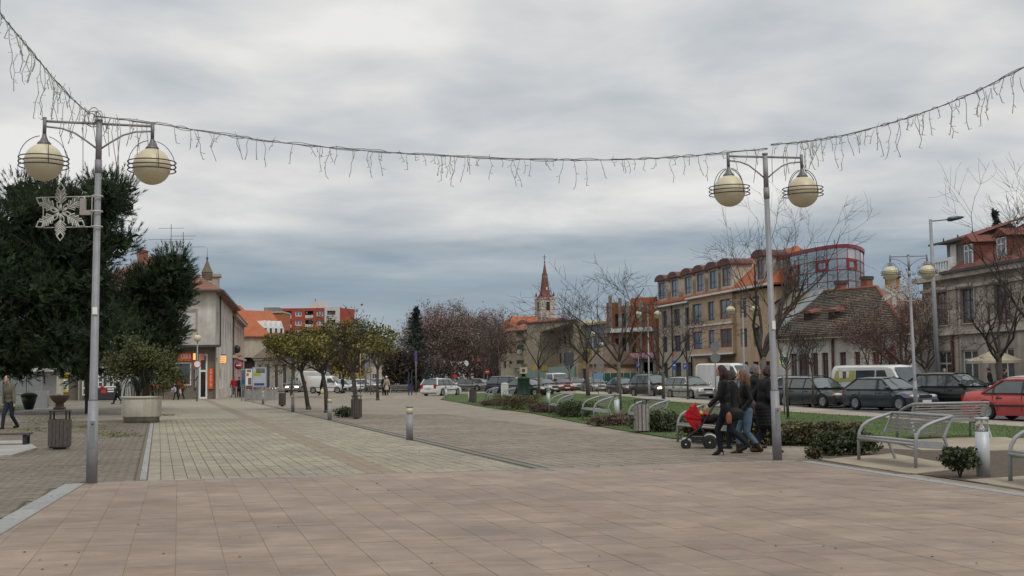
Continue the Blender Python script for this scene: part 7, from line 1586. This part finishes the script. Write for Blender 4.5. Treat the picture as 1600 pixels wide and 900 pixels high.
def van(style, pm_, loc, head, label, cat='van', group=None, win_spec=(), lights=False):
    c = VANP[style]; L_, W, H = c['L'], c['W'], c['H']; hx, hy = math.sin(R(head)), -math.cos(R(head)); r = root('parked_van', loc, math.atan2(hy, hx), label, cat, group)
    b = loftbody(L_, W, c['tops'], c['wb'], .33, c['belt'], wtop=.10, zlo=.22); o = b.obj('body', pm_, r); auto(o)
    xa, xb_, za, zb_ = c['ws']; yb, yt = W / 2 * .88, W / 2 * .80
    b = MB(); n_ = Vector((.04, 0, .03)); b.add([Vector((xa, -yb, za)) + n_, Vector((xa + .06, 0, za)) + n_, Vector((xa, yb, za)) + n_, Vector((xb_, yt, zb_)) + n_, Vector((xb_ + .06, 0, zb_)) + n_, Vector((xb_, -yt, zb_)) + n_], [(0, 1, 4, 5), (1, 2, 3, 4)], True); b.obj('windscreen', carglass, r, fix=False)
    def yat(z): k = (z - c['belt']) / (H - c['belt']); return W / 2 * (1 - .10 * max(0, k)) + .006
    for s_ in (-1, 1):
        for (xf0, xf1, xr0, xr1, m) in win_spec:    # front x bottom/top, rear x bottom/top
            zlo_, zhi = c['belt'] + .06, H - .26; b = MB(); pts = [Vector((xf0, s_ * yat(zlo_), zlo_)), Vector((xr0, s_ * yat(zlo_), zlo_)), Vector((xr1, s_ * yat(zhi), zhi)), Vector((xf1, s_ * yat(zhi), zhi))]; b.extr(pts, (0, -s_ * .01, 0), (0, s_ * .006, 0)); b.obj('side_window', m, r)
        for wx in c['wb']: wheel(r, wx, s_ * (W / 2 - .11), .33)
        b = MB(); b.ell((L_ / 2 - .06, s_ * (W / 2 - .3), .82 if style != 'caddy' else .70), (.09, .17, .11), 12, 8); b.obj('headlight', hl_on if lights else hl_m, r); b = MB(); b.b2(-L_ / 2 - .015, -L_ / 2 + .05, s_ * (W / 2 - .2), s_ * (W / 2 - .07), .8, 1.3); b.obj('tail_light', tl_m, r)
        b = MB(); b.bar((.2, s_ * (W / 2 + .004), .35), (.2, s_ * (W / 2 + .004), c['belt']), .012, .012); b.bar((-L_ / 2 + .5, s_ * (W / 2 + .006), .62), (L_ / 2 - .9, s_ * (W / 2 + .006), .62), .012, .05); b.obj('side_trim', blackp, r)
        b = MB(); b.ell((xa - .25, s_ * (W / 2 + .14), c['belt'] + .18), (.06, .11, .14), 10, 8); b.obj('mirror', blackp, r)
    b = MB(); b.box((L_ / 2 - .04, 0, .42), (.2, W * .92, .3)); b.box((-L_ / 2 + .05, 0, .4), (.2, W * .92, .2)); b.obj('bumper', blackp, r); b = MB(); b.b2(L_ / 2 + .055, L_ / 2 + .075, -.26, .26, .38, .49); b.obj('number_plate', plate_m, r); b = MB(); b.b2(-L_ / 2 + .3, L_ / 2 - .3, -W / 2 + .25, W / 2 - .25, .2, .5); b.obj('underbody', blackp, r)
    return r
c_dark = paint('charcoal_paint', (.035, .04, .042)); c_navy = paint('slate_blue_paint', (.045, .058, .075)); c_red = paint('faded_red_paint', (.46, .055, .05), .05, .4); c_silver = paint('silver_paint', (.42, .42, .40), .5); c_white = paint('car_white', (.66, .66, .65), 0); c_black = paint('black_paint', (.015, .018, .017)); c_anth = paint('anthracite_paint', (.06, .055, .052)); c_lblue = paint('pale_blue_paint', (.20, .25, .30), .4); c_sg = paint('grey_beige_paint', (.25, .25, .235), .4)
EST = [(1285, 637, 24, 'estate', c_dark, 'dark grey estate car with roof rails between the sapling and the broom tree', True)]
car('estate', c_dark, at_wheel(1287, 637.5, 27, 'estate'), 27, 'charcoal estate car with roof rails parked left of the slate blue hatchback', rack=True, bump_black=True)
car('hatch', c_navy, at_wheel(1338, 640.5, 28, 'hatch', 'r'), 28, 'slate blue rounded hatchback parked behind the third lamp post')
car('sedan', c_red, at_wheel(1543, 657, 38, 'sedan', 'r'), 38, 'faded red saloon car cut by the right frame edge')
rbk = car('hatch', c_black, GY(1493, 53, ROADZ), 36, 'black hatchback with tall red tail lights between the slate blue car and the red saloon')
rbk.scale = (1.1, 1.1, 1.12)
for s_ in (-1, 1): b = MB(); b.b2(-2.04, -1.88, s_ * .62, s_ * .76, .84, 1.14); b.obj('tail_light', tl_m, rbk)
car('estate', c_silver, at_wheel(1081, 623, 24, 'estate'), 24, 'silver estate car parked right of the dark minivan with lit headlight', rack=True)
car('mpv', c_anth, at_wheel(1020, 620.5, 24, 'mpv'), 24, 'dark grey minivan with bright headlights on', lights=True, rack=True)
car('hatch', c_anth, at_wheel(973, 617, 20, 'hatch'), 20, 'dark hatchback left of the minivan with its lights on')
car('sedan', c_sg, at_wheel(925, 613, 15, 'sedan'), 15, 'grey saloon seen from the front beside the slim bare tree')
car('hatch', c_silver, GY(902, 135, ROADZ), 5, 'small silver car facing the camera behind the grey saloon', group='cars in the road')
car('sedan', paint('dull_red_paint', (.20, .03, .025), .2), GY(878, 128, ROADZ), 12, 'dark red car with one lit headlight in front of the recess of the cream block', group='cars in the road')
van('minibus', c_white, GY(869, 142, ROADZ), 12, 'white minibus behind the dark red car', win_spec=((1.55, 1.2, .4, .4, carglass), (.3, .3, -.9, -.9, carglass)))
car('mpv', paint('dark_blue_paint', (.02, .025, .04)), GY(799, 108, ROADZ), 62, 'dark blue van shaped car behind the green column', group='cars in the road'); car('hatch', c_black, GY(826, 100, ROADZ), 48, 'black car right of the green column', group='cars in the road')
van('box', c_white, GY(1140, 90, ROADZ), 42, 'tall white delivery van in front of the apricot house', win_spec=((1.55, 1.0, .75, .75, carglass),))
car('sedan', c_lblue, GY(1168, 66, ROADZ), 24, 'pale blue car hidden behind the walking women')
car('estate', c_white, GY(1262, 63, ROADZ), 26, 'white car mostly hidden behind the charcoal estate', rack=True)
yel_p = mat('yellow_print', (.30, .30, .06), (.40, .39, .12), rough=.5)
vb = van('minibus', c_white, GY(1372, 57.5, ROADZ), 30, 'old white minibus with yellow patterned rear side window', win_spec=((1.50, 1.22, .72, .72, carglass), (.62, .62, -.55, -.55, carglass), (-.62, -.62, -1.95, -1.85, yel_p)))
for s_ in (-1, 1):
    b = MB(); b.b2(-1.6, -.98, s_ * .90 - .01, s_ * .90 + .012 * 1, 1.22, 1.72); b.obj('window_print', white_s, vb); b = MB(); b.b2(-1.36, -1.14, s_ * .905 - .01, s_ * .905 + .016, 1.24, 1.70); b.obj('window_print', darkp, vb); b = MB(); g = random.Random(4); pts = [Vector((-1.6 + k * .11, s_ * .935, .98 + g.uniform(-.07, .07))) for k in range(16)]; b.tube(pts, .014, 4); b.obj('lettering', slate, vb)
car('hatch', c_white, GY(1448, 66, ROADZ), 150, 'white hatchback seen from behind beside the black car with the open door'); car('sedan', c_white, GY(1612, 58, ROADZ), 30, 'white car roof at the right edge above the red saloon')
# white estate seen from behind
car('estate', c_white, at_wheel(691, 618.5, 155, 'estate', 'r', -1, 0), 155, 'white estate car seen from behind parked at the tip of the lawn', group='white cars on the square')
# left traffic
car('hatch', c_sg, GY(458, 140, 0), 6, 'silver car with both headlights lit coming towards the trees', lights=True, group='cars at the street front')
van('caddy', c_white, GY(512, 128, 0), 78, 'white delivery van with black bumper facing right behind the small trees', win_spec=((1.10, .66, .25, .25, carglass),)); van('box', c_white, GY(497, 146, 0), 78, 'taller white van parked behind the white delivery van', win_spec=((1.5, 1.0, .75, .75, carglass),)); car('hatch', c_white, GY(541, 140, 0), 65, 'white hatchback right of the white delivery van', group='cars at the street front')
for i, (px, Y, hd, pm_, st) in enumerate(((571, 150, 70, c_white, 'hatch'), (600, 155, 80, c_silver, 'estate'), (626, 150, 95, c_white, 'hatch'), (575, 175, 80, c_lblue, 'sedan'), (704, 150, 80, c_sg, 'estate'), (728, 145, 85, c_sg, 'sedan'), (752, 150, 60, c_silver, 'hatch'), (850, 118, 30, c_anth, 'hatch'))):
    car(st, pm_, GY(px, Y, 0 if px < 660 else ROADZ), hd, ['far white car left of the globe lamp', 'far silver estate behind the woman in the beige coat', 'far white car behind the metal bench', 'farthest pale blue car at the dark hedge', 'grey estate just right of the white estate bonnet', 'grey saloon between bare trunks left of the dark van', 'silver hatchback left of the dark blue van', 'dark hatchback beyond the lawn left of the red car'][i], group='far parked cars')
# motorbikes / bicycles pile near 850
r = root('boulder', GY(846, 100, ROADZ), 0, 'grey rough stone heap at the road edge right of the black car', 'stone'); b = MB(); g = random.Random(2)
for k in range(9): b.ell((g.uniform(-.8, .8), g.uniform(-.2, .2), g.uniform(.1, .35)), (g.uniform(.2, .4), .2, g.uniform(.12, .25)), 7, 5)
b.obj('rock', concrete, r)
# ================================================================== PEOPLE
def limb(b, pts, rs, n=12):
    b.tube(pts, rs, n)
    for p, r_ in zip(pts, rs): b.ell(p, r_ * 1.0, 10, 8)
def remesh(b, name, m, parent, vox, smooth=2):
    me = b.mesh('tmp', m); o = bpy.data.objects.new('tmp', me); col.objects.link(o)
    md = o.modifiers.new('r', 'REMESH'); md.mode = 'VOXEL'; md.voxel_size = vox; md.use_smooth_shade = True
    if smooth: s_ = o.modifiers.new('s', 'SMOOTH'); s_.factor = .6; s_.iterations = smooth
    dg = bpy.context.evaluated_depsgraph_get(); nm = bpy.data.meshes.new_from_object(o.evaluated_get(dg)); nm.name = name; bpy.data.objects.remove(o)
    nm.materials.clear(); nm.materials.append(m); return link(name, nm, parent)
def ik(a, c, l1, l2, hint):
    a, c = Vector(a), Vector(c); d = c - a; L_ = min(d.length, (l1 + l2) * .999); d.normalize(); c = a + d * L_; k = (l1 * l1 - l2 * l2 + L_ * L_) / (2 * L_); h = math.sqrt(max(0, l1 * l1 - k * k)); hint = Vector(hint); hint = (hint - d * hint.dot(d)).normalized(); return a + d * k + hint * h, c
skin = mat('skin', (.42, .24, .17), (.50, .30, .22), rough=.6)
def cloth(n, c, rough=.85): return mat(n, spec=.2, c= tuple(x * .75 for x in c), c2=tuple(x * 1.25 for x in c), rough=rough, scale=6, bump=.4, bscale=18)
def person(loc, face, H, label, fl=(.1, .35, 0), fr=(-.1, -.25, .06), hl=(.3, .12, .8), hr=(-.3, .05, .8), top=None, trous=None, shoe=None, hair=None, hairlen=0, lean=.03, coat=0, vox=.012, heel=0, hat=None, group=None, headturn=0, bulk=1.0, boots=0, hairback=.0):
    """local frame: +y faces forward, +x to the person's left... distances in body heights of 1.7"""
    k = H / 1.7; r = root('person', loc, face, label, 'person', group); r.scale = (k,) * 3; S = bulk
    pz = .90 + heel; pel = Vector((0, 0, pz)); ch = pel + Vector((0, lean * 6 * .42, .42)); nk = pel + Vector((0, lean * 6 * .56, .56)); hd = nk + Vector((0, .03 + lean, .165))
    body = MB(); tr_ = MB(); tp = MB(); legs = []
    for s_, f in ((1, fl), (-1, fr)):
        hip = pel + Vector((s_ * .085, 0, -.02)); ank = Vector((f[0] if abs(f[0]) > .02 else s_ * .08, f[1], f[2] + .09 + heel)); kn, ank = ik(hip, ank, .43, .40, (0, 1, .1)); legs.append((hip, kn, ank))
        limb(body, [hip, kn, ank], [.075, .05, .036]); limb(tr_, [hip + Vector((0, 0, .02)), hip.lerp(kn, .5), kn, kn.lerp(ank, .35), ank + Vector((0, 0, .0))], [.098 * S, .086 * S, .064 * S, .062 * S, .052 * S])
    body.ell(pel, (.14, .09, .10)); tr_.ell(pel, (.155 * S, .115 * S, .12)); body.ell(ch + Vector((0, 0, -.02)), (.15, .095, .20)); body.ell((pel + ch) / 2, (.12, .085, .18)); limb(body, [ch + Vector((0, 0, .1)), nk, hd], [.06, .05, .05]); 
    body.ell(hd + Vector((0, 0, .02)), (.074, .092, .112), 16, 12); hf = Matrix.Rotation(headturn, 3, 'Z')
    body.ell(hd + hf @ Vector((0, .095, -.0)), (.014, .022, .022)); body.ell(hd + hf @ Vector((0, .07, -.055)), (.04, .035, .03)); 
    for s_ in (-1, 1): body.ell(hd + hf @ Vector((s_ * .076, 0, .01)), (.012, .018, .03))
    tp.ell(ch + Vector((0, 0, -.03)), (.185 * S, .125 * S, .22)); tp.ell((pel + ch) / 2, (.155 * S, .12 * S, .2)); tp.ell(pel + Vector((0, 0, .03)), (.165 * S, .125 * S, .13)); tp.ell(nk + Vector((0, -.01, -.055)), (.11, .085, .06)); limb(tp, [nk + Vector((0, 0, -.03)), nk + Vector((0, .01, .02))], [.075, .068])
    for s_, h in ((1, hl), (-1, hr)):
        sh = ch + Vector((s_ * .165, 0, .08)); el, wr = ik(sh, Vector(h), .29, .26, (s_ * .3, -1, -.2)); limb(body, [sh, el, wr], [.048, .036, .027]); limb(tp, [sh, el, wr + (el - wr).normalized() * .01], [.072 * S, .057 * S, .044 * S])
        d = (wr - el).normalized(); u = d.cross(Vector((s_, 0, 0))); u = u.normalized() if u.length > .05 else Y_; v = d.cross(u).normalized(); pc_ = wr + d * .05; body.ell(pc_, (.03, .03, .042)); 
        for q_ in range(4): ln = (.068, .078, .074, .058)[q_]; a = pc_ + u * (-.024 + q_ * .016) + d * .025; body.tube([a, a + d * ln * .5, a + d * ln * .85 + v * -.02 * s_], [.0095, .009, .007], 6)
        body.tube([pc_ + u * -.03, pc_ + u * -.048 + d * .025, pc_ + u * -.045 + d * .05], [.011, .01, .008], 6)
    if coat:
        for i in range(6):
            f = i / 5; z = pz - coat * f; yo = sum(l_[0].lerp(l_[1], min(1, coat * f / .43)).y for l_ in legs) / 2; spread_ = abs(legs[0][1].y - legs[1][1].y) * .4 * f; tp.ell((0, yo, z), (.17 * S + .03 * f, .13 * S + spread_, .10))
    remesh(body, 'body', skin, r, vox * (.75 if vox < .015 else 1), 1); remesh(tr_, 'trousers', trous, r, vox); remesh(tp, 'jacket', top, r, vox)
    for (hip, kn, ank) in legs:
        b = MB(); dirf = Vector((0, 1, 0)); toe_down = -.02 if ank.z > .16 else 0
        if heel: b.ell(ank + Vector((0, .02, -.02)), (.045, .06, .05)); b.tube([ank + Vector((0, .02, -.05)), ank + Vector((0, .10, -.09)), ank + Vector((0, .17, -.135))], [.045, .042, .028], 10); b.tube([ank + Vector((0, -.045, -.04)), ank + Vector((0, -.05, -.15))], [.018, .007], 6)
        else: b.ell(ank + Vector((0, -.02, -.045)), (.05, .06, .045)); b.tube([ank + Vector((0, -.03, -.05)), ank + Vector((0, .08, -.055 + toe_down)), ank + Vector((0, .16, -.065 + toe_down))], [.045, .046, .03], 10); b.ell(ank + Vector((0, .16, -.065 + toe_down)), (.035, .03, .025))
        if boots: b.tube([ank + Vector((0, 0, -.04)), ank.lerp(kn, boots)], [.058, .066], 12); b.ell(ank.lerp(kn, boots), (.066, .066, .03))
        else: b.tube([ank + Vector((0, 0, -.05)), ank + Vector((0, 0, .02))], [.05, .045], 10)
        remesh(b, 'shoe', shoe, r, max(vox, .011), 1)
    b = MB(); hc = hd + Vector((0, -.018, .04)); b.ell(hc, (.088, .096, .10), 14, 10)
    if hairlen: 
        bk = hf @ Vector((0, -.06 - hairback, 0)); b.tube([hc + bk * .4, hc + bk + Vector((0, 0, -.1)), hc + bk * 1.15 + Vector((0, 0, -hairlen * .6)), hc + bk * 1.3 + Vector((0, 0, -hairlen))], [.085, .088, .08, .045], 12); [b.tube([hc + hf @ Vector((s_ * .07, .02, 0)), hc + hf @ Vector((s_ * .082, .01, -.12)), hc + hf @ Vector((s_ * .085, .02, -min(hairlen, .28)))], [.03, .032, .015], 8) for s_ in (-1, 1)]
    if hat: b = MB(); b.ell(hc + Vector((0, .01, .01)), (.095, .105, .105), 14, 10)
    remesh(b, 'hat' if hat else 'hair', hat or hair, r, max(vox, .011), 1)
    if vox < .015:
        for s_ in (-1, 1): b = MB(); b.ell(hd + hf @ Vector((s_ * .030, .084, .022)), (.012, .006, .007), 8, 6); b.obj('eye', blackp, r)
        b = MB(); b.ell(hd + hf @ Vector((0, .098, -.048)), (.024, .006, .006), 8, 6); b.obj('mouth', mat('lips', (.35, .10, .09), rough=.6), r)
    return r
blk = cloth('black_leather', (.011, .011, .012), .55); blkc = cloth('black_wool', (.016, .016, .017)); jean = cloth('blue_jeans', (.085, .13, .18)); djean = cloth('dark_trousers', (.014, .016, .022)); olive = cloth('olive_sweater', (.13, .125, .09)); brownh = mat('dark_brown_hair', (.020, .008, .006), (.036, .016, .012), rough=.7, scale=20); gingh = mat('auburn_hair', (.095, .038, .020), (.16, .066, .034), rough=.5, scale=20); brown_l = cloth('brown_leather', (.035, .016, .011), .5); redj = cloth('red_jacket', (.30, .02, .025)); orv = cloth('orange_vest', (.62, .09, .02)); beige = cloth('beige_coat', (.38, .31, .25)); lilac = mat('lilac_bag', (.42, .33, .42), rough=.5); greyh = mat('grey_hair', (.08, .07, .065), (.14, .12, .11), rough=.7, scale=20)
# face: heading angle so local +y points that way. Left in the picture = +pi/2
LEFT = R(82)
wg = 'people walking past the right lamp'
p1 = G(1128, 713); person(p1 + Vector((.10, 0, .0)), LEFT, 1.63, 'woman with dark bob in black leather jacket and heels pushing the red pushchair', fl=(.06, .12, 0), fr=(-.07, -.40, .10), hl=(.14, .33, 1.00), hr=(-.15, .33, 1.00), top=blk, trous=djean, shoe=blk, hair=brownh, hairlen=.22, lean=.015, heel=.05, vox=.010, group=wg, hairback=.01)
p2 = G(1160, 710); person(p2 + Vector((.12, .0, 0)), LEFT + .12, 1.60, 'woman with long auburn hair in black leather jacket and blue jeans', fl=(.07, .18, 0), fr=(-.07, -.22, .05), hl=(.22, .16, .88), hr=(-.2, .12, .92), top=blk, trous=jean, shoe=brown_l, hair=gingh, hairlen=.50, lean=.02, vox=.010, boots=.28, group=wg, hairback=.02)
person(G(1150, 704) + Vector((.1, .3, 0)), LEFT, 1.58, 'dark haired person hidden behind the auburn haired woman', fl=(.07, .2, 0), fr=(-.07, -.2, .05), top=blkc, trous=djean, shoe=blk, hair=brownh, hairlen=.12, vox=.012, group=wg)
person(G(1190, 708) + Vector((.05, 0, 0)), R(-70), 1.66, 'stout person in long black quilted coat facing right half behind the lamp post', fl=(.08, .22, 0), fr=(-.08, -.18, .03), hl=(.22, .2, .95), hr=(-.25, .1, .95), top=blkc, trous=djean, shoe=brown_l, hair=brownh, hairlen=.10, coat=.33, bulk=1.22, vox=.011, group=wg, boots=.3)
person(G(1177, 702) + Vector((0, .3, 0)), R(-78), 1.70, 'grey haired person with reddish bag reaching an arm round the one in the black coat', fl=(.08, .15, 0), fr=(-.08, -.2, .04), hl=(.05, .42, 1.22), hr=(-.12, .40, 1.24), top=cloth('dark_green_coat', (.012, .018, .014)), trous=djean, shoe=brown_l, hair=greyh, hairlen=.06, coat=.25, bulk=1.1, vox=.011, group=wg)
def bag(loc, d, m, label, strap=None, rz=0):
    r = root('handbag', loc, rz, label, 'bag'); b = MB(); b.ell((0, 0, 0), (d[0] / 2, d[1] / 2, d[2] / 2), 14, 10); b.box((0, 0, -.02), (d[0] * .8, d[1] * .75, d[2] * .7)); remesh(b, 'pouch', m, r, .02, 3)
    if strap: b = MB(); b.tube([(-d[0] * .3, 0, d[2] * .3), (-d[0] * .1, .02, strap * .6), (0, .05, strap), (d[0] * .15, .02, strap * .6), (d[0] * .3, 0, d[2] * .3)], .01, 5); b.obj('strap', m, r)
    return r
kY = lambda px, py, Y: P(px, py, Y)
bag(kY(1149, 647, p1.y - .12), (.36, .16, .26), blk, 'black shoulder bag on the hip of the woman pushing the pushchair', .5); bag(kY(1139, 653, p1.y - .2), (.12, .10, .24), mat('tan_leather', (.22, .08, .03), rough=.5), 'small tan brown bag hanging in front of the black shoulder bag'); bag(kY(1176, 636, G(1184, 702).y - .1), (.26, .14, .36), mat('maroon_bag', (.055, .022, .02), rough=.6), 'dark reddish shoulder bag between the auburn haired woman and the black coat', .4)
# pushchair
q0 = (G(1077, 703) + G(1107, 700)) / 2; hd_ = LEFT; r = root('pushchair', q0, hd_ + math.pi / 2, 'black framed pushchair with bright red hood and seat', 'pushchair'); redf = cloth('red_fabric', (.42, .012, .018), .7)
# local: -x is forward?  rotate so that +x points right in the picture
r.rotation_euler = (0, 0, R(-8))
def rod(name, segs, m, rr_=.014, par=r): b = MB(); [b.tube(s_, rr_, 8) for s_ in segs]; return b.obj(name, m, par)
rod('frame', [[(-.36, y, .14), (.04, y, .46), (.34, y, .92), (.52, y, 1.02)] for y in (-.21, .21)] + [[(.20, y, .20), (.06, y, .42), (-.04, y, .56)] for y in (-.2, .2)] + [[(-.32, y, .16), (.22, y, .18)] for y in (-.2, .2)], blackp, .016)
rod('handle', [[(.52, -.21, 1.02), (.56, -.1, 1.04), (.56, .1, 1.04), (.52, .21, 1.02)]], blackp, .018); rod('axle', [[(.24, -.25, .15), (.24, .25, .15)], [(-.29, -.2, .12), (-.29, .2, .12)]], chrome, .012)
for x, rr_ in ((-.27, .105), (.22, .145)):
    for y in (-.25, .25) if x > 0 else (-.2, .2):
        b = MB(); b.lathe([(rr_ * .6, -.03), (rr_ * .95, -.03), (rr_, -.015), (rr_, .015), (rr_ * .95, .03), (rr_ * .6, .03)], 20); w_ = b.obj('wheel', rubber, r, loc=(x, y, rr_)); w_.rotation_euler = (math.pi / 2, 0, 0); b = MB(); b.lathe([(.01, -.02), (rr_ * .62, -.025), (rr_ * .62, .025), (.01, .02)], 14); b.obj('rim', blackp, w_); b = MB(); b.ell((0, 0, .03), .018, 8, 6); b.ell((0, 0, -.03), .018, 8, 6); b.obj('hub', white_m, w_)
        b = MB(); b.tube([(x + rr_ * 1.15 * math.cos(a), y, rr_ + rr_ * 1.15 * math.sin(a)) for a in [.3 + i * .28 for i in range(8)]], .016, 6); b.obj('mudguard', plate_m, r)
b = MB(); b.extr([(-.08, -.17, .38), (.03, -.17, .42), (.07, -.17, .60), (-.24, -.17, .76), (-.32, -.17, .70)], (0, 0, 0), (0, .34, 0)); remesh(b, 'seat', redf, r, .018, 2)
b = MB(); n = 14
def fan(a0, a1, cx, cz, rr_, yw):
    pts = []
    for i in range(n + 1):
        a = a0 + (a1 - a0) * i / n
        for j in range(7): t = -1 + j / 3; pts.append(Vector((cx + rr_ * math.cos(a) * (1 - .1 * t * t), yw * t, cz + rr_ * math.sin(a) * (1 - .1 * t * t) + .012 * math.sin(i * 1.6))))
    return pts
pts = fan(R(112), R(172), .08, .62, .37, .19); b.add(pts, [(i * 7 + j, i * 7 + j + 1, (i + 1) * 7 + j + 1, (i + 1) * 7 + j) for i in range(n) for j in range(6)], True)
for j in (0, 6): b.add([(.08, (.19 if j else -.19), .62)] + [pts[i * 7 + j] for i in range(n + 1)], [(0, i + 1, i + 2) for i in range(n)])
hood = b.obj('hood', redf, r, fix=False); pass
md = hood.modifiers.new('t', 'SOLIDIFY'); md.thickness = .012
b = MB()
for i_ in (0, 5, 10, n): b.tube([pts[i_ * 7 + j] * 1.0 + Vector((0, 0, .004)) for j in range(7)], .009, 6)
for j in (0, 6): b.tube([Vector((.08, (.192 if j else -.192), .62)), pts[7 * 7 + j]], .008, 5)
b.obj('piping', mat('dark_red_piping', (.16, .008, .01), rough=.7), hood)
b = MB(); b.ell((.17, 0, .62), (.25, .15, .10)); b.ell((.34, 0, .66), (.10, .14, .08)); remesh(b, 'footmuff', blkc, r, .018, 2)
b = MB(); b.ell((.05, 0, .74), (.05, .10, .06)); b.obj('toy', mat('yellow_toy', (.60, .32, .02), rough=.6), r); b = MB(); b.b2(-.15, .22, -.17, .17, .17, .26); b.obj('basket', blackp, r)
b = MB(); b.ell((.17, 0, .72), (.07, .15, .04)); b.obj('bumper_bar', redf, r)
# walking man at the left
person(G(15, 671), R(160), 1.70, 'man in olive grey sweater and dark jeans walking at the left edge', fl=(.09, .22, 0), fr=(-.09, -.24, .05), hl=(.26, .02, .78), hr=(-.26, .1, .8), top=olive, trous=cloth('night_jeans', (.02, .025, .035)), shoe=blk, hair=brownh, hairlen=.0, vox=.013)
# far figures
def far(px, Y, face, label, **k): return person(GY(px, Y, k.pop('z', 0)), face, k.pop('H', 1.7), label, vox=.022, **k)
far(186, 80, R(100), 'person in a dark coat with yellow bag beside the round planter', top=blkc, trous=djean, shoe=blk, hair=brownh, coat=.3, bulk=1.15)
far(284, 94, R(170), 'worker bending forward in a bright orange vest before the corner shop', top=orv, trous=djean, shoe=blk, hair=brownh, lean=.09, H=1.66); far(276, 93.6, R(170), 'small figure in dark clothes beside the orange vest worker', top=blkc, trous=djean, shoe=blk, hair=brownh, H=1.4, lean=.04)
bag(P(271.5, 609, 93) , (.42, .25, .46), lilac, 'lilac shopping bag carried by the small dark figure', .3); bag(P(282, 612, 93.3), (.22, .2, .42), lilac, 'narrow lilac bag hanging in front of the orange vest worker', .3)
far(365, 103, R(0), 'man in red jacket walking away along the pink house', top=redj, trous=cloth('grey_trousers', (.14, .15, .16)), shoe=blk, hair=greyh, H=1.74); far(373.5, 104, R(10), 'person in black walking beside the red jacket', top=blkc, trous=djean, shoe=blk, hair=brownh, coat=.2, H=1.72)
far(502, 100, R(-80), 'woman with auburn hair in dark coat carrying a pale yellow bag', top=blkc, trous=djean, shoe=blk, hair=gingh, hairlen=.3, coat=.3, H=1.72); bag(P(503.5, 611, 99.6), (.3, .18, .38), mat('pale_yellow_bag', (.55, .50, .28), rough=.6), 'pale yellow shopping bag held by the auburn haired woman in the dark coat', .3)
far(536, 122, R(60), 'dark figure standing between the white van and white hatchback', top=blkc, trous=djean, shoe=blk, hair=brownh, H=1.7)
far(604.5, 108, R(170), 'elderly woman in beige coat and white hat standing on the square', top=beige, trous=cloth('brown_skirt', (.03, .02, .015)), shoe=blk, hair=greyh, hat=white_s, coat=.35, H=1.66, fl=(.08, .05, 0), fr=(-.08, -.03, 0)); far(600, 109.5, R(170), 'person in black standing behind the woman in the beige coat', top=blkc, trous=djean, shoe=blk, hair=brownh, coat=.3, H=1.6, fl=(.08, .03, 0), fr=(-.08, -.03, 0))
far(1549, 62, R(60), 'dark clothed person standing before the villa shop', top=blkc, trous=djean, shoe=blk, hair=brownh, H=1.72); far(1566, 61, R(-100), 'second dark clothed person by the parasol', top=brown_l, trous=djean, shoe=blk, hair=brownh, H=1.66); far(1474, 57, R(180), 'person in orange brown top behind the black car roof', top=cloth('rust_top', (.28, .09, .03)), trous=djean, shoe=blk, hair=gingh, H=1.68)
q_ = P(1006, 476, 153); far(1006, 153, R(80), 'roof worker in orange jacket bending on top of the brick shell', top=orv, trous=djean, shoe=blk, hair=brownh, lean=.10, z=q_.z - .35, H=1.6)
